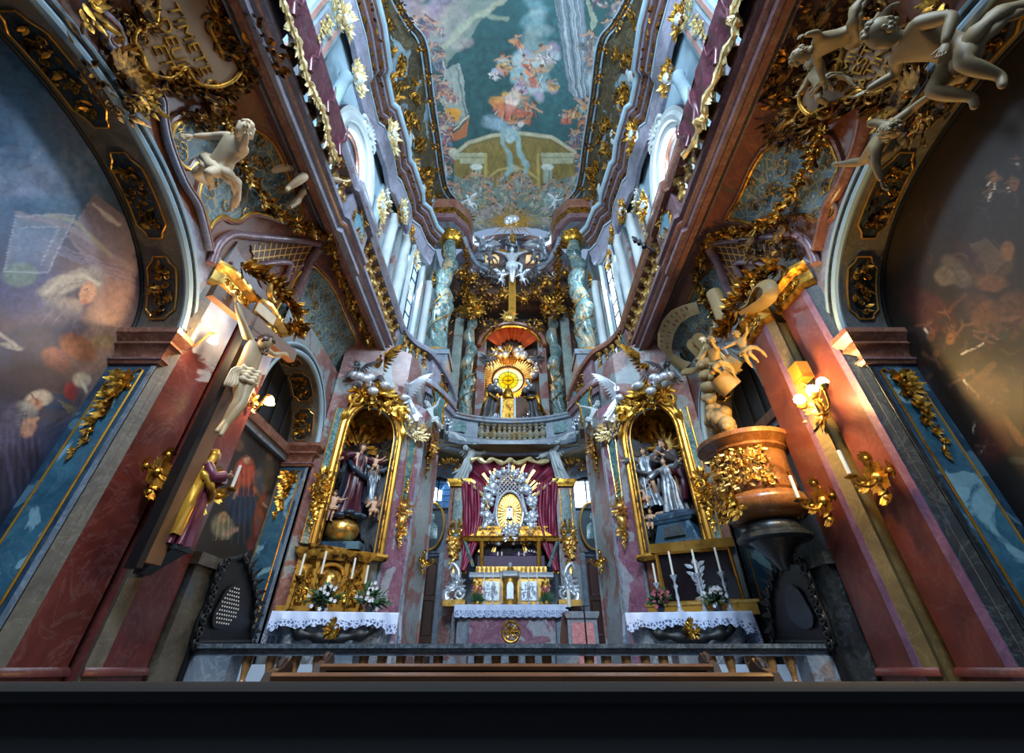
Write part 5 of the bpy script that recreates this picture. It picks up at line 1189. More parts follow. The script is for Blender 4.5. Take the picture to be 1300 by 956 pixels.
# ================================================================ galleries: parapets, balusters, drapes
def baluster(g, c, h, r, n=10):
    g.lathe([(r*.9, 0), (r*.95, h*.05), (r*.55, h*.09), (r*.5, h*.14), (r*.95, h*.24), (r*1.1, h*.34), (r*.8, h*.48), (r*.42, h*.6), (r*.38, h*.68), (r*.6, h*.72), (r*.4, h*.76), (r*.5, h*.86), (r*.95, h*.93), (r*.95, h)], c, n)
M['balg'] = gold('gilt_crimson_baluster', 'a8843c', '4a1c20', .35, 5, .55, .48)
M['balc'] = marble('gilt_grey_baluster', '6c6a62', 'a8a088', 'd8c890', 5, '8c6c34', .56, 3, .3, .3)
M['balo'] = marble('ochre_marble', '6a4020', 'b07c40', 'd8b080', 6, None, .6, 1, .4, .3)
for s, side in ((-1, 'left'), (1, 'right')):
    where = 'crucifix' if s < 0 else 'pulpit'
    t = thing('gallery_parapet', 'long gallery parapet with bulging balusters along the %s side' % where, 'balustrade', (s*3.0, 2.5, 6.0)); mt = 'lav' if s < 0 else 'mauve'  # pulpit-side parapet and rails are browner: their shade is put into the colour
    W = lambda L: [(s*x, y) for x, y in L]
    straight = [(3.0, -3.9), (3.0, 4.72), (2.93, 4.78), (2.93, 5.72), (3.0, 5.78), (3.0, 9.0)]
    # stepped lower mouldings
    prof = [(0, 5.88), (0, 5.98), (-.05, 6.0), (-.05, 6.08), (0, 6.1), (0, 6.16), (-.07, 6.2), (-.07, 6.3), (.25, 6.3), (.25, 5.88)]
    g = MB(); g.sweep(W(straight), [(o-.05, z) for o, z in prof], side=-s*1 if s < 0 else -1); 
    base = g.build('base_moulding', M[mt], t)
    g = MB(); g.sweep(W(straight), [(-.1, 6.0), (-.125, 6.03), (-.1, 6.07), (-.04, 6.07), (-.04, 6.0)], side=-1 if s > 0 else 1); g.build('dark_moulding', M['mould'], t)
    g = MB(); g.box((min(s*3.02, s*3.12), -3.9, 5.85), (max(s*3.02, s*3.12), 9.0, 5.89)); g.build('brown_underside_strip', M['mould'], t)
    g = MB(); g.box((min(s*3.12, s*3.15), -3.9, 5.83), (max(s*3.12, s*3.15), 9.0, 5.89)); g.build('dark_underside_bead', M['darkm'], t)
    g = MB(); g.sweep(W(straight), [(-.1, 7.02), (-.13, 7.07), (-.09, 7.12), (-.15, 7.2), (-.15, 7.3), (.12, 7.3), (.12, 7.02)], side=-1 if s > 0 else 1); g.build('top_rail', M['lav' if s < 0 else 'mould'], t)
    for (y0, y1) in ((-.2, 1.9), (1.9, 2.1), (4.75, 5.75), (8.75, 9.05)):
        g = MB(); g.box((min(s*2.93, s*3.14), y0, 6.28), (max(s*2.93, s*3.14), y1, 7.04)); p = g.build('pier', M[mt], t)
        if y0 == 4.75:
            g = MB(); c = (s*2.915, 5.25, 6.66); g.prism([(0, .33), (.26, .1), (.22, 0), (.26, -.1), (0, -.33), (-.26, -.1), (-.22, 0), (-.26, .1)], c, (0, 1, 0), (0, 0, 1), (-s, 0, 0), .02); g.build('blue_inset', M['ltbm2'] if 'ltbm2' in M else M['bluem'], p)
            g = MB(); L = [Vector((s*2.9, 5.25+a, 6.66+b)) for a, b in [(0, .35), (.29, .1), (.25, 0), (.29, -.1), (0, -.35), (-.29, -.1), (-.25, 0), (-.29, .1), (0, .35)]]; g.tube(bez(L, 4), .02, 6); acanthus(g, (s*2.88, 5.25, 6.98), (0, 1, 0), (0, 0, 1), (-s, 0, 0), .16, .1, 10, 2, .7); acanthus(g, (s*2.88, 5.25, 6.35), (0, 1, 0), (0, 0, 1), (-s, 0, 0), .16, .1, 10, 2, .7); g.build('gilt_frame', M['gold2'], p)
    ys = [2.35+.36*k for k in range(7)]+[6.0+.33*k for k in range(9)]
    for y in ys:
        g = MB(); baluster(g, (s*3.02, y, 6.3), .74, .125); g.build('baluster', M['balg'], t)
    # curve to the chancel
    t = thing('curved_parapet', 'curved swelling end of the gallery parapet sweeping down to the chancel on the %s side' % where, 'balustrade', (s*2.4, 10, 6.0))
    cur = bez([(x, y, 0) for x, y in [(3.0, 9.02), (2.93, 9.35), (2.72, 9.75), (2.38, 10.1), (2.12, 10.6), (1.92, 11.1), (1.8, 11.5)]], 4); N = len(cur)
    top = lambda u: 7.3-.12*u-.9*max(0, u-.45)**1.3*1.6
    def ring(k, lo, hi, o0, o1):
        p = cur[k]; a, b = cur[max(k-1, 0)], cur[min(k+1, N-1)]; d = (b-a).normalized(); n = Vector((-d.y, d.x, 0)); n = n if n.x < 0 else -n; u = k/(N-1); tt = top(u)
        L, H = (lo if lo > 0 else tt+lo), (hi if hi > 0 else tt+hi)
        return [Vector((s*(p+n*o).x, (p+n*o).y, z)) for o, z in ((o0, L), (o1, L), (o1*1.0+.03, (L+H)/2), (o1, H), (o0, H))]
    g = MB(); g.loft([ring(k, 5.85, 6.3, -.1, .14) for k in range(N)]); g.build('base_moulding', M[mt], t)
    g = MB(); g.loft([ring(k, 6.02, 6.1, .1, .2) for k in range(N)]); g.build('dark_moulding', M['mould'], t)
    g = MB(); g.loft([ring(k, -.16, -.001, -.1, .16) for k in range(N)]); g.build('top_rail', M['lav' if s < 0 else 'mould'], t)
    for k0, k1 in ((0, 4), (13, 16), (21, N-1)):
        g = MB(); g.loft([ring(k, 6.3, -.15, -.06, .06) for k in range(k0, k1+1)]); pn = g.build('panel', M['greenm' if k0 != 13 else mt], t)
        if k0 == 0:
            g = MB(); p = cur[2]; acanthus(g, (s*(p.x-.12), p.y-.05, 6.95), (0, 1, 0), (0, 0, 1), (-s, -.3, 0), .14, .28, 12, 6, .3); g.build('gilt_ornament', M['gold2'], pn)
    for k in (5, 7, 9, 11, 17, 19):
        p = cur[k]; u = k/(N-1); g = MB(); baluster(g, (s*p.x, p.y, 6.3), top(u)-.15-6.3, .11); g.build('baluster', M['balg'], t)
    # gilded fringe under the curve with crimson canopy
    g = MB(); R = random.Random(3)
    for k in range(N*2-1):
        p = cur[k//2].lerp(cur[min(k//2+1, N-1)], (k % 2)/2)
        if p.y < 9.5: continue
        h = .16+.22*abs(sin(k*.8)); g.leaf((s*(p.x-.05), p.y, 5.88), (0, 0, -1), (-s, 0, 0), h, .07, 0, 3); g.ball((s*(p.x-.05), p.y, 5.86-h), .03, 6, 4)
    t = thing('fringed_canopy', 'crimson canopy with scalloped tasselled fringe under the curved gallery end, %s side' % where, 'canopy', (s*2.2, 10.3, 5.3)); g.build('fringe', M['silver'], t)
    g = MB(); g.grid(lambda u, v: (s*(cur[3+int(u*21)].x+.12+.5*v+.03*sin(u*40)), cur[3+int(u*21)].y-.0, 5.86-.5*sin(v*pi/2)*v), 22, 8); g.build('cloth', M['crim'], t)
# ------------------------------------------------ crimson drapes hung over the near parapets
for s, side in ((-1, 'left'), (1, 'right')):
    t = thing('parapet_drape', 'crimson marbled drape with gold fringe hung over the gallery on the %s side' % ('crucifix' if s < 0 else 'pulpit'), 'drape', (s*2.8, 2, 6.3))
    R = random.Random(12+s); y0, y1 = -1.6, 3.72
    amp = .012 if s < 0 else .04
    def edge(y): return 6.38+.12*abs(sin(y*2.6))**.7-.1+.05*sin(y*9)
    def pt(y, v, off=0):
        zt = 7.24; zb = edge(y); fold = amp*(sin(y*11+ (1-v)*1.5)+.6*sin(y*23+v*3)) * (.3+.9*(1-v))
        return Vector((s*(2.8-.04*(1-v)+fold-off), y+(0 if s < 0 else .25*(1-v)*sin(y*5)), zb+(zt-zb)*v))
    g = MB(); NN = 260; g.grid(lambda u, v: pt(y0+(y1-y0)*u, v), NN, 14); g.grid(lambda u, v: pt(y0+(y1-y0)*u, v, -.03), NN, 14); g.grid(lambda u, v: (s*(2.8+.3*v), y0+(y1-y0)*u, 7.24+.08*sin(v*pi/2)), 60, 4); g.build('cloth', M['crimd'], t, smooth=80)
    g = MB(); P = [pt(y0+(y1-y0)*k/160, 0, .02) for k in range(161)]
    for k, p in enumerate(P):
        h = .15+.06*sin(k*.9)+R.uniform(-.02, .02); g.leaf(p+Vector((0, 0, .03)), (0, R.uniform(-.3, .3), -1), (-s, 0, 0), h, .035, R.uniform(-.2, .2), 3)
    g.tube(P, [.045*(1+.3*sin(k*1.7)) for k in range(161)], 7); g.build('fringe', M['goldcr'] if 'goldcr' in M else M['gold2'], t)
    for k in range(9):
        y = y0+.4+(y1-y0-.5)*k/8; g = MB(); P = bez([pt(y, 1, .05), pt(y+.06, .6, .06), pt(y-.04, .3, .07), pt(y+.03, .02, .08)], 6); g.tube(P, [.012+.022*i/len(P) for i in range(len(P))], 8); g.build('fold', M['crimd'], t, smooth=80)
# ------------------------------------------------ chancel balcony
t = thing('balcony_balustrade', 'concave marble balcony balustrade between the choir columns, above the high altar', 'balustrade', (0, 14.3, 6.0))
B2 = [Vector((x, y, 0)) for x, y in BP[1:-1]]; B2 = bez(B2, 4)
g = MB(); g.sweep([(p.x, p.y) for p in B2], [(-.1, 5.95), (-.1, 6.05), (-.2, 6.08), (-.24, 6.2), (-.16, 6.25), (-.16, 6.4), (-.1, 6.45), (.15, 6.45), (.15, 5.95)], side=1); g.build('base_moulding', M['greyb'], t)
g = MB(); g.sweep([(p.x, p.y) for p in B2], [(-.15, 7.02), (-.22, 7.06), (-.22, 7.12), (-.16, 7.16), (-.2, 7.2), (-.2, 7.26), (.15, 7.26), (.15, 7.02)], side=1); g.build('top_rail', M['greyb'], t)
for p0, p1 in ((0, 7), (len(B2)-8, len(B2)-1)):
    g = MB(); g.sweep([(p.x, p.y) for p in B2[p0:p1+1]], [(-.12, 6.44), (-.12, 7.03), (.1, 7.03), (.1, 6.44)], side=1); pn = g.build('end_panel', M['greyb'], t)
    g = MB(); c = B2[(p0+p1)//2]; g.prism([(-.22, -.2), (.22, -.2), (.25, 0), (.22, .2), (-.22, .2), (-.25, 0)], (c.x, c.y-.16, 6.74), (1, .3 if c.x < 0 else -.3, 0), (0, 0, 1), (0, -1, 0), .03); g.build('green_inset', M['greenm'], pn)
for k in range(12):
    u = 8+(len(B2)-17)*k/11; p = B2[int(u)].lerp(B2[min(int(u)+1, len(B2)-1)], u-int(u)); g = MB(); baluster(g, (p.x, p.y, 6.44), .6, .15); g.build('baluster', M['balc'], t)
# vault under the balcony
g = MB(); g.grid(lambda u, v: (-3.2+6.4*u, 13.65+1.5*v, 5.97), 4, 3); struct(g, 'ceiling_under_balcony', M['olive'])
# ================================================================ diagonal side altars in the corners
M['bluerobe'] = plain('dark_blue_painted_robe', '1c2c3c', .35, var=.4, scale=6); M['nichem'] = marble('tarnished_silver_niche', '34343a', '70747a', 'b0a890', 1.4, '1c1614', .5, 1.2, .2, .25)
M['maroon'] = plain('maroon_painted_robe', '401022', .4, var=.35, scale=5)
M['silverrobe'] = gold('silver_grey_robe', '8c96a0', '343840', .4, 7, .6, .42, .1); M['dusk'] = plain('dusky_robe', '4c4a4c', .4, var=.4, scale=7)
M['marst'] = marble('grey_striped_marble', '5c6268', 'a4a8ac', 'd8dce0', 2.2, None, .6, 1, .7, .3)
def frame_axes(s):
    a = Vector((s*3.36, 7.8, 0)); b = Vector((s*2.44, 8.66, 0)); u = (b-a).normalized(); n = Vector((-s*abs(u.y), -abs(u.x), 0)); return a, b, u, n
for s, side in ((-1, 'left'), (1, 'right')):
    a, b, u, n = frame_axes(s); w = (b-a).length; mid = (a+b)/2; up = Vector((0, 0, 1)); z0, zs, zt = 1.62, 3.75, 4.42
    who = 'Madonna' if s < 0 else 'bearded saint'
    Q = lambda x, z, o=0: mid+u*x+up*z+n*o          # x along, z up, o toward the viewer
    # gold frame
    hw = w/2
    def arc(r_, zs_=zs, k=24): return [(-r_*cos(pi*i/k), zs_+(zt-zs)*1.0*(r_/hw)*sin(pi*i/k)) for i in range(k+1)]
    outl = [(-hw, z0)]+arc(hw)+[(hw, z0)]
    t = thing('gilt_niche_surround', 'tall arched gilt frame around the niche of the %s' % who, 'frame', mid+up*z0)
    for (off, r, mt, nm, o) in ((0, .055, 'goldflat', 'outer_rail', .1), (-.075, .03, 'gold2', 'inner_rail', .12), (-.12, .018, 'goldflat', 'bead', .06)):
        L = [Q(x*(hw+off)/hw, z+ (0 if z > z0 else 0), o) for x, z in outl]; g = MB(); g.tube(L, r, 8); g.build(nm, M[mt], t)
    g = MB(); L = [Q(-hw-.08, z0-.05, .15), Q(hw+.08, z0-.05, .15)]
    g.loft([[p+n*.06+up*.05, p+n*.1, p+n*.04-up*.06, p-n*.15-up*.06, p-n*.15+up*.05] for p in L]); g.build('sill', M['gold2'], t)
    # greenish marble strips either side with gilt edges and leaf masks
    for sg in (-1 if s < 0 else -1,):
        g = MB(); x0, x1 = sg*(hw+.06), sg*(hw+.2); g.loft([[Q(x0, z, .02), Q(x1, z, .02), Q(x1, z, .1), Q(x0, z, .1)] for z in (z0, zs+.35)]); st = g.build('side_strip', M['greenm'], t)
        g = MB(); g.tube([Q(x1, z0, .1), Q(x1, zs+.35, .1)], .014, 6); g.tube([Q(x0, z0, .1), Q(x0, zs+.35, .1)], .014, 6); g.build('gilt_edge', M['goldflat'], st)
    cx = -1 if s > 0 else -1
    g = MB(); o = Q(-(hw+.13)*1, 2.55, .14); acanthus(g, o, u, up, n, .12, .3, 26, 4, .35, .5, True, 3); g.scroll(o+n*.1, u, up, .1, 1.4, 0, .22, 1, 6, 12); vine(g, o-up*.2, u, up, n, .55, .2, 5); g.build('leaf_mask', M['gold'], t)
    # niche shell: back with sunburst shell and curved sides
    t = thing('altar_niche', 'dim curved niche with gilded glory behind the %s' % who, 'niche', mid+up*z0-n*.4); dp = .75
    def nf(q, v):
        th = pi*q; x = -(hw-.1)*cos(th); o = -dp*sin(th); z = z0+(zs+.15-z0)*v
        return Q(x, z, o)
    g = MB(); g.grid(nf, 20, 20); g.build('wall', M['nichem'] if 'nichem' in M else M['greyb'], t)
    g = MB(); g.grid(lambda q, v: Q(-(hw-.1)*cos(pi*q)*cos(v*pi/2), zs+.15+(zt-zs-.2)*sin(v*pi/2), -dp*sin(pi*q)*cos(v*pi/2)), 20, 10); g.build('semidome', M['gold2'], t)
    g = MB(); g.loft([[Q(x, z0-.02+dz, o) for x, o in ((-hw, .08), (hw, .08), (hw*.6, -dp), (-hw*.6, -dp))] for dz in (0, .03)]); g.build('base_slab', M['greyb'], t)
    g = MB(); R = random.Random(7+s)
    for k in range(40): 
        an = pi*R.random(); r = R.uniform(.1, .42); g.leaf(Q(r*cos(an)*1.0, zs-.15+r*sin(an)*1.2, -dp*.8+R.uniform(0, .2)), u*cos(an)+up*sin(an), n, .22, .035, .1, 3)
    if s > 0:
        for k in range(24): an = 2*pi*k/24; g.leaf(Q(0, 3.45, -.5)+u*.1*cos(an)+up*.1*sin(an), u*cos(an)+up*sin(an), n, .3 if k % 2 else .2, .016, 0, 2)
    g.build('glory', M['gold2'], t)
    # crest of the frame: acanthus, scrolls, drapery
    t = thing('frame_crest', 'rich gilded scroll and leaf crest above the niche frame of the %s' % who, 'ornament', Q(0, zt, .2)); g = MB()
    acanthus(g, Q(0, zt+.12, .18), u, up, n, .5, .22, 44, 2, .35, .5, True, 5); shell(g, Q(0, zt+.22, .25), u, up, n, .3, 9)
    for sg in (-1, 1): g.scroll(Q(sg*.55, zt-.05, .15), u*sg, up, .2, 1.5, .5, .25, 1, 7, 16); g.tube(bez([Q(sg*.12, zt+.08, .15), Q(sg*.42, zt+.1, .17), Q(sg*.62, zs+.35, .15), Q(sg*.68, zs+.05, .1)], 6), [.05+.03*sin(i) for i in range(19)], 7)
    g.build('leafwork', M['gold'], t)
    g = MB(); R = random.Random(3)
    for k in range(10): c = Q(R.uniform(-.7, .7), zt+R.uniform(.15, .5), R.uniform(.1, .35)); g.ball(c, (.12, .1, .09), 8, 6)
    g.build('cloud', M['silver'], t, smooth=80)
    # pilasters with gilt pendants
    for (pa, pb, mt, lab, wd) in ((Vector((s*2.38, 8.72, 0)), Vector((s*2.04, 9.2, 0)), 'pinkm', 'pink and white marble pilaster with gilt pendant beside the niche of the %s' % who, 1), (Vector((s*2.02, 9.24, 0)), Vector((s*1.86, 10.3, 0)), 'mixm', 'grey and red marble pilaster turning toward the chancel door, %s side' % who, 0), (Vector((s*3.58, 7.56, 0)), Vector((s*3.4, 7.76, 0)), 'mixm', 'narrow red marble pilaster between the small arch and the niche of the %s' % who, 2)):
        d = (pb-pa).normalized(); nn = Vector((-s*abs(d.y), -abs(d.x), 0)); t = thing('pilaster', lab, 'pilaster', pa+up*FLOORZ); g = MB()
        g.loft([[pa+up*z, pb+up*z, pb-nn*.2+up*z, pa-nn*.2+up*z] for z in (FLOORZ, 4.9)]); g.build('shaft', M[mt], t)
        for e in ((pa, pb) if wd < 2 else ()): g = MB(); g.tube([e+nn*.01+up*FLOORZ, e+nn*.01+up*4.2], .03, 4); g.build('edge_strip', M['greyb' if wd else 'mixm'], t)
        m = (pa+pb)/2
        if wd == 1:
            hwd = (pb-pa).length/2
            g = MB(); g.loft([[m+d*x*hwd*k_+up*z+nn*o for x, o in ((-.4, .0), (.4, .0), (.4, .03), (-.4, .03))] for z, k_ in ((2.72, .55), (4.0, 1.0))]); g.build('green_inset', M['greenm'], t)
            for x in (-.42, .42): g = MB(); g.tube([m+d*x*hwd*1.0+up*4.05+nn*.03, m+d*x*hwd*.55+up*2.72+nn*.03], .014, 6); g.scroll(m+d*x*hwd*1.05+up*4.05+nn*.04, d, up, .06, 1.3, 0, .25, 1 if x < 0 else -1, 5, 10); g.build('gilt_rod', M['goldb'], t)
            g = MB(); c = m+nn*.05+up*2.55; acanthus(g, c, d, up, nn, .14, .18, 26, 3, .55, .4, True, 3); g.ball(c-up*.26, (.1, .09, .13), 10, 8)
            g.ball(c+up*.02, (.08, .08, .08), 8, 6); vine(g, c-up*.36, d, up, nn, .36, .24, 2, 5); g.scroll(c-up*.18+d*.1, d, up, .06, 1.2, 0, .25, 1, 5, 9); g.scroll(c-up*.18-d*.1, -d, up, .06, 1.2, 0, .25, 1, 5, 9); vine(g, c+up*.35, d, -up, nn, .3, .1, 2, 4); g.build('pendant', M['goldb'], t)
            g = MB(); acanthus(g, m+nn*.08+up*4.25, d, up, nn, .3, .22, 44, 5, .4, .5, True, 5); g.build('capital', M['goldcr'] if 'goldcr' in M else M['gold'], t)
        if wd == 0:
            g = MB(); acanthus(g, m+nn*.1+up*4.2-d*.3, d, up, nn, .3, .35, 50, 5, .35, .5, True, 5); vine(g, m+nn*.08+up*3.95-d*.35, d, up, nn, .7, .3, 6); g.build('capital', M['gold2'], t)
    # ---------------- altar block, cloth and furniture
    ac = Vector((s*2.48, 7.25, 0)); au = Vector((cos(radians(8)), -s*sin(radians(8)), 0)); an_ = Vector((au.y, -au.x, 0)); an_ = an_ if an_.y < 0 else -an_
    zt2 = .62; T = lambda x, y, z: ac+au*x*.88-an_*y+up*z; u2 = Vector((cos(radians(24)), -s*sin(radians(24)), 0)); n2 = Vector((u2.y, -u2.x, 0)); c2 = Vector((s*2.8, 7.42, 0)); T2 = lambda x, y, z: c2+u2*x-n2*y+up*z      # y into depth
    t = thing('side_altar', 'bulging grey striped marble altar block below the %s niche' % who, 'altar', T(0, 0, FLOORZ)); g = MB()
    rings = []
    for z, k_ in ((FLOORZ, .82), (-.75, .85), (-.35, .72), (-.1, .74), (.1, .86), (.3, .97), (.42, 1.0), (zt2-.03, 1.0)):
        rings.append([T(.86*k_*x, .3+.32*k_*y, z) for x, y in ((-1, -.55), (-.85, -.95), (-.45, -1), (-.3, -.8), (.3, -.8), (.45, -1), (.85, -.95), (1, -.55), (1, 1), (-1, 1))])
    g.loft(rings); g.build('body', M['marst'], t, smooth=50)
    g = MB(); g.loft([[T(x, y, z) for x, y in ((-.92, -.06), (.92, -.06), (.92, .66), (-.92, .66))] for z in (zt2-.03, zt2)]); g.build('top_slab', M['greyb'], t)
    g = MB(); c = T(0, -.1, .36); P = bez([T(-.6, -.06, .5), T(-.55, -.08, .38), T(-.3, -.09, .34), T(0, -.09, .3), T(.3, -.09, .34), T(.55, -.08, .38), T(.6, -.06, .5)], 6); g.tube(P, [.06+.02*sin(i) for i in range(len(P))], 8, .5, up=an_); g.build('dark_swag', M['black'], t)
    g = MB(); g.ball(c+up*.05, (.09, .03, .12), 10, 8); acanthus(g, c+up*.05+an_*.04, au, up, an_, .07, .1, 16, 2, .6); g.build('medallion', M['gold'], t)
    # cloth
    t = thing('altar_cloth', 'white lace-edged cloth over the altar below the %s niche' % who, 'altar cloth', T(0, 0, zt2)); NX = 120
    def hem(x): return .17+.02*sin(x*9)+.012*sin(x*40)+(.06 if abs(x) > .8 else 0)
    def cl(q, v, thk=0):
        x = -.98+1.96*q
        if v < .4: return T(x, .6-.69*(v/.4), zt2+.012+thk)
        f = (v-.4)/.6; return T(x, -.09-.02*f*(1+sin(x*14))-thk-.015*sin(x*30)*f, zt2+.01-hem(x)*f*.6)
    g = MB(); g.grid(cl, NX, 12); 
    for sg in (-1, 1): g.grid(lambda q, v: T(sg*(.98+.02*v+.015*sin(q*14)*v), .6-.69*q, zt2+.012-.26*v), 24, 5)
    g.build('cloth', M['lace'], t, smooth=70)
    def lc(q, v): x = -.98+1.96*q; return T(x, -.095-.02*(1+sin(x*14))*(.6+.4*v)-.015*sin(x*30)-.004, zt2+.01-hem(x)*(.58+.42*v)-(.02*abs(sin(x*26)) if v > .9 else 0))
    g = MB(); g.grid(lc, NX, 5)
    for sg in (-1, 1): g.grid(lambda q, v: T(sg*(1.005+.015*sin(q*14)), .6-.69*q, zt2-.25-.1*v-(.02*abs(sin(q*16)) if v > .9 else 0)), 24, 4)
    g.build('lace_border', M['lacee'], t, smooth=70)
    # gradine / tabernacle
    if s < 0:
        t = thing('gilt_tabernacle', 'wide golden altar cabinet with arched centre door below the Madonna niche', 'tabernacle', T2(-.05, .62, zt2)); g = MB()
        g.loft([[T2(x*.72+.07, y, (z-zt2)*.86+zt2+.04) for x, y in ((-.95, .4), (.98, .4), (.98, .75), (-.95, .75))] for z in (zt2, zt2+.1)]); g.build('plinth', M['goldflat'], t)
        g = MB(); g.loft([[T2(x*.72+.07, y, (z-zt2)*.86+zt2+.04) for x, y in ((-.72, .5), (.74, .5), (.74, .9), (-.72, .9))] for z in (zt2+.1, zt2+.88)]); g.build('body', M['gold2'], t)
        for x in (-.72, -.34, .3, .7):
            g = MB(); g.loft([[T2((x+dx)*.72+.07, y, (z-zt2)*.86+zt2+.04) for dx, y in ((-.045, .44), (.045, .44), (.045, .52), (-.045, .52))] for z in (zt2+.1, zt2+.9)]); g.build('pilaster_strip', M['goldflat'], t)
        g = MB(); g.loft([[T2(x*.72+.07, y, (z-zt2)*.86+zt2+.04) for x, y in ((-.82*k_, .5-.12*k_), (.84*k_, .5-.12*k_), (.84, .9), (-.82, .9))] for z, k_ in ((zt2+.86, .92), (zt2+.92, 1), (zt2+.96, 1.06), (zt2+1.04, 1.1))]); g.build('cornice', M['gold2'], t)
        g = MB(); g.tube([T2(.06+.2*cos(pi-pi*i/16), .45, zt2+.58+.15*sin(pi*i/16)) for i in range(17)], .03, 8); g.build('arch_moulding', M['goldflat'], t)
        g = MB(); g.lathe([(.13, 0), (.13, .4), (.09, .48), (.02, .52)], T2(.06, .5, zt2+.12), 16); dr = g.build('door', M['goldb'], t)
        g = MB(); g.lathe([(.04, 0), (.02, .05), (.03, .12), (.05, .16), (.05, .2)], T2(.06, .33, zt2+.2), 10); g.ball(T2(.06, .33, zt2+.44), .03, 8, 6); g.build('chalice_relief', M['silver'], dr)
        for x in (-.53, .5): g = MB(); acanthus(g, T2(x*.72+.07, .47, zt2+.5), u2, up, n2, .13, .28, 30, int(x*10), .35, .4, True, 3); g.build('panel_relief', M['gold'], t)
    else:
        t = thing('gilt_predella', 'plain golden step along the back of the altar under the glazed shrine', 'altar step', T2(0, .62, zt2)); g = MB()
        g.loft([[T2(x, y, z) for x, y in ((-.84, .3), (.74, .3), (.74, .75), (-.84, .75))] for z in (zt2, zt2+.17)]); g.build('block', M['goldflat'], t); g = MB(); g.loft([[T2(x, y, z) for x, y in ((-.88, .28), (.78, .28), (.78, .75), (-.88, .75))] for z in (zt2+.15, zt2+.19)]); g.build('ledge', M['goldb'], t)
        g = MB(); g.ball(T2(.0, .29, zt2+.09), (.04, .02, .05), 8, 6); g.build('lock_boss', M['gold'], t)
        t = thing('glazed_shrine', 'dark glazed shrine in a slanting golden frame with silver relics inside', 'shrine', T2(.0, .7, zt2+.2)); fr = [(-.57, .17), (.57, .17), (.57, .93), (-.57, .93)]
        g = MB(); L = [T2(x, .4, zt2+z) for x, z in fr]; g.tube(L+[L[0]], .05, 6); g.build('gold_frame', M['goldflat'], t)
        g = MB(); g.loft([[T2(x, y, zt2+z) for x, z in fr] for y in (.46, .49)]); g.build('back', M['glassd'], t)
        g = MB(); L = [T2(x, .38, zt2+.98) for x in (-.66, .66)]; g.loft([[p+n2*.14+up*.06, p+n2*.05-up*.06, p-n2*.1-up*.06, p-n2*.1+up*.06] for p in L]); g.build('head_rail', M['goldflat'], t)
        g = MB(); g.tube([T2(.0, .38, zt2+.2), T2(.02, .38, zt2+.93)], .008, 5); g.build('glazing_bar', M['goldflat'], t)
        g = MB()
        for k in range(14): g.leaf(T2(.0+.05*sin(k*2), .42, zt2+.25+.035*k), u2*cos(k*2.4)+up*.4, n2, .13, .03, .3)
        g.lathe([(.1, 0), (.12, .04), (.03, .08), (.03, .5), (.06, .54), (.01, .62)], T2(.0, .42, zt2+.2), 10); g.build('relic', M['silver'], t)
    # candlesticks: one prototype per altar then copies
    def stick(loc, h=.5, mt='silver', lab='', grp=''):
        t = thing('candlestick', lab, 'candlestick', loc, 0, grp, absolute=False); g = MB()
        g.lathe([(.08, 0), (.085, .015), (.05, .04), (.03, .07), (.035, .1), (.018, .14), (.028, .2), (.016, .26), (.026, .32), (.015, .38), (.03, .42), (.055, .45), (.06, .47), (.02, .48)], (0, 0, 0), 10)
        for k in range(3): a_ = 2*pi*k/3; g.leaf((0, 0, .05), (cos(a_), sin(a_), -.35), (0, 0, 1), .11, .03, -.2); g.leaf((0, 0, .3), (cos(a_+.6), sin(a_+.6), .5), (0, 0, 1), .07, .02, .4)
        if h != .5:
            for i, v in enumerate(g.v): g.v[i] = (v[0], v[1], v[2]*h/.5)
        g.build('stick', M[mt], t); g = MB(); g.lathe([(.017, h*.94), (.017, h*.94+.3), (.004, h*.94+.31)], (0, 0, 0), 8); g.build('candle', M['candle'], t); return t
    X4 = (-.4, -.1, .36, .58) if s < 0 else (-.62, -.34, .02, .36)
    lab4 = ['outermost near the small arch', 'left of the tabernacle door', 'right of the tabernacle door', 'innermost near the pink pilaster'] if s < 0 else ['innermost near the pink pilaster', 'second from the pink pilaster', 'third from the pink pilaster', 'outermost near the pulpit']
    hs = (.5, .54, .5, .44) if s < 0 else (.46, .56, .56, .56); pr = None
    for x, lb, h in zip(X4, lab4, hs):
        if pr is None: pr = stick(T2(x, .12, zt2+.015), .5, 'silver' if s > 0 else 'gold2', 'tall candlestick with white candle on the %s altar, %s' % (who, lb), 'candlesticks on the %s altar' % who); pr.scale = (1, 1, h/.5)
        else: dup(pr, T2(x, .12, zt2+.015), label='tall candlestick with white candle on the %s altar, %s' % (who, lb), scale=(1, 1, h/.5))
    # flowers
    for x, lb, col in (((-.3, 'left', 'petalw'), (.46, 'right', 'petalw')) if s < 0 else ((-.36, 'nearer the pink pilaster', 'petalp'), (.55, 'nearer the pulpit', 'petalw'))):
        big = 1.0 if s < 0 else .75
        t = thing('flower_vase', 'vase of %s flowers on the %s altar, %s' % ('white' if col == 'petalw' else 'pink and white', who, {'left': 'in front of the left cabinet panel', 'right': 'in front of the right cabinet panel'}.get(lb, lb)), 'flowers', T(x, .18, zt2+.015), 0, 'flower vases on the %s altar' % who, absolute=False)
        g = MB(); g.lathe([(.04, 0), (.065, .05), (.06, .1), (.045, .13)], (0, 0, 0), 10); g.build('vase', M['darkm'], t)
        R = random.Random(int(x*100)); g = MB()
        for k in range(90):
            d = Vector((R.gauss(0, 1), R.gauss(0, .7), abs(R.gauss(.4, .8)))).normalized(); g.leaf(Vector((0, 0, .12))+d*R.uniform(.02, .2)*big, d+Vector((R.uniform(-.6, .6), 0, R.uniform(-.5, .5))), (0, -.4, 1), .15*big, .03*big, -.3, 3)
        g.build('leaves', M['leafg'], t); g = MB()
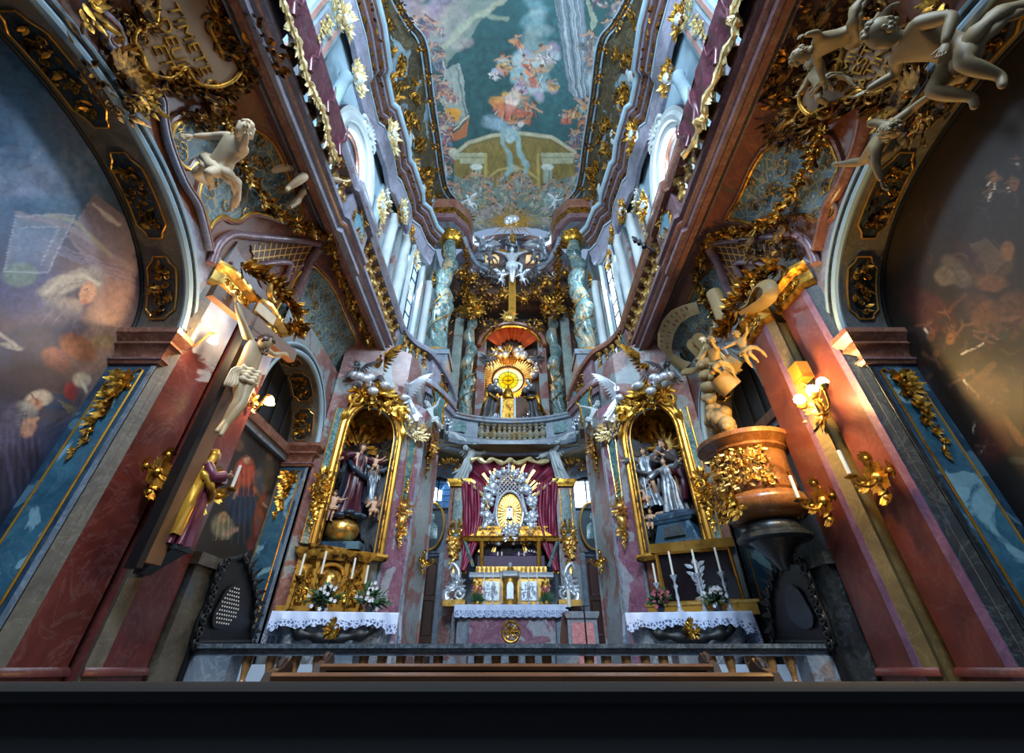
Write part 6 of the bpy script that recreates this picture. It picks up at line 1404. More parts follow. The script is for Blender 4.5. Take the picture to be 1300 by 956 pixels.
        for k in range(22):
            d = Vector((R.gauss(0, 1), -abs(R.gauss(0, .8)), R.gauss(.6, .8))).normalized(); c = Vector((0, 0, .16))+d*R.uniform(.12, .24)*big
            for q_ in range(5): an2 = q_*1.257; g.leaf(c, Vector((cos(an2), -.2, sin(an2))), (0, -1, 0), .035, .012, .2, 2)
            g.ball(c, .012, 5, 4)
        g.build('blossoms', M[col], t)
# ------------------------------------------------ niche figures
a, b, u, n = frame_axes(-1); mid = (a+b)/2; rzL = atan2(n.x, -n.y)
t = thing('gilt_orb', 'large gilded orb on grey stone carrying the Madonna figure', 'orb', mid-n*.1+Vector((-.08, -.06, 1.66)), absolute=False); g = MB(); g.ball((0, 0, .3), (.3, .28, .24), 20, 12); g.build('orb', M['goldb'], t)
g = MB(); 
for k in range(12): g.ball((.3*cos(k*.52), -.05+.2*sin(k*.52), .52+.03*sin(k*2)), (.12, .1, .06), 8, 6)
g.build('cloud', M['bluerobe'], t, smooth=80); g = MB(); g.box((-.42, -.2, -.04), (.42, .2, .08)); g.build('plinth', M['bluem'], t)
saint('madonna_statue', 'crowned Madonna in maroon dress and dark blue cloak on the gilt orb', tuple(mid-n*.08+Vector((-.06, -.04, 2.2))), 1.42, rzL+.2, 'maroon', 'bluerobe', 'skin', 'wood', 5, 11, cl=(-.5, 2.9))
putto('putto', 'small pale putto standing left of the gilt orb', tuple(mid+u*-.42+n*.0+Vector((0, 0, 2.0))), .55, 5, (0, 0, rzL), 'skin', 31, 'niche putti', hmat='wood')
putto('putto', 'small pale putto with silver wings right of the gilt orb', tuple(mid+u*.36+n*.02+Vector((0, 0, 2.12))), .5, 3, (0, 0, rzL-.4), 'skin', 32, 'niche putti', hmat='wood')
putto('putto', 'infant figure at the shoulder of the Madonna', tuple(mid+u*.18+n*.12+Vector((0, 0, 2.95))), .42, 1, (0, 0, rzL), 'skin', 33, 'niche putti', wings=False, hmat='wood')
putto('putto', 'dim putto high on the left edge of the Madonna niche', tuple(mid+u*-.4-n*.2+Vector((0, 0, 3.0))), .5, 2, (0, 0, rzL+.4), 'dusk', 34, 'niche putti')
saint('rock_angel', 'grey silvery angel rising along the right edge of the Madonna niche', tuple(mid+u*.33-n*.25+Vector((0, 0, 2.5))), .9, rzL-.6, 'silverrobe', None, 'silver', 'silver', 5, 35, wings=True)
a, b, u, n = frame_axes(1); mid = (a+b)/2; rzR = atan2(n.x, -n.y)
t = thing('tomb_plinth', 'blue-grey stone tomb chest with slanted panel under the bearded saint', 'plinth', mid+u*-.08+Vector((0, 0, 1.64)), rzR, absolute=False); g = MB()
for z0_, z1_, w0, w1 in ((0, .1, .42, .42), (.1, .42, .4, .3), (.42, .48, .34, .38), (.48, .54, .4, .42), (.54, .6, .32, .3)): g.loft([[(-w, -.5*w, z), (w, -.5*w, z), (w, .3, z), (-w, .3, z)] for z, w in ((z0_, w0), (z1_, w1))])
g.build('chest', M['bluem'], t); g = MB(); g.prism([(-.2, -.09), (.2, -.09), (.16, .09), (-.16, .09)], (0, -.19, .26), (1, 0, 0), (0, .25, 1), (0, -1, 0), .03); g.build('panel', M['darkm'], t)
saint('joseph_statue', 'tall bearded saint with radiating halo at the back of the niche near the pulpit', tuple(mid-n*.32+u*.0+Vector((0, 0, 2.2))), 1.6, rzR, 'dusk', 'maroon', 'skin', 'wood', 4, 21, beard=True, halo=True, group='saints of the pulpit-side niche')
saint('youth_statue', 'silvery youth with spread arm standing on the tomb chest', tuple(mid+u*-.08-n*.0+Vector((0, 0, 2.26))), 1.02, rzR-.1, 'silverrobe', None, 'skin', 'wood', 5, 22, group='saints of the pulpit-side niche')
saint('woman_statue', 'slim figure in silver drapery at the left edge of the tomb niche', tuple(mid+u*.36-n*.1+Vector((0, 0, 2.45))), 1.2, rzR+.3, 'silverrobe', 'dusk', 'skin', 'wood', 1, 23, group='saints of the pulpit-side niche')
putto('putto', 'small putto hanging below the silver-draped figure beside the tomb chest', tuple(mid+u*.42+n*.0+Vector((0, 0, 2.35))), .52, 1, (0, 0, rzR), 'skin', 36, 'tomb niche putti', hmat='wood')
putto('putto', 'small putto crouching at the corner of the tomb chest', tuple(mid+u*.34+n*.1+Vector((0, 0, 1.85))), .5, 2, (0, 0, rzR), 'skin', 37, 'tomb niche putti', hmat='wood')
# silver angels over the inner pilasters, white putti at the corners
for s in (-1, 1):
    w_ = 'Madonna' if s < 0 else 'tomb chest'
    saint('silver_angel', 'silvery winged angel perched above the gilt capital on the %s side' % w_, (s*2.22, 8.85, 4.35), .95, s*.5, 'silver', 'silver', 'silver', 'silver', 1, 40+s, wings=True, group='silver angels above the capitals', lean=s*.35)
    putto('putto', 'white winged putto in flight at the outer corner of the balcony, %s side' % w_, (s*1.82, 9.9, 4.5), .9, 1, (.2, s*.5, s*-.4), 'white', 50+s, 'white flying putti')
    saint('bronze_angel', 'dark bronze and gold angel leaning under the gallery fringe on the %s side' % w_, (s*2.75, 8.3, 4.55), 1.15, s*.6, 'gold2', 'dusk', 'gold2', 'gold2', 5, 60+s, wings=True, group='bronze angels below the fringe', lean=s*.4)
    putto('putto', 'grey putto seated on the outer shoulder of the frame crest, %s side' % w_, (s*3.25, 7.7, 4.5), .8, 2, (0, s*.2, s*.8), 'dusk', 70+s, 'crest putti')
    t = thing('spandrel_cartouche', 'greenish cartouche with gilt scrolls under the curved gallery on the %s side' % w_, 'cartouche', (s*1.98, 10.0, 5.2)); nn = Vector((-s, -.35, 0)).normalized(); uu = Vector((0, 1, 0)) if s < 0 else Vector((0, -1, 0))
    uu = (uu-nn*uu.dot(nn)).normalized(); g = MB(); g.prism([(-.3, -.25), (-.12, -.45), (.12, -.45), (.3, -.25), (.25, .2), (.4, .45), (-.4, .45), (-.25, .2)], (s*1.95, 10.0, 5.3), uu, (0, 0, 1), nn, .05); g.build('field', M['greenm'], t)
    g = MB(); L = [Vector((s*1.95, 10.0, 5.3))+uu*x+Vector((0, 0, z))+nn*.06 for x, z in [(-.3, -.25), (-.12, -.45), (.12, -.45), (.3, -.25), (.25, .2), (.4, .45), (-.4, .45), (-.25, .2), (-.3, -.25)]]; g.tube(bez(L, 3), .03, 6); acanthus(g, Vector((s*1.93, 10.0, 5.0)), uu, (0, 0, 1), nn, .15, .12, 10, 3, .7); g.build('border', M['gold2'], t)
# ================================================================ chancel: doors, ovals, windows, high altar
up = Vector((0, 0, 1))
def ptY(px, py, Y): return onY(px, py, Y)
YD = 15.1
M['sky'] = lamp('window_daylight', 'd8ecff', 2.6); M['skyd'] = lamp('shaded_window_daylight', '2c5c8c', .5); M['doorw'] = plain('chancel_door_wood', '4a2014', .4, var=.4, scale=3)
for s, side, n_ in ((-1, 'left', 1), (1, 'right', 2)):
    x0, x1 = (s*2.3, s*3.05); xa, xb = min(x0, x1), max(x0, x1)
    g = MB(); g.box((xa, YD-.05, -.6), (xb, YD+.02, 2.75)); d = struct(g, 'door_%d' % n_, M['doorw'] if s > 0 else M['wood'])
    g = MB()
    for zz in (-.3, .75, 1.75):
        for xx in (xa+.08, (xa+xb)/2+.03):
            L = [Vector((xx, YD-.07, zz)), Vector((xx+.28, YD-.07, zz)), Vector((xx+.28, YD-.07, zz+.85)), Vector((xx, YD-.07, zz+.85))]; g.tube(L+[L[0]], .018, 4)
    struct(g, 'door_panel_moulding', M['doorw'] if s > 0 else M['wood'], parent=d)
    g = MB(); g.tube([(xa-.1, YD-.1, -.6), (xa-.1, YD-.1, 2.9), (xb+.1, YD-.1, 2.9), (xb+.1, YD-.1, -.6)], .13, 4); struct(g, 'trim_door_frame_%s' % side, M['greyb'])
    g = MB(); c = (s*2.66, YD-.06, 3.72); 
    t = thing('oval_portrait', 'dark oval portrait in a thin gold frame above the chancel door on the %s' % ('Madonna side' if s < 0 else 'lectern side'), 'picture', (c[0], c[1], c[2]-.8), group='oval portraits over the chancel doors')
    g.loft([[(c[0]+.42*k_*cos(2*pi*i/32), c[1]-dy, c[2]+.72*k_*sin(2*pi*i/32)) for i in range(32)] for k_, dy in ((1, 0), (1, .03))]); g.build('canvas', M['portr'] if 'portr' in M else M['darkm'], t)
    g = MB(); g.tube([(c[0]+.43*cos(2*pi*i/40), c[1]-.04, c[2]+.73*sin(2*pi*i/40)) for i in range(41)], .035, 8); g.build('frame', M['goldflat'], t)
    g = MB(); g.ball((c[0], c[1]-.03, c[2]+.25), (.1, .02, .14), 12, 8); g.loft([[(c[0]+x, c[1]-.035, c[2]+z) for x, z in ((-.22, -.4), (.22, -.4), (.2, 0), (.06, .12), (-.06, .12), (-.2, 0))], [(c[0]+x, c[1]-.03, c[2]+z) for x, z in ((-.24, -.4), (.24, -.4), (.22, 0), (.06, .12), (-.06, .12), (-.22, 0))]]); g.build('painted_bust', M['greenm'], t)
    # window above
    wx, wz = s*2.55, 4.75; g = MB(); g.box((wx-.48, YD-.04, wz-.45), (wx+.48, YD-.02, wz+.45)); w_ = struct(g, 'window_%d' % n_, M['sky' if s > 0 else 'skyd'])
    if s < 0: g = MB(); g.prism([(-.14, -.22), (.12, -.22), (.12, .12), (-.14, .24)], (wx+.02, YD-.05, wz), (1, 0, 0), (0, 0, 1), (0, -1, 0), .01); struct(g, 'window_pane', M['sky'], parent=w_)
    g = MB()
    for k in range(5): g.tube([(wx-.45+.225*k, YD-.07, wz-.45), (wx-.45+.225*k, YD-.07, wz+.5)], .012 if k != 2 else .03, 4)
    for k in range(5): g.tube([(wx-.48, YD-.07, wz-.45+.2*k), (wx+.48, YD-.07, wz-.45+.2*k)], .01, 4)
    g.tube([(wx-.5, YD-.08, wz-.5), (wx+.5, YD-.08, wz-.5), (wx+.5, YD-.08, wz+.4), (wx, YD-.08, wz+.55), (wx-.5, YD-.08, wz+.4), (wx-.5, YD-.08, wz-.5)], .05, 6); struct(g, 'window_bars', M['iron'], parent=w_)
    # pilaster towards the altar: red marble below, green inset with gilt above, angel on top
    px_ = s*1.72; Yp = 14.2
    t = thing('pilaster', 'red marble pilaster with green inset beside the high altar, %s' % ('next to the half-lit window' if s < 0 else 'behind the lectern'), 'pilaster', (px_, Yp, -.4), group='high altar pilasters')
    g = MB(); g.box((px_-.3, Yp, -.6), (px_+.3, Yp+.5, 4.75)); g.build('shaft', M['mixm'], t)
    g = MB(); g.box((px_-.13, Yp-.03, 2.9), (px_+.13, Yp, 4.6)); g.build('green_inset', M['greenm'], t)
    for q in (-.17, .17): g = MB(); g.tube([(px_+q, Yp-.04, 2.8), (px_+q, Yp-.04, 4.65)], .02, 6); g.build('gilt_edge', M['gold'], t)
    g = MB(); acanthus(g, (px_, Yp-.08, 3.2), (1, 0, 0), up, (0, -1, 0), .18, .45, 40, 3, .3, .5, True, 4); vine(g, (px_, Yp-.08, 3.1), (1, 0, 0), up, (0, -1, 0), .9, .36, 4); g.build('leaf_ornament', M['goldb'], t)
    g = MB(); g.loft([[(px_+x*k_, y, z) for x, y in ((-.34, Yp-.12*k_), (.34, Yp-.12*k_), (.34, Yp+.4), (-.34, Yp+.4))] for z, k_ in ((4.72, .9), (4.8, 1), (4.86, 1.15), (4.95, 1.15))]); g.build('capital', M['gold'], t)
    saint('white_angel', 'white winged angel lifting the crimson canopy on the %s of the high altar' % ('door pane side' if s < 0 else 'lectern side'), (px_-s*.02, Yp+.05, 4.95), 1.3, -s*.7, 'white', None, 'white', 'white', 1, 80+s, wings=True, group='white angels beside the canopy', lean=-s*.15)
    # silver volute figures beside the tabernacle
    g = MB(); xv = s*1.55; t = thing('silver_volute', 'curling silver figure on a golden foot beside the high altar tabernacle, %s side' % ('door pane' if s < 0 else 'lectern'), 'ornament', (xv, 13.7, 1.3), group='silver volutes'); 
    P = bez([(xv+s*.2, 13.6, 1.4), (xv+s*.25, 13.6, 1.62), (xv-s*.02, 13.6, 1.85), (xv-s*.05, 13.6, 2.15), (xv+s*.12, 13.6, 2.35), (xv+s*.22, 13.6, 2.2)], 6); g.tube(P, [.12-.003*i for i in range(len(P))], 8); g.scroll((xv-s*.1, 13.58, 1.6), (s, 0, 0), up, .2, 1.5, 0, .22, 1, 7, 14); acanthus(g, (xv, 13.52, 1.75), (1, 0, 0), up, (0, -1, 0), .2, .35, 26, 8, .35, .4, False, 3); g.build('figure', M['silver'], t, smooth=80)
    g = MB(); g.box((xv-.3, 13.4, 1.3), (xv+.3, 13.9, 1.45)); g.build('foot', M['goldb'], t)
# ------------------------------------------------ mensa
ya = 13.2
t = thing('high_altar', 'broad pink and grey marble high altar table with round gold medallion', 'altar', (0, ya, -.4)); g = MB()
g.box((-1.42, ya+.1, -.5), (1.42, ya+1.2, 1.12)); g.box((-1.6, ya+.45, -.5), (1.6, ya+1.3, 1.3)); g.build('body', M['greyb'], t)
g = MB(); g.box((-1.1, ya+.07, .42), (1.1, ya+.1, 1.02)); g.build('front_panel', M['pinkm'], t)
g = MB(); L = [Vector(p) for p in ((-1.13, ya+.07, .38), (1.13, ya+.07, .38), (1.13, ya+.07, 1.05), (-1.13, ya+.07, 1.05))]; g.tube(L+[L[0]], .035, 6); g.box((-1.5, ya+.02, .08), (1.5, ya+.5, .22)); g.build('moulding', M['greyb'], t)
for s in (-1, 1): g = MB(); g.box((min(s*1.28, s*1.5), ya+.4, .5), (max(s*1.28, s*1.5), ya+.44, 1.0)); g.build('side_panel', M['redm'], t)
g = MB(); g.tube([(.2*cos(2*pi*i/32), ya+.05, .73+.2*sin(2*pi*i/32)) for i in range(33)], .025, 8); g.lathe([(.19, 0), (.19, .001)], (0, 0, 0), 4)
g = MB(); g.tube([(-.03+.22*cos(2*pi*i/32), ya+.05, .73+.22*sin(2*pi*i/32)) for i in range(33)], .028, 8); acanthus(g, (-.03, ya+.05, .73), (1, 0, 0), up, (0, -1, 0), .12, .12, 20, 3, .5)
for k in range(8): a = k*pi/4; g.tube([(-.03, ya+.05, .73), (-.03+.2*cos(a), ya+.05, .73+.2*sin(a))], .014, 5)
g.build('medallion', M['gold'], t)
t = thing('altar_cloth', 'white scalloped lace cloth over the high altar', 'altar cloth', (0, ya, 1.3))
def hc(q, v):
    x = -1.5+3.0*q
    if v < .4: return (x, ya+.7-.72*(v/.4), 1.325)
    f = (v-.4)/.6; return (x, ya-.03-.015*(1+sin(x*13))*f-.01*sin(x*33)*f, 1.325-.15*f)
g = MB(); g.grid(hc, 120, 10); g.build('cloth', M['lace'], t, smooth=70)
g = MB(); g.grid(lambda q, v: (-1.5+3*q, ya-.035-.03*(1+sin((-1.5+3*q)*13))*.5-.004, 1.18-.13*v-(.03*abs(sin(q*48)) if v > .85 else 0)), 240, 5); 
for s in (-1, 1): g.grid(lambda q, v: (s*(1.5+.01*v), ya-.03+.7*q, 1.325-.28*v), 20, 5)
g.build('lace_border', M['lacee'], t, smooth=70)
# ------------------------------------------------ silver and gold tabernacle front
yt = 13.75
t = thing('silver_tabernacle', 'gleaming gold and silver tabernacle front with round central door on the high altar', 'tabernacle', (0, yt, 1.3)); X0, X1 = -1.08, 1.04
g = MB(); g.box((X0, yt, 1.3), (X1, yt+.5, 2.0)); g.box((X0-.12, yt-.03, 1.3), (X1+.12, yt+.5, 1.38)); g.build('body', M['goldb'], t)
for x0, x1 in ((-.82, -.36), (.26, .68)): g = MB(); g.box((x0, yt-.04, 1.46), (x1, yt, 1.92)); R = random.Random(int(x0*100)); acanthus(g, ((x0+x1)/2, yt-.05, 1.69), (1, 0, 0), up, (0, -1, 0), .2, .2, 44, 5, .3, .4, False, 7); g.build('silver_panel', M['silver'], t)
for x in (X0+.1, -.88, -.3, .2, .74, X1-.1): g = MB(); g.box((x-.03, yt-.06, 1.38), (x+.03, yt, 1.98)); g.build('pilaster_strip', M['goldb'], t)
for x in (-1.0+.02, .92): g = MB(); acanthus(g, (x, yt-.06, 1.7), (1, 0, 0), up, (0, -1, 0), .07, .26, 22, 5, .35, .4, True, 3); g.build('corner_relief', M['gold'], t)
g = MB(); g.lathe([(.24, 0), (.24, .08), (.2, .1), (.2, .7), (.26, .74), (.26, .8), (.18, .86), (.06, .96), (.03, 1.02)], (-.05, yt, 1.3), 24); dr = g.build('round_tabernacle', M['goldb'], t)
g = MB(); g.prism([(-.09, -.2), (.09, -.2), (.09, .12), (.05, .2), (-.05, .2), (-.09, .12)], (-.05, yt-.2, 1.68), (1, 0, 0), up, (0, -1, 0), .03); g.build('door_relief', M['silver'], dr)
g = MB(); g.sweep([(X0-.12, yt-.02), (-.3, yt-.02), (-.2, yt-.25), (.1, yt-.25), (.2, yt-.02), (X1+.12, yt-.02)], [(0, 2.0), (.07, 2.03), (.07, 2.1), (.1, 2.14), (0, 2.16), (-.3, 2.16), (-.3, 2.0)], side=-1); g.build('cornice', M['silver'], t)
g = MB(); g.box((X0+.05, yt+.1, 2.15), (X1-.05, yt+.5, 2.32)); 
for k in range(16): g.leaf((X0+.1+k*.125, yt+.08, 2.17), up, (0, -1, 0), .15, .04, .3)
g.build('upper_step', M['goldb'], t)
g = MB(); g.ball((-.05, yt-.02, 2.35), .06, 8, 6); g.lathe([(.08, 0), (.03, .05), (.03, .12), (.06, .15), (.02, .2)], (-.05, yt, 2.15), 10); g.build('finial', M['silver'], t)
# glass shrine
ys = 13.95
t = thing('glass_shrine', 'dark glass reliquary shrine with gold posts, widening upward, above the tabernacle', 'shrine', (0, ys, 2.32)); TR = [(-1.12, 2.32), (1.06, 2.32), (1.35, 3.02), (-1.4, 3.02)]
g = MB(); g.loft([[(x, ys+.3, z) for x, z in TR], [(x, ys+.33, z) for x, z in TR]]); g.build('back', M['glassd'], t)
g = MB(); g.box((-1.0, ys+.02, 2.33), (.95, ys+.28, 2.62)); g.ball((-.5, ys+.1, 2.66), (.25, .1, .08), 8, 6); g.ball((.3, ys+.1, 2.66), (.4, .1, .09), 8, 6); g.build('purple_cushion', plain('purple_satin', '3c2048', .5), t)
g = MB()
for x in (-.42, -.3, .2, .36): g.lathe([(.022, 0), (.022, .1), (.004, .11)], (x, ys-.0, 2.62), 6)
for k in range(6): g.ball((.42+.08*k, ys, 2.72+.03*sin(k)), .03, 6, 4)
g.build('relics', M['candle'], t)
for (x0, x1) in ((-1.12, -1.4), (-.88, -.9), (.78, .8), (1.06, 1.35)):
    g = MB(); g.tube([(x0, ys-.05, 2.32), (x1, ys-.05, 3.0)], .05 if abs(x0) > 1 else .065, 8); g.build('post', M['goldflat' if abs(x0) < 1 else 'greenm'], t)
g = MB(); g.sweep([(-1.45, ys-.06), (1.4, ys-.06)], [(0, 2.98), (.06, 3.0), (.08, 3.08), (.14, 3.12), (0, 3.16), (-.4, 3.16), (-.4, 2.98)], side=-1); g.build('cornice', M['gold'], t)
g = MB(); g.loft([[(x*k_, y, z) for x, y in ((-1.3, ys-.02+.1*(1-k_)), (1.26, ys-.02+.1*(1-k_)), (1.26, ys+.3), (-1.3, ys+.3))] for z, k_ in ((3.16, 1), (3.3, .8), (3.36, .8), (3.4, .86), (3.44, .86))]); g.build('sloping_lid', M['gold2'], t)
g = MB(); R = random.Random(2)
for k in range(16): g.ball((-.05+R.uniform(-.22, .22), ys-.1+R.uniform(-.05, .05), 3.05+R.uniform(0, .45)), R.uniform(.06, .1), 7, 5)
acanthus(g, (-.05, ys-.15, 3.25), (1, 0, 0), up, (0, -1, 0), .25, .3, 20, 3, .35); g.build('silver_cloud', M['silver'], t, smooth=80)
# ------------------------------------------------ glory with silver lattice and golden oval
yg = 14.15; GP_ = lambda x, y, o=0: onY(x, y, yg-o)
t = thing('silver_glory', 'silver latticed glory with gold oval relief, clouds and golden rays under the crimson canopy', 'altarpiece', GP_(646, 688)); c = GP_(647, 652)
ctr = GP_(646, 645)
for row, (n_, r0, r1, w_) in enumerate(((44, .55, 1.0, .028), (22, .6, 1.18, .05))):
    g = MB()
    for k in range(n_):
        a = 2*pi*k/n_+.03*row; rx, rz = 1.08, 1.28; L_ = (1+.13*sin(k*5.1))*r1
        d = Vector((cos(a)*rx, 0, sin(a)*rz)); p0, p1 = ctr+d*.62, ctr+d*L_; sd = Vector((-d.z, 0, d.x)).normalized()
        if p0.z < 3.3 and abs(p0.x) < .9: continue
        g.loft([[p0-sd*w_*.5+Vector((0, .05, 0)), p0+sd*w_*.5+Vector((0, .05, 0)), p0+sd*w_*.5, p0-sd*w_*.5], [p1-sd*w_+Vector((0, .05, 0)), p1+sd*w_+Vector((0, .05, 0)), p1+sd*w_, p1-sd*w_]])
    g.build('rays', M['goldb'], t)
# lattice pyramid
def latt(poly, hole, name):
    g = MB(); xs = [p[0] for p in poly]; zs_ = [p[1] for p in poly]; st = .085
    def ins(x, z):
        r = False
        for i in range(len(poly)):
            (xa, za), (xb, zb) = poly[i], poly[(i+1) % len(poly)]
            if (za > z) != (zb > z) and x < (xb-xa)*(z-za)/(zb-za)+xa: r = not r
        return r and ((x-hole[0])/hole[2])**2+((z-hole[1])/hole[3])**2 > 1
    for sg in (1, -1):
        for k in range(-60, 60):
            run = []
            for j in range(240):
                x = min(xs)+(max(xs)-min(xs))*j/239; z = hole[1]+sg*(x-hole[0])*1.1+k*st*1.6
                if ins(x, z): run.append((x, yg-.06, z))
                else:
                    if len(run) > 2: g.tube([run[0], run[-1]], .017, 5)
                    run = []
            if len(run) > 2: g.tube([run[0], run[-1]], .017, 5)
    g.tube([(x, yg-.06, z) for x, z in poly+[poly[0]]], .04, 6); g.build(name, M['silver'], t)
A_ = lambda x, y: (GP_(x, y).x, GP_(x, y).z)
latt([A_(645, 597), A_(656, 606), A_(660, 618), A_(668, 650), A_(675, 682), A_(618, 682), A_(628, 650), A_(634, 618), A_(637, 606)], (c.x, c.z, .42, .66), 'lattice')
g = MB(); g.tube([(c.x+.42*cos(2*pi*i/40), yg-.1, c.z+.66*sin(2*pi*i/40)) for i in range(41)], .045, 8); g.build('oval_rim', M['silver'], t)
g = MB(); g.loft([[(c.x+.4*cos(2*pi*i/32), yg-.03, c.z+.63*sin(2*pi*i/32)) for i in range(32)], [(c.x+.4*cos(2*pi*i/32), yg-.0, c.z+.63*sin(2*pi*i/32)) for i in range(32)]]); g.build('oval_ground', M['gold2'], t)
g = MB()
for k in range(32): a = 2*pi*k/32; d = Vector((cos(a)*.38, -.02, sin(a)*.6)); g.leaf(Vector((c.x, yg-.07, c.z))+d*.35, d, (0, -1, 0), d.length*.62, .028, 0, 3)
g.build('golden_rays', M['goldb'], t)
g = MB(); g.lathe([(.1, -.2), (.1, -.15), (.05, -.12), (.06, .02), (.08, .08), (.02, .2)], (c.x, yg-.1, c.z), 10); g.box((c.x-.09, yg-.16, c.z-.2), (c.x+.09, yg-.1, c.z+.12)); g.build('relief_figure', M['silver'], t)
R = random.Random(5)
for (x, y, r) in ((625, 618, .22), (620, 632, .2), (618, 655, .2), (616, 668, .16), (633, 602, .14), (640, 598, .1), (655, 600, .12), (663, 608, .15), (669, 622, .2), (674, 636, .2), (676, 655, .2), (674, 668, .18), (626, 606, .12), (612, 643, .14), (636, 684, .16), (657, 684, .16), (622, 683, .15), (668, 682, .15)):
    p = GP_(x, y, .12); g = MB(); g.ball(p, (r*.8, r*.6, r*.9), 10, 8)
    for k in range(7): g.ball(p+Vector((R.uniform(-1, 1)*r, R.uniform(-.4, .1)*r, R.uniform(-1, 1)*r)), r*R.uniform(.25, .45), 7, 5)
    for k in range(4): g.leaf(p, Vector((R.uniform(-1, 1), -.3, R.uniform(-1, 1))), (0, -1, 0), r*1.3, r*.25, .3)
    g.build('cloud_cherub', M['silver'], t, smooth=80)
g = MB(); g.tube([GP_(646, 600, .1), GP_(646, 588, .1)], .03, 6); g.tube([GP_(642, 592, .1), GP_(650, 592, .1)], .025, 6); g.build('top_cross', M['silver'], t)
# ------------------------------------------------ crimson canopy and drapes
yc = 14.75
t = thing('crimson_canopy', 'crimson canopy with gilt wavy edge spread behind the silver glory', 'canopy', (0, yc, 1.3))
Lp = [(596, 583), (590, 596), (586, 612), (588, 616), (600, 620), (614, 632), (622, 660), (646, 690), (670, 660), (680, 632), (694, 620), (708, 608), (714, 600), (704, 590), (697, 580), (680, 584), (660, 582), (640, 583), (618, 581)]
pts = [(onY(x, y, yc).x, onY(x, y, yc).z) for x, y in Lp]
g = MB(); R = random.Random(3); nn_ = 60; cx_, cz_ = 0, 4.3
def cf(u, v):
    a = u*(len(pts)); i = int(a) % len(pts); f = a-int(a); xa, za = pts[i]; xb, zb = pts[(i+1) % len(pts)]; x, z = xa+(xb-xa)*f, za+(zb-za)*f
    return (cx_+(x-cx_)*v, yc+.12*v+.06*sin(u*70)*v-.0, cz_+(z-cz_)*v)
g.grid(cf, 200, 14); g.build('backcloth', M['crim'], t, smooth=80)
edge_top = [(597, 582), (606, 579), (616, 584), (626, 580), (638, 585), (648, 581), (658, 585), (670, 580), (682, 584), (697, 582)]
g = MB(); P = bez([onY(x, y+3, yc-.75) for x, y in edge_top], 6); g.tube(P, [.07*(1+.35*sin(i*.9)) for i in range(len(P))], 7); g.build('gilt_fringe', M['goldcr'] if 'goldcr' in M else M['goldb'], t)
for s in (-1, 1):
    F = (lambda x: x) if s < 0 else (lambda x: 1294-x)
    g = MB(); P = bez([onY(F(x), y, yc-.75) for x, y in ((586, 606), (590, 611), (600, 617), (610, 626), (617, 636), (620, 646))], 6); g.tube(P, [.05*(1+.4*sin(i*1.1)) for i in range(len(P))], 7); g.build('gilt_swag', M['goldcr'] if 'goldcr' in M else M['goldb'], t)
    # hanging curtains: many folds
    g = MB()
    def cur_(u, v):
        y_ = 614+112*v; xl = 586+2*sin(v*3); xr = 606-2*v if v < .3 else 605-8*(v-.3)*1.2+0; xr = 612-22*v+10*sin(v*pi)
        p = onY(F(xl+(xr-xl)*u), y_, yc-.68); p.y += .09*sin(u*22+v*2.2)+.05*sin(u*41-v*3); return p
    g.grid(cur_, 60, 26); g.build('curtain', M['crim'], t, smooth=80)
    for k in range(7):
        u = (k+.5)/7; P = [Vector(cur_(u+.02*sin(v*9+k), v))+Vector((0, -.06, 0)) for v in [j/16 for j in range(17)]]; g = MB(); g.tube(P, [.055+.02*sin(j*.8+k*2) for j in range(17)], 8); g.build('curtain_fold', M['crim'], t, smooth=80)
    g = MB(); P = [cur_(j/12, 1.0)+Vector((0, -.03, 0)) for j in range(13)]; g.tube(P, .06, 6); g.build('curtain_hem', M['goldb'], t)
for s in (-1, 1):
    g = MB(); 
    for k in range(5): x = s*(.6+.22*k); g.scroll((x, yc-.02, 5.1-.12*k), (s, 0, 0), up, .13, 1.3, k, .1, 1, 5, 10)
    g.build('embroidery', M['gold2'], t)
# spandrels of gilded stucco beside the canopy
for s in (-1, 1):
    g = MB(); acanthus(g, (s*2.1, 14.3, 5.5), (1, 0, 0), up, (0, -1, 0), .45, .25, 40, 3, .3, .4, False, 6); solo(g, 'gilded_leafwork', M['gold2'], 'gilt leaves under the balcony beside the %s white angel' % ('door pane side' if s < 0 else 'lectern side'), 'ornament')
# ------------------------------------------------ lectern, stand, paschal candle, flowers
yl = 8.2; g = MB(); t = thing('marble_ambo', 'pale marble lectern block with pink panel and wooden back behind the rail', 'lectern', (1.3, yl, -.6))
c = onY(740, 800, yl); w2 = .235
g.box((c.x-w2, yl, -.7), (c.x+w2, yl+.4, c.z+.17)); g.build('body', M['greyb'], t); g = MB(); g.box((c.x-w2+.06, yl-.015, -.6), (c.x+w2-.06, yl, c.z+.1)); g.build('pink_panel', M['pinkp'] if 'pinkp' in M else M['pinkm'], t)
g = MB(); g.loft([[(c.x+x*k_, y, z) for x, y in ((-w2, yl-.03*k_), (w2, yl-.03*k_), (w2, yl+.42), (-w2, yl+.42))] for z, k_ in ((c.z+.16, 1.05), (c.z+.2, 1.15), (c.z+.25, 1.2))]); g.build('top', M['greyb'], t)
g = MB(); g.prism([(-.12, -.9), (0, -.9), (0, .25), (-.07, .22), (-.12, -.1)], (c.x-w2-.0, yl+.1, c.z), (1, 0, 0), up, (0, 1, 0), .05); g.build('wooden_side', M['wood'], t)
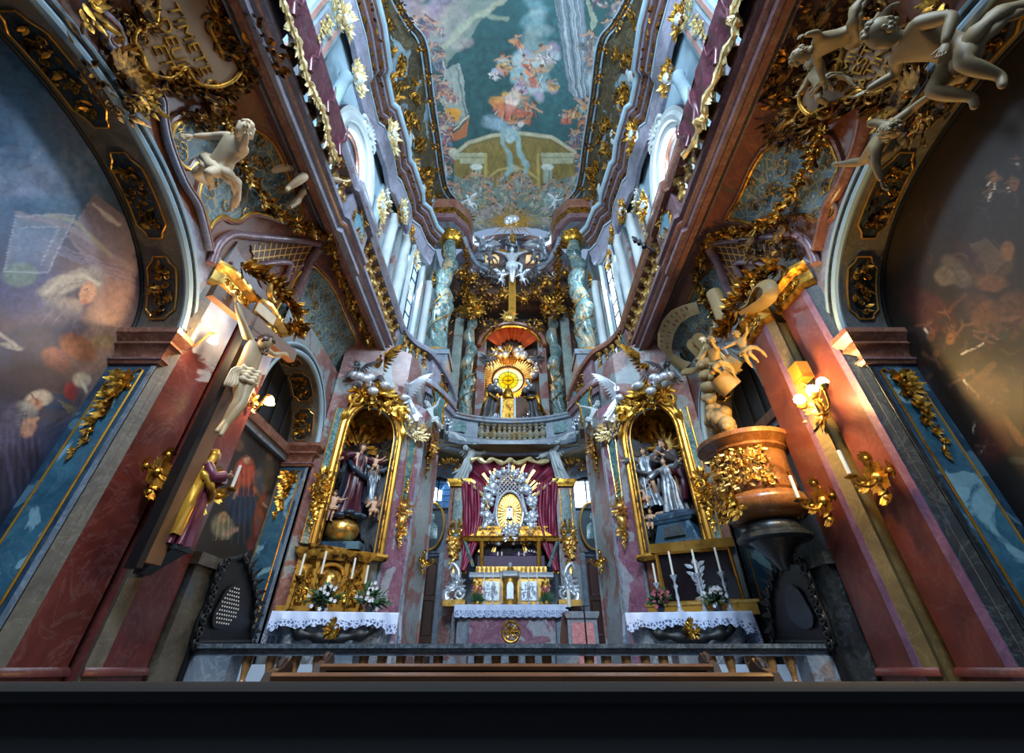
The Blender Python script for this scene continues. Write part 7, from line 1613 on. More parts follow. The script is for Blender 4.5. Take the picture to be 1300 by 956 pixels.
g = MB(); p = onY(745, 817, 7.6); q_ = onY(745, 770, 7.6); g.tube([(p.x, 7.6, -1.0), (p.x, 7.6, q_.z)], .012, 6); g.tube([onY(730, 770, 7.6), onY(748, 769, 7.6)], .008, 5); g.lathe([(.13, 0), (.12, .02), (.015, .04)], (p.x, 7.6, -1.08), 12); solo(g, 'microphone_stand', M['iron'], 'thin dark stand with crossbar in front of the marble lectern', 'stand')
t = thing('tall_candle', 'thick white candle with red markings on a dark holder between altar and lectern', 'candle', onY(723, 778, 12.2)); p = onY(723, 771, 12.2); g = MB(); g.lathe([(.05, 0), (.05, .36), (.01, .38)], p, 10); g.build('candle', M['candle'], t); g = MB(); g.lathe([(.16, -1.3), (.03, -1.2), (.03, -.05), (.1, -.03), (.1, 0)], p, 10); g.build('holder', M['iron'], t)
for k, x in enumerate((-.98, .98)):
    t = thing('flower_vase', 'small vase of red and pink flowers on the high altar, %s' % ('left of the round tabernacle' if x < 0 else 'right of the round tabernacle'), 'flowers', (x*.95, 13.45, 1.33), group='high altar flowers'); g = MB(); g.lathe([(.04, 0), (.06, .05), (.04, .1)], (x*.95, 13.45, 1.33), 8); g.build('vase', M['goldb'], t); R = random.Random(k); g = MB()
    for q_ in range(34): d = Vector((R.gauss(0, .6), -.3, abs(R.gauss(.6, .5)))).normalized(); g.leaf(Vector((x*.95, 13.45, 1.42)), d, (0, -1, 0), R.uniform(.12, .28), .03, -.2)
    g.build('leaves', M['leafg'], t); g = MB()
    for q_ in range(9): g.ball((x*.95+R.uniform(-.13, .13), 13.4, 1.6+R.uniform(0, .2)), .035, 6, 4)
    g.build('blossoms', M['petalp'], t)
for k in range(6):
    x = (-.75, -.52, -.3, .22, .45, .68)[k]; t = thing('altar_candlestick', 'slim silver candlestick on the high altar, %s of the tabernacle door, %s' % ('left' if k < 3 else 'right', ('outermost', 'middle', 'innermost')[k if k < 3 else 5-k]), 'candlestick', (x, 13.35, 1.33), group='silver candlesticks on the high altar'); g = MB(); g.lathe([(.06, 0), (.02, .04), (.012, .1), (.025, .2), (.012, .3), (.03, .4), (.01, .42)], (x, 13.35, 1.33), 8); g.build('stick', M['silver'], t); g = MB(); g.lathe([(.014, .42), (.014, .75), (.003, .76)], (x, 13.35, 1.33), 6); g.build('candle', M['candle'], t)
sconce('small gold cross on the grey and red pilaster beside the chancel door, Madonna side', (-1.86, 9.9, 1.75), radians(75), .22, candle=False)
sconce('small gold cross on the grey and red pilaster beside the chancel door, lectern side', (1.86, 9.9, 1.75), radians(-75), .22, candle=False)
# ================================================================ upper retable over the balcony
M['twist'] = marble('twisted_column_marble', '2c4a4c', '6c8884', 'c4ccc4', 1.1, 'a08c68', .56, 1.6, .5, .25)
def twisted(name, label, c, h, r, turns=3.2, group=None, cap=True):
    c = Vector(c); t = thing(name, label, 'column', c, group=group); g = MB(); n = 42; rings = []; K = 110
    for k in range(K+1):
        u_ = k/K; z = h*u_; ph = turns*2*pi*u_; e = r*.3*min(1, u_*6, (1-u_)*6)*(1 if u_ > .3 else .4); rr = r*(.98+.1*sin(u_*pi))*(1-.12*u_)
        if u_ < .0: e = 0
        rr2 = rr*(.74+.36*abs(sin(u_*7*pi+.3))**.7) if u_ > .3 else rr*1.04
        rings.append([(c.x+e*cos(ph)+rr2*cos(a)*(.9 if u_ > .3 else .9+.06*sin(7*a+u_*40)), c.y+e*sin(ph)+rr2*sin(a)*(.9 if u_ > .3 else .9+.06*sin(7*a+u_*40)), c.z+z) for a in [2*pi*i/n for i in range(n)]])
    g.loft(rings); g.build('shaft', M['twist'], t, smooth=80)
    g = MB()
    for st in (0, pi): g.tube([(c.x+(r*1.12)*cos(turns*2*pi*k/60+st+1.2)*(1-.1*k/60), c.y+(r*1.12)*sin(turns*2*pi*k/60+st+1.2)*(1-.1*k/60), c.z+h*k/60) for k in range(8, 28)], .02, 5)
    for k in range(30): a = k*.9; z = .3+h*.4*k/30; g.leaf((c.x+r*1.05*cos(a), c.y+r*1.05*sin(a), c.z+z), (cos(a)*.5, sin(a)*.5, 1), (cos(a), sin(a), 0), .2, .04, .2)
    g.build('gilt_spiral', M['gold2'], t)
    g = MB(); g.lathe([(r*1.35, -.2), (r*1.35, -.12), (r*1.15, -.1), (r*1.25, -.03), (r*1.05, .02), (r, .04)], c, 20); g.build('base', M['goldb'], t)
    if cap:
        g = MB(); top = c+up*h; g.lathe([(r*.9, -.02), (r*1.0, .06), (r*.85, .1), (r*1.1, .4), (r*1.35, .5)], top, 16)
        for row in range(3):
            for k in range(14): a = 2*pi*k/14+row*.22; g.leaf(top+Vector((r*.85*cos(a), r*.85*sin(a), .02+.16*row)), (cos(a)*.45, sin(a)*.45, 1), (cos(a), sin(a), 0), .34, .09, .5, 4)
        for k in range(4): a = pi/4+k*pi/2; g.scroll(top+Vector((r*1.2*cos(a), r*1.2*sin(a), .45)), (cos(a), sin(a), 0), (0, 0, 1), .13, 1.4, 0, .25, 1, 6, 12)
        g.build('capital', M['gold'], t)
    return t
for s in (-1, 1):
    nm = 'spotlight' if s > 0 else 'dark oval window'
    g = MB(); g.box((min(s*2.2, s*3.25), 12.1, 6.3), (max(s*2.2, s*3.25), 13.2, 8.75)); g.box((min(s*2.15, s*3.3), 12.05, 8.55), (max(s*2.15, s*3.3), 13.2, 8.75)); solo(g, 'column_pedestal', M['greyb'], 'tall grey pedestal under the great twisted column on the %s side' % nm, 'pedestal', 'column pedestals')
    twisted('twisted_column', 'great twisted green marble column on the %s side' % nm, (s*2.7, 12.6, 8.95), 5.9, .36, 2.6, 'great twisted columns')
    g = MB(); g.box((min(s*1.5, s*2.1), 14.7, 6.2), (max(s*1.5, s*2.1), 15.3, 7.4)); solo(g, 'column_pedestal', M['greyb'], 'small grey pedestal behind the balcony on the %s side' % nm, 'pedestal', 'small column pedestals')
    twisted('twisted_column', 'slender twisted column beside the round window on the %s side' % nm, (s*1.8, 15, 7.6), 5.1, .26, 3.2, 'slender twisted columns')
    # entablature blocks over great columns
    t = thing('entablature_block', 'moulded entablature block carried by the great twisted column on the %s side' % nm, 'entablature', (s*2.75, 12.6, 15.3)); 
    pth = [(s*3.5, 11.75), (s*2.55, 11.75), (s*2.1, 12.3), (s*2.0, 13.3)]
    for z0_, pr_, mt, nm2 in ((15.3, [(0, 0), (.05, .02), (.05, .3), (-.2, .3), (-.2, 0)], 'mauve', 'architrave'), (15.6, [(-.04, 0), (.02, 0), (.06, .4), (-.2, .4), (-.2, 0)], 'gold2', 'frieze'), (16.0, [(0, 0), (.1, .05), (.14, .2), (.3, .25), (.34, .45), (.42, .5), (.42, .6), (-.2, .6), (-.2, 0)], 'mould', 'cornice')):
        g = MB(); g.sweep([(x, y, z0_) for x, y in pth], pr_, side=-1 if s > 0 else 1); g.build(nm2, M[mt], t)
    g = MB(); g.loft([[(x, y, z) for x, y in [(s*3.5, 11.8), (s*2.55, 11.8), (s*2.15, 12.3), (s*2.05, 13.3), (s*3.5, 13.3)]] for z in (15.3, 16.55)]); g.build('core', M['greyb'], t)
    g = MB(); g.scroll((s*2.35, 12.6, 16.95), (s, 0, 0), (0, 1, 0), .32, 1.6, pi, .2, 1, 8, 18); g.build('volute', M['greenm'], t); g = MB(); acanthus(g, (s*2.1, 12.7, 16.8), (1, 0, 0), (0, 1, 0), (0, 0, -1), .3, .3, 26, 3, .4); g.build('gilt_leaves', M['gold2'], t)
    # flat pilasters behind
    g = MB(); g.box((min(s*2.2, s*2.6), 15.3, 6.2), (max(s*2.2, s*2.6), 15.6, 13.2)); t = thing('choir_pilaster', 'pale grey-green flat pilaster behind the slender column on the %s side' % nm, 'pilaster', (s*2.4, 15.4, 6.2)); g.build('shaft', M['ltgreen'] if 'ltgreen' in M else M['greyb'], t)
    g = MB(); acanthus(g, (s*2.4, 15.25, 13.1), (1, 0, 0), up, (0, -1, 0), .3, .3, 26, 3, .4); g.build('capital', M['gold2'], t)
    g = MB(); g.box((min(s*1.15, s*1.5), 15.5, 6.2), (max(s*1.15, s*1.5), 15.8, 12.0)); t = thing('choir_pilaster', 'rust and grey inner pilaster beside the round window on the %s side' % nm, 'pilaster', (s*1.3, 15.6, 6.2)); g.build('shaft', M['mixm'], t)
    # gilded drops
    t = thing('gilded_garland', 'gilded garland hanging inside the great twisted column on the %s side' % nm, 'garland', (s*2.0, 13.6, 12)); g = MB(); garland(g, [(s*2.1, 12.9, 15.2), (s*2.02, 13.3, 14.2), (s*2.0, 13.7, 13.2), (s*1.85, 14.2, 12.3)], (-s*.3, -1, 0), .26, 60, 5+s); g.build('foliage', M['gold2'], t)
    g = MB(); acanthus(g, (s*1.8, 14.6, 12.9), (1, 0, 0), up, (0, -1, 0), .45, .7, 60, 8, .3, .5, False, 6); solo(g, 'gilded_leafwork', M['gold'], 'gilded leaf mass over the slender column on the %s side' % nm, 'ornament')
    # broken pediment arcs
    g = MB(); P = bez([(s*1.75, 15.0, 13.2), (s*1.3, 14.8, 13.75), (s*.75, 14.7, 14.0), (s*.5, 14.7, 13.9)], 6)
    for dz, r_, m_ in ((0, .16, 'mould'),): g.tube(P, r_, 8)
    t = thing('pediment_arc', 'dark red broken pediment arc on the %s side of the cross' % nm, 'pediment', (s*1.1, 14.8, 13.2)); g.build('core', M['mould'], t); g = MB(); g.tube([p+Vector((0, -.1, -.14)) for p in P], .06, 7); g.build('lower_bead', M['gold2'], t); g = MB(); g.tube([p+Vector((0, -.12, .14)) for p in P], .07, 7); g.build('upper_bead', M['mauve'], t)
    g = MB(); P = bez([(s*2.15, 12.6, 15.3), (s*1.9, 13.2, 14.9), (s*1.5, 13.7, 14.65), (s*1.0, 13.9, 14.5)], 6); g.tube(P, .12, 8); g.tube([p+Vector((0, -.1, .14)) for p in P], .06, 6); t = thing('curved_cornice', 'grey curved cornice joining the great column to the sculpture group, %s side' % nm, 'cornice', (s*1.6, 13.4, 14.4)); g.build('moulding', M['greyb'], t, smooth=80)
    saint('silver_angel', 'silver angel with raised arm standing on the curved cornice, %s side' % nm, (s*1.45, 13.5, 14.75), 1.3, s*-.3, 'silverrobe', None, 'silver', 'silver', 1, 90+s, wings=True, group='silver angels on the curved cornice')
    putto('putto', 'dark bronze putto carrying a wreath below the cross, %s side' % nm, (s*.85, 13.4, 14.1), .95, 1, (.8, 0, s*.3), 'dusk', 92+s, 'bronze putti below the cross')
    putto('putto', 'silvery putto floating over the broken pediment, %s side' % nm, (s*.55, 13.8, 13.3), .8, 1, (.9, 0, -s*.3), 'silver', 94+s, 'silvery putti on the pediment')
    putto('putto', 'white putto above the entablature block on the %s side' % nm, (s*1.75, 12.3, 16.6), .8, 1, (1.1, 0, s*.4), 'white', 96+s, 'white putti on the entablature')
    saint('kneeling_figure', 'dark robed figure beside the round window on the %s side' % nm, (s*.95, 15.0, 7.5), 1.7, -s*.6, 'dusk', 'gold2', 'silver', 'wood', 4, 98+s, group='dark figures beside the round window')
    putto('putto', 'dim putto above the robed figure by the round window, %s side' % nm, (s*1.0, 15.0, 9.8), .9, 1, (0, 0, 0), 'dusk', 99+s, 'dim putti by the round window')
    g = MB(); acanthus(g, (s*.8, 14.9, 7.3), (1, 0, 0), up, (0, -1, 0), .4, .5, 60, 4, .25, .5, False, 6); solo(g, 'gilded_leafwork', M['silver'], 'silvery foliage behind the balcony rail on the %s side' % nm, 'ornament')
# back wall of the apse with round window
WZ = 9.35; YW = 16.3; wc = onY(645, 482, YW); wr = .70
g = MB(); K = 48
for i in range(K):
    a, b = 2*pi*i/K, 2*pi*(i+1)/K
    def outp(an):
        q = 3.6; c_, s_ = cos(an), sin(an); m_ = max(abs(c_)/q, abs(s_)/3.3); return (wc.x+c_/m_, YW, wc.z+s_/m_)
    g.add([(wc.x+wr*cos(a), YW, wc.z+wr*sin(a)), (wc.x+wr*cos(b), YW, wc.z+wr*sin(b)), outp(b), outp(a)], [(0, 1, 2, 3)])
g.box((-3.6, YW, wc.z+3.25), (3.6, YW+.2, 14.5)); g.box((-3.6, YW, 5.9), (3.6, YW+.2, wc.z-3.2)); struct(g, 'wall_back_apse', M['apse'] if 'apse' in M else M['brown'])
g = MB(); g.lathe([(wr+.02, 0), (wr+.02, .02)], (0, 0, 0), 40)
g = MB(); g.loft([[(wc.x+wr*1.05*cos(2*pi*i/40), YW+o, wc.z+wr*1.05*sin(2*pi*i/40)) for i in range(40)] for o in (.1, .12)]); 
def yel():
    n = NT('yellow_leaded_glass'); s_ = n.node('ShaderNodeVectorMath'); s_.operation = 'DISTANCE'; s_.inputs[1].default_value = tuple(wc+Vector((0, .1, EYE))); n.link(n.pos, s_.inputs[0])
    d = n.math('ADD', s_.outputs['Value'], 0.0); col = n.ramp(n.fr(d, 0, wr), [(0, lin('ffb400')), (.3, lin('ffc400')), (.38, lin('ffd800')), (.62, lin('fff04a')), (.7, lin('ffffb8')), (.9, lin('ffffd0')), (.96, lin('ff9a10'))])
    e = n.n.new('ShaderNodeEmission'); n.link(col, e.inputs[0]); e.inputs[1].default_value = 1.15; n.link(e.outputs[0], n.n['Material Output'].inputs[0]); return n.m
w_ = struct(g, 'window_3', yel())
g = MB(); g.tube([(wc.x+wr*cos(2*pi*i/48), YW+.02, wc.z+wr*sin(2*pi*i/48)) for i in range(49)], .045, 7)
for rr in (.33, .62): g.tube([(wc.x+wr*rr*cos(2*pi*i/40), YW+.05, wc.z+wr*rr*sin(2*pi*i/40)) for i in range(41)], .014, 5)
for k in range(4): a = k*pi/2; g.tube([(wc.x+wr*.0*cos(a), YW+.05, wc.z), (wc.x+wr*cos(a), YW+.05, wc.z+wr*sin(a))], .014, 5)
for k in range(8): a = (k+.5)*pi/4; g.tube([(wc.x+wr*.33*cos(a), YW+.05, wc.z+wr*.33*sin(a)), (wc.x+wr*.62*cos(a), YW+.05, wc.z+wr*.62*sin(a))], .01, 5)
struct(g, 'window_bars', M['iron'], parent=w_)
t = thing('gilded_glory', 'gilded rays and leaves encircling the yellow round window', 'ornament', wc-up*1); g = MB()
for k in range(60):
    a = 2*pi*k/60; d = Vector((cos(a), -.25, sin(a))); g.leaf(Vector((wc.x, YW-.02, wc.z))+Vector((cos(a), 0, sin(a)))*wr*1.05, d, (0, -1, 0), .55 if sin(a) > .1 else .35, .04, 0, 3)
acanthus(g, (wc.x, YW-.3, wc.z+1.2), (1, 0, 0), up, (0, -1, 0), .8, .35, 50, 4, .25); g.build('rays', M['goldb'], t)
g = MB(); R = random.Random(8)
for k in range(24): a = R.uniform(-.2, pi+.2); g.ball((wc.x+1.25*cos(a)*R.uniform(.8, 1.2), YW-.3, wc.z+.2+1.15*sin(a)*R.uniform(.8, 1.2)), R.uniform(.1, .2), 8, 6)
g.build('cherub_clouds', M['silver'], t, smooth=80)
# little tabernacle tower and arched baldachin
t = thing('gilded_tabernacle_tower', 'small gilded domed tower in front of the round window behind the balcony', 'tabernacle', (wc.x, 15.0, 7.2)); p = onY(645, 534, 15.0); g = MB(); zb_ = 6.9; g.box((p.x-.22, 14.85, zb_), (p.x+.22, 15.15, 8.4)); g.lathe([(.28, 0), (.28, .06), (.2, .1), (.22, .25), (.14, .45), (.05, .55), (.03, .7)], (p.x, 15, 8.4), 14); g.build('tower', M['gold'], t)
for s in (-1, 1): g = MB(); g.tube([(p.x+s*.26, 14.82, zb_), (p.x+s*.26, 14.82, 8.4)], .05, 8); g.build('colonnette', M['silver'], t)
g = MB(); g.prism([(-.12, -.5), (.12, -.5), (.12, .2), (0, .34), (-.12, .2)], (p.x, 14.84, 7.8), (1, 0, 0), up, (0, -1, 0), .03); g.build('niche', M['gold2'], t); g = MB(); g.tube([(p.x, 15, 9.05), (p.x, 15, 9.4)], .02, 5); g.tube([(p.x-.1, 15, 9.28), (p.x+.1, 15, 9.28)], .018, 5); g.build('cross', M['gold'], t)
# arched baldachin with orange cloth over the window
t = thing('arched_baldachin', 'arched crimson and gilt baldachin over the round window', 'canopy', (0, 15.4, 11)); g = MB()
for r_, w__, m_ in ((1.0, .1, 'mould'), (.86, .05, 'gold')):
    g = MB(); g.tube([(1.45*r_*cos(pi*i/30), 15.3, 11.3+1.25*r_*sin(pi*i/30)) for i in range(31)], w__, 8); g.build('arch', M[m_], t)
g = MB(); g.grid(lambda u, v: (1.2*cos(pi*(.1+.8*u))*(1-.5*v), 15.6+.5*v, 11.5+1.1*sin(pi*(.1+.8*u))*(1-.35*v)+.06*sin(u*40)), 50, 8); g.build('orange_cloth', plain('orange_red_cloth', 'b0481c', .5, var=.4, scale=5), t, smooth=80)
for s in (-1, 1): g = MB(); acanthus(g, (s*1.0, 15.2, 12.3), (1, 0, 0), up, (0, -1, 0), .5, .35, 40, 4, .3, .5, False, 5); g.build('leafwork', M['gold2'], t)
# gilt sun at the foot of the cross post, cross with figure, glory above
t = thing('golden_cross', 'tall pale gold cross with silver figure at the centre of the upper altar', 'cross', (0, 13.4, 12)); g = MB(); a_, b_ = onY(651, 398, 13.5), onY(651, 318, 13.5); g.loft([[(x, y, z) for x, y in ((-.14, 13.45), (.16, 13.45), (.16, 13.6), (-.14, 13.6))] for z in (a_.z, b_.z)]); g.build('post', M['goldflat'], t)
g = MB(); z_ = onY(651, 319, 13.5).z; g.box((-1.0, 13.46, z_-.1), (1.0, 13.6, z_+.1)); g.build('beam', M['goldflat'], t)
g = MB(); c = onY(646, 402, 13.5)
for k in range(20): a = 2*pi*k/20; g.leaf(c, (cos(a), -.1, sin(a)), (0, -1, 0), .42 if k % 2 else .3, .04, 0)
g.ball(c, (.16, .1, .2), 10, 8); g.build('sun', M['goldb'], t)
Z0 = onY(651, 360, 13.3).z; Hf = 2.3
J = std_pose(Hf, 5); J.update(elL=Vector((.5, 0, Hf*.86)), haL=Vector((.85, .02, Hf*.93)), elR=Vector((-.5, 0, Hf*.86)), haR=Vector((-.85, .02, Hf*.93)), anL=Vector((.02, 0, .1)), anR=Vector((-.02, -.04, .1)), toL=Vector((.03, -.15, .0)), toR=Vector((-.03, -.18, 0)), knL=Vector((.08, -.2, .62)), knR=Vector((-.04, -.18, .64)))
r = thing('crucified_figure', 'silvery crucified figure on the tall gold cross', 'statue', (.0, 13.32, Z0), absolute=False); g = MB(); body(g, J, Hf, 1.05, f=(.3, -1, -.5)); g.build('body', M['silver'], r, smooth=80); g = MB(); hair(g, J['hd'], (.3, -1, -.5), up, .066*Hf, 5, .5); g.build('hair', M['dusk'], r, smooth=80)
g = MB()
for k in range(4): g.tube([(.22*cos(i*.5), .18*sin(i*.5)-.02, Hf*.5-.06*k) for i in range(14)], .06, 7)
g.tube(bez([(.2, -.1, Hf*.52), (.42, -.1, Hf*.45), (.36, -.08, Hf*.3)], 5), .06, 7); g.build('loincloth', M['white'], r, smooth=80)
saint('god_father', 'bearded figure in pale robes rising behind the head of the cross', (0, 13.75, onY(651, 335, 13.75).z-.1), 1.8, 0, 'dusk', 'silverrobe', 'silver', 'silver', 5, 120, beard=True)
t = thing('sunburst', 'golden sunburst with silver cloud where the fresco meets the altar', 'ornament', onY(650, 285, 12.9)); c = onY(650, 281, 12.9); g = MB(); R = random.Random(1)
for k in range(44):
    a = 2*pi*k/44; L_ = R.uniform(.95, 1.4) if k % 2 else R.uniform(.6, .9); g.leaf(c+Vector((cos(a), 0, sin(a)*.7))*.25, (cos(a), -.05, sin(a)*.75), (0, -1, 0), L_, .04, 0, 2)
g.build('rays', M['goldb'], t); g = MB()
for k in range(14): g.ball(c+Vector((R.uniform(-.25, .25), -.1, R.uniform(-.2, .2))), R.uniform(.1, .18), 8, 6)
g.build('cloud', M['silver'], t, smooth=80)
g = MB(); p = onY(651, 302, 13.2); g.lathe([(.05, -.3), (.16, -.05), (.1, .25), (.01, .5)], p, 10, wob=lambda a, z: .2*sin(3*a+z*9)); solo(g, 'gilded_flame', M['goldb'], 'gilded flame above the bearded figure', 'ornament')
# lunette wall behind
g = MB(); g.grid(lambda u, v: (3.3*cos(pi*u), 14.6+.3*v, 15.0+3.2*sin(pi*u)*v if True else 0), 60, 4)
struct(g, 'wall_back_lunette', M['lun'] if 'lun' in M else M['greyb'])
g = MB(); L = bez([onY(x, y, 14.5) for x, y in ((596, 336), (598, 322), (606, 311), (625, 304), (650, 302), (675, 304), (694, 311), (702, 322), (704, 336))], 5)
g.tube(L, .14, 8); g.tube([p+Vector((0, -.1, .12)) for p in L], .06, 6); struct(g, 'trim_lunette_arch', M['pkbeige'] if 'pkbeige' in M else M['mauve'])
for s in (-1, 1):
    g = MB(); c = onY(650+s*26, 329, 14.45); g.prism([(-.35, -.3), (.35, -.3), (.38, .1), (.2, .32), (-.3, .26)], c, (1, 0, 0), up, (0, -1, 0), .03); struct(g, 'window_%d' % (6 if s < 0 else 7), lamp('warm_lunette_pane', 'e0c08c', .8) if s < 0 else bpy.data.materials['warm_lunette_pane'])
g = MB(); g.box((-3.6, 14.5, 13.6), (3.6, 16.5, 15.05)); struct(g, 'ceiling_apse', M['apse'])
# clutter of dark foliage, trophies and silver between pediment and lunette
R = random.Random(77)
for k in range(14):
    x = -1.9+3.8*k/13; g = MB(); acanthus(g, (x, 13.9, 14.1+.35*abs(sin(k*1.7))), (1, 0, 0), up, (0, -1, 0), .32, .3, 26, k, .35, .5, False, 4); solo(g, 'carved_leafwork', M[('gold2', 'silver', 'dusk')[k % 3]], ('dark gilded', 'silvery', 'shadowy bronze')[k % 3]+' carved leaves in the tangle below the lunette', 'ornament', ('dark gilded', 'silvery', 'shadowy bronze')[k % 3]+' tangled carving below the lunette')
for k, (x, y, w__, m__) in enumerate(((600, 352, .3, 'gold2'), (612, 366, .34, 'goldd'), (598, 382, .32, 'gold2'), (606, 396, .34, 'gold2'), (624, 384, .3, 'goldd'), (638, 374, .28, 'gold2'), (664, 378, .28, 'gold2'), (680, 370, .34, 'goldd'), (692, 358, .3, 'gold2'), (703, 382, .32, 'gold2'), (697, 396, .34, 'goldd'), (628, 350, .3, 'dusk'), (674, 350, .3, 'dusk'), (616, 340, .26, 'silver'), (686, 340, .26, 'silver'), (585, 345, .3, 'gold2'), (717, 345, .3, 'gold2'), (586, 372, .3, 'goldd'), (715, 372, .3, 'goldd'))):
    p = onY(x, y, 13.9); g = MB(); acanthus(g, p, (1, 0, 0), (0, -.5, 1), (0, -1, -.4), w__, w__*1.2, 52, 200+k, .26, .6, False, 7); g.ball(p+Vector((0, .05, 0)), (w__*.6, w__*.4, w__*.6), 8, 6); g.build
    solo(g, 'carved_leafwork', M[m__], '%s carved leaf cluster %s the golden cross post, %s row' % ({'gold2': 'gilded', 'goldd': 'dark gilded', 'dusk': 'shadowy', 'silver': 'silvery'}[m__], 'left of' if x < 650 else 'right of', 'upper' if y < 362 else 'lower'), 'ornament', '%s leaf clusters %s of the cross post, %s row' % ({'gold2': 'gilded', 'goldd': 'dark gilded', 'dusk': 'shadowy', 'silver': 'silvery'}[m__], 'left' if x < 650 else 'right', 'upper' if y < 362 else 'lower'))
# ================================================================ windows, pilasters, cartouches of the upper nave walls
for s, side in ((-1, 'left'), (1, 'right')):
    nm = 'crucifix' if s < 0 else 'pulpit'
    oy, oz, ra, rb = 6.35, 10.3, .85, 1.3
    g = MB(); g.loft([[(s*(XU+.3), oy+ra*cos(2*pi*i/40), oz+rb*sin(2*pi*i/40)) for i in range(40)], [(s*(XU+.32), oy+ra*cos(2*pi*i/40), oz+rb*sin(2*pi*i/40)) for i in range(40)]]); w_ = struct(g, 'window_%d' % (4 if s < 0 else 5), M['sky' if s > 0 else 'skyd'])
    g = MB()
    for k in range(3): a = k*pi/3+.3; g.tube([(s*(XU+.27), oy-ra*cos(a), oz-rb*sin(a)), (s*(XU+.27), oy+ra*cos(a), oz+rb*sin(a))], .02, 5)
    struct(g, 'window_bars', M['iron'], parent=w_)
    for off, r_, m_, x_ in ((.02, .07, 'mould', .1), (.14, .12, 'white', -.02), (.36, .16, 'white', -.1), (.56, .05, 'purp', -.08), (.62, .04, 'ltblue', -.06)):
        g = MB(); g.tube([(s*(XU+x_), oy+(ra+off)*cos(2*pi*i/48), oz+(rb+off)*sin(2*pi*i/48)) for i in range(49)], r_, 8); struct(g, 'trim_oval_window_%s' % side, M[m_])
    g = MB(); g.grid(lambda u, v: (s*(XU+.1-.32*sin(v*pi/2)), oy+(ra+.04+.55*v)*cos(2*pi*u), oz+(rb+.04+.55*v)*sin(2*pi*u)), 49, 6); struct(g, 'trim_oval_splay_%s' % side, M['white'])
    g = MB(); g.grid(lambda u, v: (s*(XU+.3*v), oy+(ra+.02)*cos(2*pi*u), oz+(rb+.02)*sin(2*pi*u)), 49, 3); struct(g, 'trim_oval_reveal_%s' % side, M['white'])
    for zz in (oz+rb+.5, oz-rb-.55):
        g = MB(); g.scroll((s*(XU-.2), oy-.3, zz), (0, -1, 0), up, .25, 1.4, 0, .3, 1, 7, 14); g.scroll((s*(XU-.2), oy+.3, zz), (0, 1, 0), up, .25, 1.4, 0, .3, 1, 7, 14); shell(g, (s*(XU-.22), oy, zz), (0, 1, 0), up, (-s, 0, 0), .4, 9); solo(g, 'stucco_shell', M['white'], 'white stucco shell %s the oval window on the %s side' % ('above' if zz > oz else 'below', nm), 'ornament')
    # tall window
    (xa, ya_), (xb, yb_) = (3.75, 10.6), (3.5, 12.0); A = Vector((s*(xa+(xb-xa)*.18+.12), ya_+1.4*.18, 0)); B = Vector((s*(xa+(xb-xa)*.82+.12), ya_+1.4*.82, 0))
    g = MB(); g.add([A+up*8.2, B+up*8.2, B+up*12.6, A+up*12.6], [(0, 1, 2, 3)]); w_ = struct(g, 'window_%d' % (8 if s < 0 else 9), M['sky'] if s > 0 else lamp('blue_window_daylight', 'a8ccec', .9))
    g = MB(); off = Vector((-s*.04, 0, 0))
    for k in range(9): g.tube([A+off+up*(8.2+.55*k), B+off+up*(8.2+.55*k)], .022, 4)
    for k in (0, 1, 2): p = A.lerp(B, k/2); g.tube([p+off+up*8.2, p+off+up*12.6], .03, 4)
    struct(g, 'window_bars', M['iron'], parent=w_)
    g = MB(); P_ = [A-Vector((s*.2, .1, 0))+up*8.1, A-Vector((s*.2, .1, 0))+up*12.7, B-Vector((s*.2, -.1, 0))+up*12.7, B-Vector((s*.2, -.1, 0))+up*8.1]; g.tube(P_+[P_[0]], .09, 4); struct(g, 'trim_tall_window_%s' % side, M['white'])
    # wall pilasters
    for k, (y0_, y1_, lab) in enumerate(((.3, 1.1, 'nearest the viewer'), (3.0, 3.9, 'just before the oval window'), (8.25, 8.95, 'just beyond the oval window'))):
        t = thing('wall_pilaster', 'pale blue panelled upper wall pilaster, %s side, %s' % (nm, lab), 'pilaster', (s*(XU-.1), (y0_+y1_)/2, 6.3)); X_ = XU-.14
        g = MB(); g.box((min(s*X_, s*XU), y0_, 6.3), (max(s*X_, s*XU), y1_, 12.7)); g.build('shaft', M['ltblue'], t)
        g = MB(); g.box((min(s*(X_-.02), s*X_), y0_+.28, 7.4), (max(s*(X_-.02), s*X_), y1_-.28, 11.9)); g.build('inset', M['lav'], t)
        for y_ in (y0_+.12, y1_-.12): g = MB(); g.box((min(s*(X_-.03), s*X_), y_-.05, 7.2), (max(s*(X_-.03), s*X_), y_+.05, 12.1)); g.build('rib', M['pkbeige'] if 'pkbeige' in M else M['mauve'], t)
        g = MB(); acanthus(g, (s*(X_-.06), (y0_+y1_)/2, 12.3), (0, 1, 0), up, (-s, 0, 0), .36, .36, 44, k+3, .35, .5, True, 5); g.build('capital', M['goldcr'] if 'goldcr' in M else M['gold'], t)
        g = MB(); vine(g, (s*(X_-.04), (y0_+y1_)/2, 11.6), (0, 1, 0), up, (-s, 0, 0), 1.6, .3, k); g.build('gilt_drop', M['goldcr'] if 'goldcr' in M else M['gold'], t)
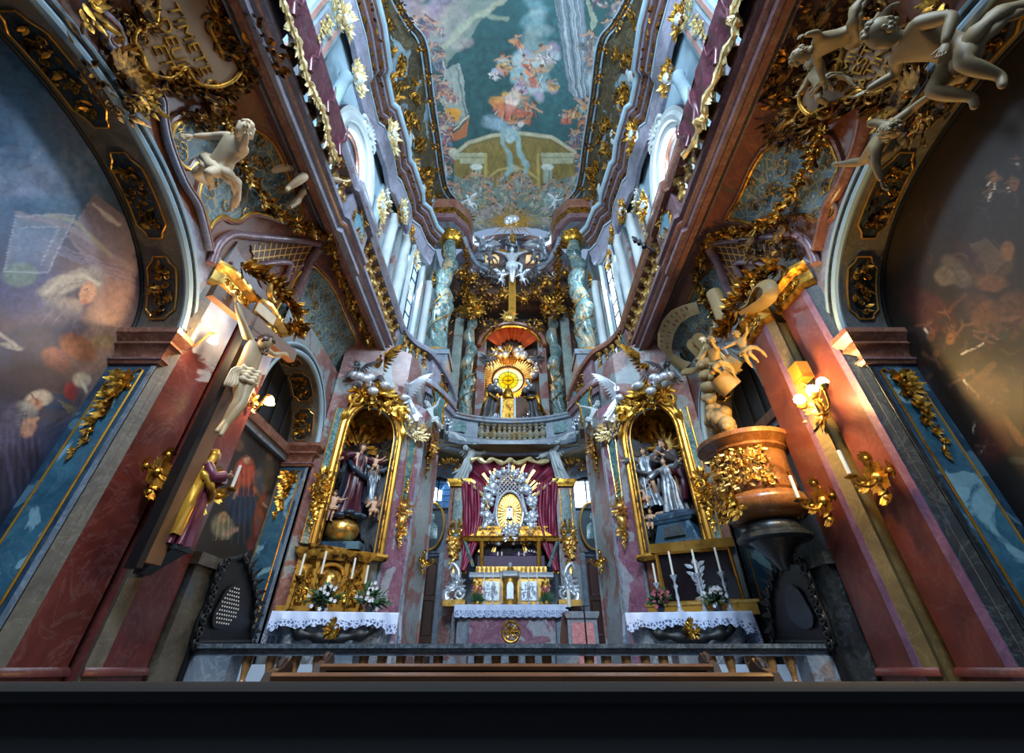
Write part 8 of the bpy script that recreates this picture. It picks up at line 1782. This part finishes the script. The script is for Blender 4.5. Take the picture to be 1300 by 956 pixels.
    # half-columns
    for y_, lab in ((4.6, 'before'), (8.05, 'behind')):
        g = MB(); t = thing('engaged_column', 'pale blue engaged column %s the oval window on the %s side' % (lab, nm), 'column', (s*(XU-.25), y_, 6.3)); g.lathe([(.2, 0), (.2, .1), (.15, .2), (.15, 1.4), (.2, 1.45), (.19, 1.6), (.15, 1.7), (.14, 5.2), (.18, 5.3)], (s*(XU-.22), y_, 6.3), 16); g.build('shaft', M['ltblue'], t, smooth=50); g = MB(); acanthus(g, (s*(XU-.4), y_, 11.75), (0, 1, 0), up, (-s, 0, 0), .22, .22, 26, 3, .4, .5, True, 3); g.build('capital', M['silver'], t)
    for y_, x_, lab in ((9.3, 4.0, 'first'), (10.2, 3.75, 'second'), (12.5, 3.3, 'third')):
        g = MB(); t = thing('engaged_column', '%s slim pale column toward the choir on the %s side' % (lab, nm), 'column', (s*x_, y_, 6.3)); g.lathe([(.22, 0), (.22, .2), (.16, .3), (.15, 5.9), (.2, 6.0)], (s*x_, y_, 6.3), 14); g.build('shaft', M['white'], t, smooth=50); g = MB(); acanthus(g, (s*(x_-.15), y_-.1, 12.4), (0, 1, 0), up, (-s, -.3, 0), .25, .35, 30, 3, .4, .5, True, 4); g.build('capital', M['gold'], t)
        g = MB(); g.box((min(s*(x_+.12), s*(x_+.3)), y_-.45, 6.3), (max(s*(x_+.12), s*(x_+.3)), y_-.2, 12.4)); g.build('rust_strip', M['mixm'], t)
    # cartouches on the main cornice
    for (x, y, lab, w__) in ((455, 100, 'above the drape', .3), (498, 172, 'above the oval window', .42), (484, 262, 'below the cornice beyond the oval window', .32), (512, 268, 'on the cornice beyond the oval window', .32), (528, 330, 'near the great twisted column', .28), (440, 25, 'nearest the top edge', .3)):
        X = x if s < 0 else 1302-x; p = onX(X, y, s*(3.62 if y < 300 else 3.35)); g = MB(); n_ = Vector((-s, -.2, -.4)).normalized(); v_ = n_.cross(Vector((0, 1, 0))); 
        t = thing('gilded_cartouche', 'white and gold stucco cartouche %s, %s side' % (lab, nm), 'ornament', p); g.ball(p, (w__*.35, w__*.45, w__*.55), 12, 8); g.ball(p+up*w__*.4, w__*.2, 8, 6); g.build('boss', M['white'], t, smooth=80)
        g = MB(); acanthus(g, p, (0, 1, 0), up, n_, w__, w__*1.2, 40, int(y), .4, .6, True, 6); g.build('leafwork', M['goldcr'] if 'goldcr' in M and s < 0 else M['gold'], t)
    # stucco in the cove
    R = random.Random(31+s)
    def covept(y, v, off=.06):
        xa_, xb_ = interp(CP, y)+.25, interp(FP, y); return Vector((s*(xa_+(xb_-xa_)*v**1.2+.25*sin(pi*v)-off), y, 14.1+3.4*(v**.85)-off*.6))
    for k, y_ in enumerate((2.6, 3.7, 4.8, 5.9, 7.0, 8.1, 9.2, 10.3, 11.2)):
        t = thing('cove_stucco', 'gilded stucco scrollwork in the ceiling cove on the %s side, %s from the choir' % (nm, ['ninth', 'eighth', 'seventh', 'sixth', 'fifth', 'fourth', 'third', 'second', 'first'][k]), 'ornament', covept(y_, .5), group='cove stucco on the %s side' % nm)
        g = MB(); n_ = Vector((-s*.8, 0, -.6))
        for q_ in range(9):
            p = covept(y_+R.uniform(-.45, .45), R.uniform(.2, .85)); g.scroll(p, (0, R.choice((1, -1)), 0), n_.cross(Vector((0, 1, 0))), R.uniform(.12, .26), 1.4, R.uniform(0, 6), .13, 1, 6, 14)
            for z__ in range(3): g.leaf(p, Vector((0, R.uniform(-1, 1), 0))+n_.cross(Vector((0, 1, 0)))*R.uniform(-1, 1), n_, R.uniform(.2, .35), .06, .3, 3)
        g.build('scrollwork', M['gold2'], t)
        g = MB(); p = covept(y_+.5, .3, -.02); q2 = covept(y_+.5, .62, -.02); rr_ = R.uniform(.2, .32)
        for i_ in range(7): pp_ = p.lerp(q2, i_/6)+Vector((0, R.uniform(-.12, .12), 0)); g.ball(pp_+Vector((s*.06, 0, .05)), (.1, rr_*R.uniform(.5, 1), rr_*R.uniform(.5, .9)), 12, 8)
        g.build('pale_volute', M['white' if k % 2 else 'greyb'], t, smooth=80)
    # florets along the fresco frame
    for k, (x, y) in enumerate(((519, 30), (535, 62), (542, 96), (546, 128), (549, 158), (553, 186), (557, 214), (565, 238), (508, 8))):
        X = x if s < 0 else 1302-x; p = onZ(X, y, 17.15); p.x = s*(abs(p.x)) 
        g = MB(); acanthus(g, p, (1, 0, 0), (0, 1, 0), (0, 0, -1), .13, .2, 20, k, .55, .4, False, 3); g.ball(p-up*.06, .07, 7, 5); solo(g, 'gilded_floret', M['gold2'], 'gilded floret on the fresco frame of the %s side, %s from the choir end' % (nm, ['eighth', 'seventh', 'sixth', 'fifth', 'fourth', 'third', 'second', 'first', 'ninth'][k]), 'ornament', 'florets on the %s side of the fresco frame' % nm)
# spotlight rail
t = thing('spotlight_rail', 'thin black spotlight rail projecting over the pulpit-side gallery rail', 'spotlight', onX(828, 318, 2.9)); g = MB(); g.tube([onX(803, 301, 2.6), onX(812, 307, 2.7), onX(832, 320, 2.95)], .03, 6); g.build('rail', M['iron'], t)
for x, y in ((806, 303), (811, 306), (817, 310)): g = MB(); p = onX(x, y, 2.7); g.lathe([(.05, -.1), (.06, 0), (.02, .04)], p, 8); g.build('spot', M['iron'], t)
# ================================================================ pulpit side
up = Vector((0, 0, 1))
M['pulpit'] = marble('amber_pulpit_marble', '5c3618', '946034', 'c09868', 2.5, '7c5428', .6, 2, .2, .25)
pc = Vector((3.17, 5.62, 0)); t = thing('pulpit', 'amber marble round pulpit with gilded relief on its belly, on the lamp side', 'pulpit', pc+up*1.3)
g = MB(); g.lathe([(.44, 1.72), (.46, 1.8), (.45, 2.05), (.46, 2.22), (.52, 2.26), (.5, 2.3), (.56, 2.36), (.6, 2.38), (.6, 2.44), (.4, 2.44), (.4, 1.8), (.3, 1.72)], pc, 40); g.build('body', M['pulpit'], t, smooth=50)
g = MB(); g.lathe([(.3, 1.42), (.42, 1.45), (.5, 1.52), (.53, 1.6), (.5, 1.68), (.44, 1.72), (.46, 1.75), (.3, 1.76)], pc, 40); g.build('torus', M['pulpit'], t, smooth=50)
g = MB(); R = random.Random(2)
for k in range(330):
    a = radians(R.uniform(160, 268)); z = R.uniform(1.76, 2.24); p = pc+Vector((.46*cos(a), .46*sin(a), z)); n = Vector((cos(a), sin(a), 0))
    if k % 6 == 0: g.scroll(p+n*.02, (-sin(a), cos(a), 0), up, R.uniform(.03, .06), 1.3, R.uniform(0, 6), .22, 1, 5, 8)
    elif k % 6 == 1: g.ball(p+n*.01, R.uniform(.02, .035), 6, 4)
    else: g.leaf(p, Vector((-sin(a), cos(a), 0))*R.uniform(-1, 1)+up*R.uniform(-1, 1)+n*.3, n, R.uniform(.06, .12), .018, .3, 3)
g.build('gilded_relief', M['goldb'], t)
g = MB()
for k in range(120):
    a = radians(R.uniform(160, 215)); z = R.uniform(1.45, 1.74); p = pc+Vector((.52*cos(a), .52*sin(a), z)); n = Vector((cos(a), sin(a), 0)); g.leaf(p, Vector((-sin(a), cos(a), 0))*R.uniform(-1, 1)+up*R.uniform(-1, 1), n, .1, .025, .4, 3)
g.build('lower_leafwork', M['gold'], t)
g = MB(); g.lathe([(.05, .9), (.1, 1.0), (.2, 1.12), (.3, 1.2), (.36, 1.3), (.34, 1.38), (.3, 1.42)], pc, 24); g.build('corbel', M['darkm'], t, smooth=50)
g = MB(); g.lathe([(.38, 1.2), (.42, 1.22), (.42, 1.26), (.38, 1.28)], pc, 30); g.build('grey_ring', M['darkm'], t)
g = MB(); c = onX(1002, 690, 3.3); acanthus(g, c, (0, 1, 0), up, (-1, -.4, 0), .13, .2, 30, 4, .45, .5, False, 4); c = onX(1000, 640, 3.35); acanthus(g, c, (0, 1, 0), up, (-1, -.4, 0), .1, .25, 30, 5, .4, .5, False, 4); c = onX(1003, 615, 3.4); vine(g, c+up*.1, (0, 1, 0), up, (-1, -.3, 0), .5, .16, 4); g.build('gilded_edge_leaves', M['gold'], t)
# dark wall behind pulpit
# ---- scroll banner and figures above the pulpit
t = thing('scroll_banner', 'curling stucco scroll banner with carved letters above the pulpit', 'banner', on_cove(860, 470, .3)); off = .3
outer = [(884, 383), (868, 387), (852, 394), (840, 408), (835, 424), (835, 440), (844, 448), (852, 462), (866, 472)]; inner = [(888, 398), (876, 402), (864, 410), (856, 424), (853, 436), (853, 448), (860, 452), (870, 458), (878, 460)]
def bp(u, v, o=0):
    a = u*(len(outer)-1); i = min(int(a), len(outer)-2); f = a-i
    x = (outer[i][0]*(1-f)+outer[i+1][0]*f)*(1-v)+(inner[i][0]*(1-f)+inner[i+1][0]*f)*v; y = (outer[i][1]*(1-f)+outer[i+1][1]*f)*(1-v)+(inner[i][1]*(1-f)+inner[i+1][1]*f)*v
    return on_cove(x, y, off+o+.04*sin(u*5))
g = MB(); g.loft([[bp(u_/30, 0), bp(u_/30, 0, .03), bp(u_/30, .5, .05), bp(u_/30, 1, .03), bp(u_/30, 1)] for u_ in range(31)]); g.build('ribbon', M['banner'] if 'banner' in M else M['cream'], t, smooth=60)
for txt, v, u0, u1 in (('SISTRVSRVS', .3, .12, .6), ('VIRE EI IN', .7, .18, .58)):
    for k, ch in enumerate(txt):
        if ch == ' ': continue
        u_ = u0+(u1-u0)*k/(len(txt)-1); c = bp(1-u_ if False else u_, v, .058); d = (bp(u_-.01, v, .058)-bp(u_+.01, v, .058)).normalized(); n = -Vector(c).normalized(); n = (n-d*n.dot(d)).normalized(); e = n.cross(d)
        cu = bpy.data.curves.new('inscription', 'FONT'); cu.body = ch; cu.size = .1; cu.extrude = .006; cu.align_x = 'CENTER'; cu.align_y = 'CENTER'; cu.materials.append(M['brown'])
        o = bpy.data.objects.new('inscription', cu); C.objects.link(o); o.parent = t; m = Matrix((d, e, n)).transposed().to_4x4(); m.translation = c; o.matrix_local = world_of(t).inverted() @ m
bm_ = M['banner'] if 'banner' in M else M['cream']
g = MB(); P = [on_cove(x, y, .35) for x, y in ((868, 472), (882, 470), (892, 460), (900, 452))]; g.tube(bez(P, 5), [.09]*16, 10, .5); g.build('ribbon_tail', bm_, t, smooth=80)
t = thing('law_tablets', 'pair of pale round-headed stone tablets beside the scroll banner', 'tablet', on_cove(890, 450, .4)); 
for k, (dx, dy, o_) in enumerate(((0, 0, .42), (7, -7, .34))):
    c = on_cove(888+dx, 446+dy, o_); n = -Vector(c).normalized(); u1 = (onP(888+dx+10, 446+dy+11, c, n)-c).normalized(); v1 = n.cross(u1); sc_ = .27
    g = MB(); g.prism([(x*sc_, y*sc_*.42) for x, y in [(1, -1), (1, 1), (-.6, 1)]+[(-.6-.4*sin(pi*i/8), cos(pi*i/8)) for i in range(1, 8)]+[(-.6, -1)]], c, u1, v1, n, .06); tb = g.build('tablet', bm_, t)
    if k == 0:
        g = MB()
        for a_, w_ in ((-.45, .16), (.1, .5), (.55, .8)):
            for j in range(4): g.loft([[c+u1*((a_+dx_)*sc_)+v1*((-.8+.45*j)*w_*sc_*.42+dy_*sc_)+n*h_ for dx_, dy_ in ((-.08, -.01), (.08, -.01), (.08, .02), (-.08, .02))] for h_ in (.06, .068)])
        g.build('carved_marks', M['brown'], tb)
t = thing('stucco_scroll', 'rolled stucco parchment trailing a ribbon above the tablets', 'scroll', on_cove(915, 400, .35)); g = MB(); A, B = on_cove(906, 372, .4), on_cove(924, 410, .45); d = (B-A).normalized(); L = [A, A+(B-A)*.3, B]
P = [A, B]; sd = d.orthogonal(); rr = .15
def ringt(p, r): 
    a = d.orthogonal().normalized(); b = d.cross(a); return [p+a*r*cos(2*pi*i/20)+b*r*sin(2*pi*i/20) for i in range(20)]
g.loft([ringt(A, .12), ringt(A.lerp(B, .5), .13), ringt(B, .15), ringt(B, .12), ringt(A.lerp(B, .6), .1)]); g.build('roll', bm_, t, smooth=50)
g = MB(); P = bez([on_cove(x, y, .4) for x, y in ((926, 412), (934, 404), (938, 392), (952, 384), (958, 370), (966, 360), (976, 362), (978, 374), (970, 384), (958, 392), (944, 400))], 5); g.tube(P, .09, 8, .3); g.build('ribbon', bm_, t, smooth=80)
saint('prophet_figure', 'stucco figure in dim robes holding the rolled parchment above the pulpit', tuple(on_cove(925, 455, .55)-up*.2), .9, radians(-70), 'banner' if 'banner' in M else 'cream', 'dusk', 'cream', 'cream', 5, 130, beard=True, lean=-.4)
t = thing('cloud_chain', 'chain of swelling stucco clouds descending toward the pulpit rim', 'clouds', on_cove(925, 545, .3)); g = MB()
for x, y, r in ((893, 462, .1), (896, 478, .12), (899, 492, .12), (901, 506, .1), (904, 520, .1), (908, 530, .15), (916, 533, .16), (923, 538, .12), (926, 548, .1)):
    p = onX(x, y, 3.0); g.ball(p, r*.95, 12, 9)
    for q_ in range(5): g.ball(p+Vector((random.uniform(-1, 1), random.uniform(-1, 1), random.uniform(-1, 1)))*r*.6, r*.6, 10, 7)
g.build('clouds', bm_, t, smooth=80)
putto('putto', 'stucco putto crawling under the tablets above the pulpit', onX(915, 492, 2.95), .7, 3, (.5, .5, radians(-60)), 'banner' if 'banner' in M else 'cream', 140, wings=False)
t = thing('stucco_cylinder', 'smooth pale rounded stucco drum beside the cloud chain', 'drum', onX(928, 500, 3.0)); A, B = onX(912, 478, 2.95), onX(930, 494, 3.1); d = (B-A).normalized(); g = MB(); g.loft([ringt(A, .14), ringt(A.lerp(B, .5), .17), ringt(B, .16)]); g.build('drum', bm_, t, smooth=50)
putto('putto', 'small pale head and arms peering from the gilt leaves beside the prophet', onX(962, 470, 3.3), .6, 1, (.3, 0, radians(-60)), 'banner' if 'banner' in M else 'cream', 141, wings=False)
# ================================================================ dark shutter in the small arches, cornices
for s, side in ((-1, 'left'), (1, 'right')):
    t = thing('shuttered_lunette', 'dark boarded shutter filling the arch %s' % ('above the red and blue painting' if s < 0 else 'over the pulpit'), 'shutter', (s*4.1, 6.4, 3.2)); g = MB()
    def af(u, v): y = BC-BA+2*BA*u; zt_ = BZ+BR*sqrt(max(0, 1-((y-BC)/BA)**2)); return (s*4.15, y, 3.2+(zt_-3.2)*v)
    g.grid(af, 60, 8); g.build('boards', M['shut'] if 'shut' in M else M['darkm'], t)
    for k in range(5): y = BC-.9+.4*k; g = MB(); g.tube([(s*4.12, y, 3.2), (s*4.12, y, BZ+BR*sqrt(1-((y-BC)/BA)**2))], .018, 4); g.build('batten', M['darkm'], t)
    g = MB(); g.sweep([(s*4.2, 5.2, 3.1), (s*4.2, 7.6, 3.1)], [(0, 0), (.06, 0), (.08, .08), (.12, .12), (.12, .18), (.04, .2), (0, .2)], side=1 if s < 0 else -1) if False else g.box((min(s*4.0, s*4.2), 5.2, 3.05), (max(s*4.0, s*4.2), 7.55, 3.2)); struct(g, 'trim_niche_cornice_%s' % side, M['mould'])
    g = MB(); g.box((min(s*4.05, s*4.2), 5.2, 2.95), (max(s*4.05, s*4.2), 7.55, 3.05)); struct(g, 'trim_niche_cornice_lower_%s' % side, M['greyb'])
    g = MB(); g.box((min(s*4.19, s*4.35), 5.0, FLOORZ), (max(s*4.19, s*4.35), 7.8, 4.4)); struct(g, 'wall_%s_small_niche' % side, M['darkm'])
    # grey end pier of the rail
    g = MB(); vprism(g, [(s*3.98, 5.25), (s*3.45, 5.25), (s*3.45, 5.75), (s*3.98, 5.75)], FLOORZ, .92); t = thing('marble_post', 'grey marble post with moulded cap against the wall beside the %s confessional' % ('latticed' if s < 0 else 'plain'), 'post', (s*3.7, 5.5, FLOORZ)); g.build('shaft', M['archm' if s < 0 else 'darkm'], t)
    g = MB(); g.sweep([(s*3.98, 5.25), (s*3.45, 5.25), (s*3.45, 5.75)], [(-.05, .9), (.02, .9), (.05, .96), (.02, .98), (.05, 1.02), (-.05, 1.02)], side=-1 if s > 0 else 1); g.build('cap', M['archm' if s < 0 else 'darkm'], t)
    # confessional crest: black carved frame with lattice
    t = thing('carved_confessional', 'black carved confessional panel %s' % ('with pale pierced lattice, below the red and blue painting' if s < 0 else 'with plain dark cartouche, beneath the pulpit'), 'confessional', (s*3.5, 6.2, FLOORZ))
    F = (lambda x: x) if s < 0 else (lambda x: 1302-x); X0 = s*3.42
    ol = [(247, 812), (252, 790), (262, 768), (268, 748), (276, 724), (288, 712), (304, 706), (312, 712), (314, 726), (308, 742), (313, 760), (312, 782), (302, 800), (296, 812)]
    lf = bez([onX(F(x), y, X0) for x, y in ((244, 816), (252, 790), (262, 768), (268, 748), (276, 724), (286, 712))], 5); rt = bez([onX(F(x), y, X0) for x, y in ((318, 816), (321, 785), (324, 762), (321, 742), (317, 724), (308, 706))], 5)
    g = MB(); g.loft([[a_+Vector((o_, 0, 0)) for o_ in (0, s*.12)]+[b_+Vector((o_, 0, 0)) for o_ in (s*.12, 0)] for a_, b_ in zip(lf, rt)]); g.box((min(X0, X0+s*.12), lf[0].y, FLOORZ), (max(X0, X0+s*.12), rt[0].y, lf[0].z+.05)); g.build('panel', M['black'], t)
    sm = lf+rt[::-1]
    g = MB(); g.tube(sm+[sm[0]], .035, 8)
    for k in range(0, len(sm), 3):
        p = sm[k]-Vector((s*.04, 0, 0)); g.scroll(p, (0, 1, 0), up, .07, 1.4, k, .25, 1 if k % 2 else -1, 6, 12); g.leaf(p, p-Vector((X0, 6.2, .6)), (-s, 0, 0), .12, .03, .4)
    g.build('carved_edge', M['black'], t, smooth=60)
    ov = [(280, 768), (288, 754), (298, 750), (300, 764), (296, 780), (286, 790), (275, 790), (274, 780)] ; po = bez([onX(F(x), y, X0-s*.02) for x, y in ov+[ov[0]]], 5)[:-1]; cc = sum(po, Vector())/len(po)
    g = MB(); g.loft([[cc+(p-cc)*1.35 for p in po], [cc+(p-cc)*1.35-Vector((s*.015, 0, 0)) for p in po]]); fl = g.build('cartouche_field', M['black'] if s < 0 else M['slate'] if 'slate' in M else M['darkm'], t)
    if s < 0:
        g = MB()
        ys_ = [p.y for p in po]; zs_ = [p.z for p in po]
        def inp(y, z):
            r = False
            for i in range(len(po)):
                a_, b_ = po[i], po[(i+1) % len(po)]
                if (a_.z > z) != (b_.z > z) and y < (b_.y-a_.y)*(z-a_.z)/(b_.z-a_.z)+a_.y: r = not r
            return r
        zz = min(zs_); r_ = 0
        po = [cc+(p-cc)*1.25 for p in po]; ys_ = [p.y for p in po]; zs_ = [p.z for p in po]; zz = min(zs_)
        while zz < max(zs_):
            yy = min(ys_)+(r_ % 2)*.026
            while yy < max(ys_):
                if inp(yy, zz): g.ball((cc.x-s*-.0+.022, yy, zz), (.004, .013, .011), 6, 4)
                yy += .052
            zz += .04; r_ += 1
        g.build('pierced_lattice', M['candle'], t)
# ================================================================ communion rail
yr = 5.85
t = thing('communion_rail', 'grey marble communion rail with ochre balusters across the nave', 'balustrade', (0, yr, FLOORZ)); xs_ = [-3.55, -2.2, -.45, .45, 2.2, 3.6]
for k, (x0, x1, dy) in enumerate(((-3.6, -.42, 0), (-.42, .42, -.06), (.42, 3.62, .02))):
    g = MB(); g.sweep([(x0, yr+dy), (x1, yr+dy)], [(-.12, .125), (-.14, .14), (-.14, .155), (-.17, .165), (-.17, .205), (.16, .205), (.16, .125)], side=1); g.build('top_rail', M['railm'] if 'railm' in M else M['darkm'], t)
    g = MB(); g.box((x0, yr+dy-.11, .1), (x1, yr+dy+.11, .125)); g.build('under_rail', M['greyb'], t)
    g = MB(); g.box((x0, yr+dy-.16, -1.1), (x1, yr+dy+.16, -.85)); g.build('base', M['greyb'], t)
piers = [(onY(x0, 840, yr).x, onY(x1, 840, yr).x) for x0, x1 in ((227, 300), (428, 451), (570, 593), (706, 734), (858, 888), (1018, 1062))]
for a_, b_ in piers: g = MB(); g.box((a_, yr-.13, -.9), (b_, yr+.13, .1)); g.build('pier', M['greyb'], t)
bx = [315, 345, 376, 404, 462, 485, 509, 532, 556, 608, 630, 652, 673, 694, 748, 770, 795, 819, 842, 903, 926, 952, 978, 1002]
for x in bx: p = onY(x, 838, yr); g = MB(); g.lathe([(.06, -.85), (.065, -.8), (.03, -.75), (.06, -.6), (.065, -.5), (.04, -.25), (.03, -.14), (.04, -.12), (.028, -.1), (.034, -.05), (.055, .05), (.055, .1)], (p.x, yr, 0), 12); g.build('baluster', M['balo'], t)
g = MB(); g.box((-3.6, 6.15, FLOORZ), (3.6, 9.6, FLOORZ+.18)); g.box((-3.5, 6.5, FLOORZ), (3.5, 9.6, FLOORZ+.55)); g.box((-3.4, 7.0, FLOORZ), (3.4, 9.6, FLOORZ+.7)); g.box((-3.5, 6.5, FLOORZ), (3.5, 6.62, .03)); struct(g, 'floor_altar_step', M['step'] if 'step' in M else M['white'])
# ================================================================ pews
def pew(label, y, x0, x1, zt_, mat, ends=True):
    t = thing('church_pew', label, 'pew', ((x0+x1)/2, y, FLOORZ), group='church pews'); 
    g = MB(); g.loft([[(x, y+a, zt_+b) for a, b in ((-.05, -.035), (.05, -.035), (.06, -.01), (.03, 0), (-.04, 0), (-.06, -.015))] for x in (x0, x1)]); g.build('top_rail', M[mat], t)
    g = MB(); g.box((x0+.03, y-.015, FLOORZ+.1), (x1-.03, y+.02, zt_-.03)); 
    for k in range(5): xx = x0+(x1-x0)*(k+.5)/5; g.box((xx-.2, y-.025, FLOORZ+.25), (xx+.2, y-.01, zt_-.12))
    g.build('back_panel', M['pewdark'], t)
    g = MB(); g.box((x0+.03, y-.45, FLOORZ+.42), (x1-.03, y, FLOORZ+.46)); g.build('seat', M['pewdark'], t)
    if ends:
        for xe, sg in ((x0, -1), (x1, 1)):
            prof = [(.08, zt_+.02), (.14, zt_+.06), (.2, zt_+.03), (.2, zt_-.04), (.1, zt_-.1), (.05, zt_-.3), (.06, FLOORZ), (-.45, FLOORZ), (-.45, -.45), (-.3, -.35), (-.12, -.15), (-.02, zt_-.0)]
            g = MB(); g.loft([[(xe+sg*o_, y+a, b) for a, b in prof] for o_ in (0, .05)]); g.scroll((xe+sg*.03, y+.12, zt_+.0), (0, 1, 0), up, .06, 1.4, 0, .3, 1, 6, 12); g.build('end_panel', M['pewend'], t)
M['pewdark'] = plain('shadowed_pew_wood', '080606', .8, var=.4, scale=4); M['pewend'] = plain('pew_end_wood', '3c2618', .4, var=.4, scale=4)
pew('church pew farther away, just before the communion rail', 3.5, -1.22, 1.28, .02, 'pewwood')
pew('second church pew, its lit top edge nearest below the communion rail', 2.8, -1.21, 1.31, -.02, 'pewwood')
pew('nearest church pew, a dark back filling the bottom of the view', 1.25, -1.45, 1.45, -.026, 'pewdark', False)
# ================================================================ entrance end behind the viewer
g = MB(); g.box((-4.6, -4.2, 6), (-2.4, -4, 18)); g.box((2.4, -4.2, 6), (4.6, -4, 18)); g.box((-2.4, -4.2, 14), (2.4, -4, 18)); g.box((-4.6, -4.2, 3.2), (4.6, -4, 8.0)); g.box((-4.6, -4.2, -1.1), (-3.0, -4, 3.2)); g.box((3.0, -4.2, -1.1), (4.6, -4, 3.2)); struct(g, 'wall_entrance', M['greyb'])
# ================================================================ daylight and lamps
def area(name, loc, rot, size, power, col, sy=None):
    l = bpy.data.lights.new(name, 'AREA'); l.energy = power; l.color = col; l.size = size
    if sy: l.shape = 'RECTANGLE'; l.size_y = sy
    o = bpy.data.objects.new(name, l); C.objects.link(o); o.location = loc; o.rotation_euler = rot
def aim(loc, tgt): return (Vector(tgt)-Vector(loc)).to_track_quat('-Z', 'Y').to_euler()
def point(name, loc, power, col, r=.05):
    l = bpy.data.lights.new(name, 'POINT'); l.energy = power; l.color = col; l.shadow_soft_size = r
    o = bpy.data.objects.new(name, l); C.objects.link(o); o.location = loc
# daylight entering through the clerestory windows of both sides, the facade window behind, the chancel windows
DAY = (.62, .82, 1.0)
area('daylight_right_oval_window', (4.55, 6.35, 10.3), aim((4.55, 6.35, 10.3), (-3, 6, 9.4)), 1.8, 800, DAY, 2.2)
area('daylight_left_oval_window', (-4.55, 6.35, 10.3), aim((-4.55, 6.35, 10.3), (3, 6, 9.4)), 1.8, 350, DAY, 2.2)
area('daylight_right_tall_window', (3.85, 11.4, 10.4), aim((3.85, 11.4, 10.4), (-2, 9.5, 9)), 1.2, 850, DAY, 4)
area('daylight_left_tall_window', (-3.85, 11.4, 10.4), aim((-3.85, 11.4, 10.4), (2, 9.5, 9)), 1.2, 600, DAY, 4)
area('daylight_facade_window', (0, -3.8, 11), aim((0, -3.8, 11), (0, 14, 9.0)), 4.4, 2900, (.66, .83, 1.0), 5.5)
area('daylight_chancel_left_window', (-2.7, 14.9, 4.75), aim((-2.7, 14.9, 4.75), (0, 12.5, 3)), .9, 60, DAY, .9)
area('daylight_chancel_right_window', (2.7, 14.9, 4.75), aim((2.7, 14.9, 4.75), (0, 12.5, 3)), .9, 60, DAY, .9)
point('round_window_glow', (wc.x, 15.6, wc.z+.3), 90, (1, .5, .1), .3)
point('pier_lamp_light', (3.18, 4.25, 2.5), 190, (1, .6, .18), .12)
point('left_bulb_light', (-3.4, 3.98, 3.12), 42, (1, .68, .36), .06)
point('left_arm_lamp_light', (-3.1, 5.15, 2.85), 30, (1, .62, .3), .06)
w = bpy.data.worlds.new('world'); bpy.context.scene.world = w; w.use_nodes = True
bg = w.node_tree.nodes['Background']; bg.inputs[0].default_value = (.42, .6, .9, 1); bg.inputs[1].default_value = .6
sc = bpy.context.scene
sc.view_settings.view_transform = 'Standard'; sc.view_settings.look = 'None'; sc.view_settings.gamma = 1; sc.view_settings.use_curve_mapping = False
sc.view_settings.exposure = 0.1
sc.cycles.use_denoising = True; sc.cycles.max_bounces = 5; sc.cycles.diffuse_bounces = 3; sc.cycles.glossy_bounces = 3; sc.cycles.transparent_max_bounces = 4
sc.cycles.sample_clamp_indirect = 4
bpy.context.view_layer.update(); dg = bpy.context.evaluated_depsgraph_get()
for o in [o for o in bpy.data.objects if o.type == 'FONT']:
    me = bpy.data.meshes.new_from_object(o.evaluated_get(dg)); n = bpy.data.objects.new('inscription', me); C.objects.link(n); n.parent = o.parent; n.matrix_local = o.matrix_local.copy()
    if not me.materials: me.materials.append(o.data.materials[0])
    bpy.data.objects.remove(o)
for o in bpy.data.objects:
    if '_abs' in o: del o['_abs']
    if o.parent is None:
        o.location.z += EYE
        if o.get('label') and not o.get('kind'): o['kind'] = 'thing'
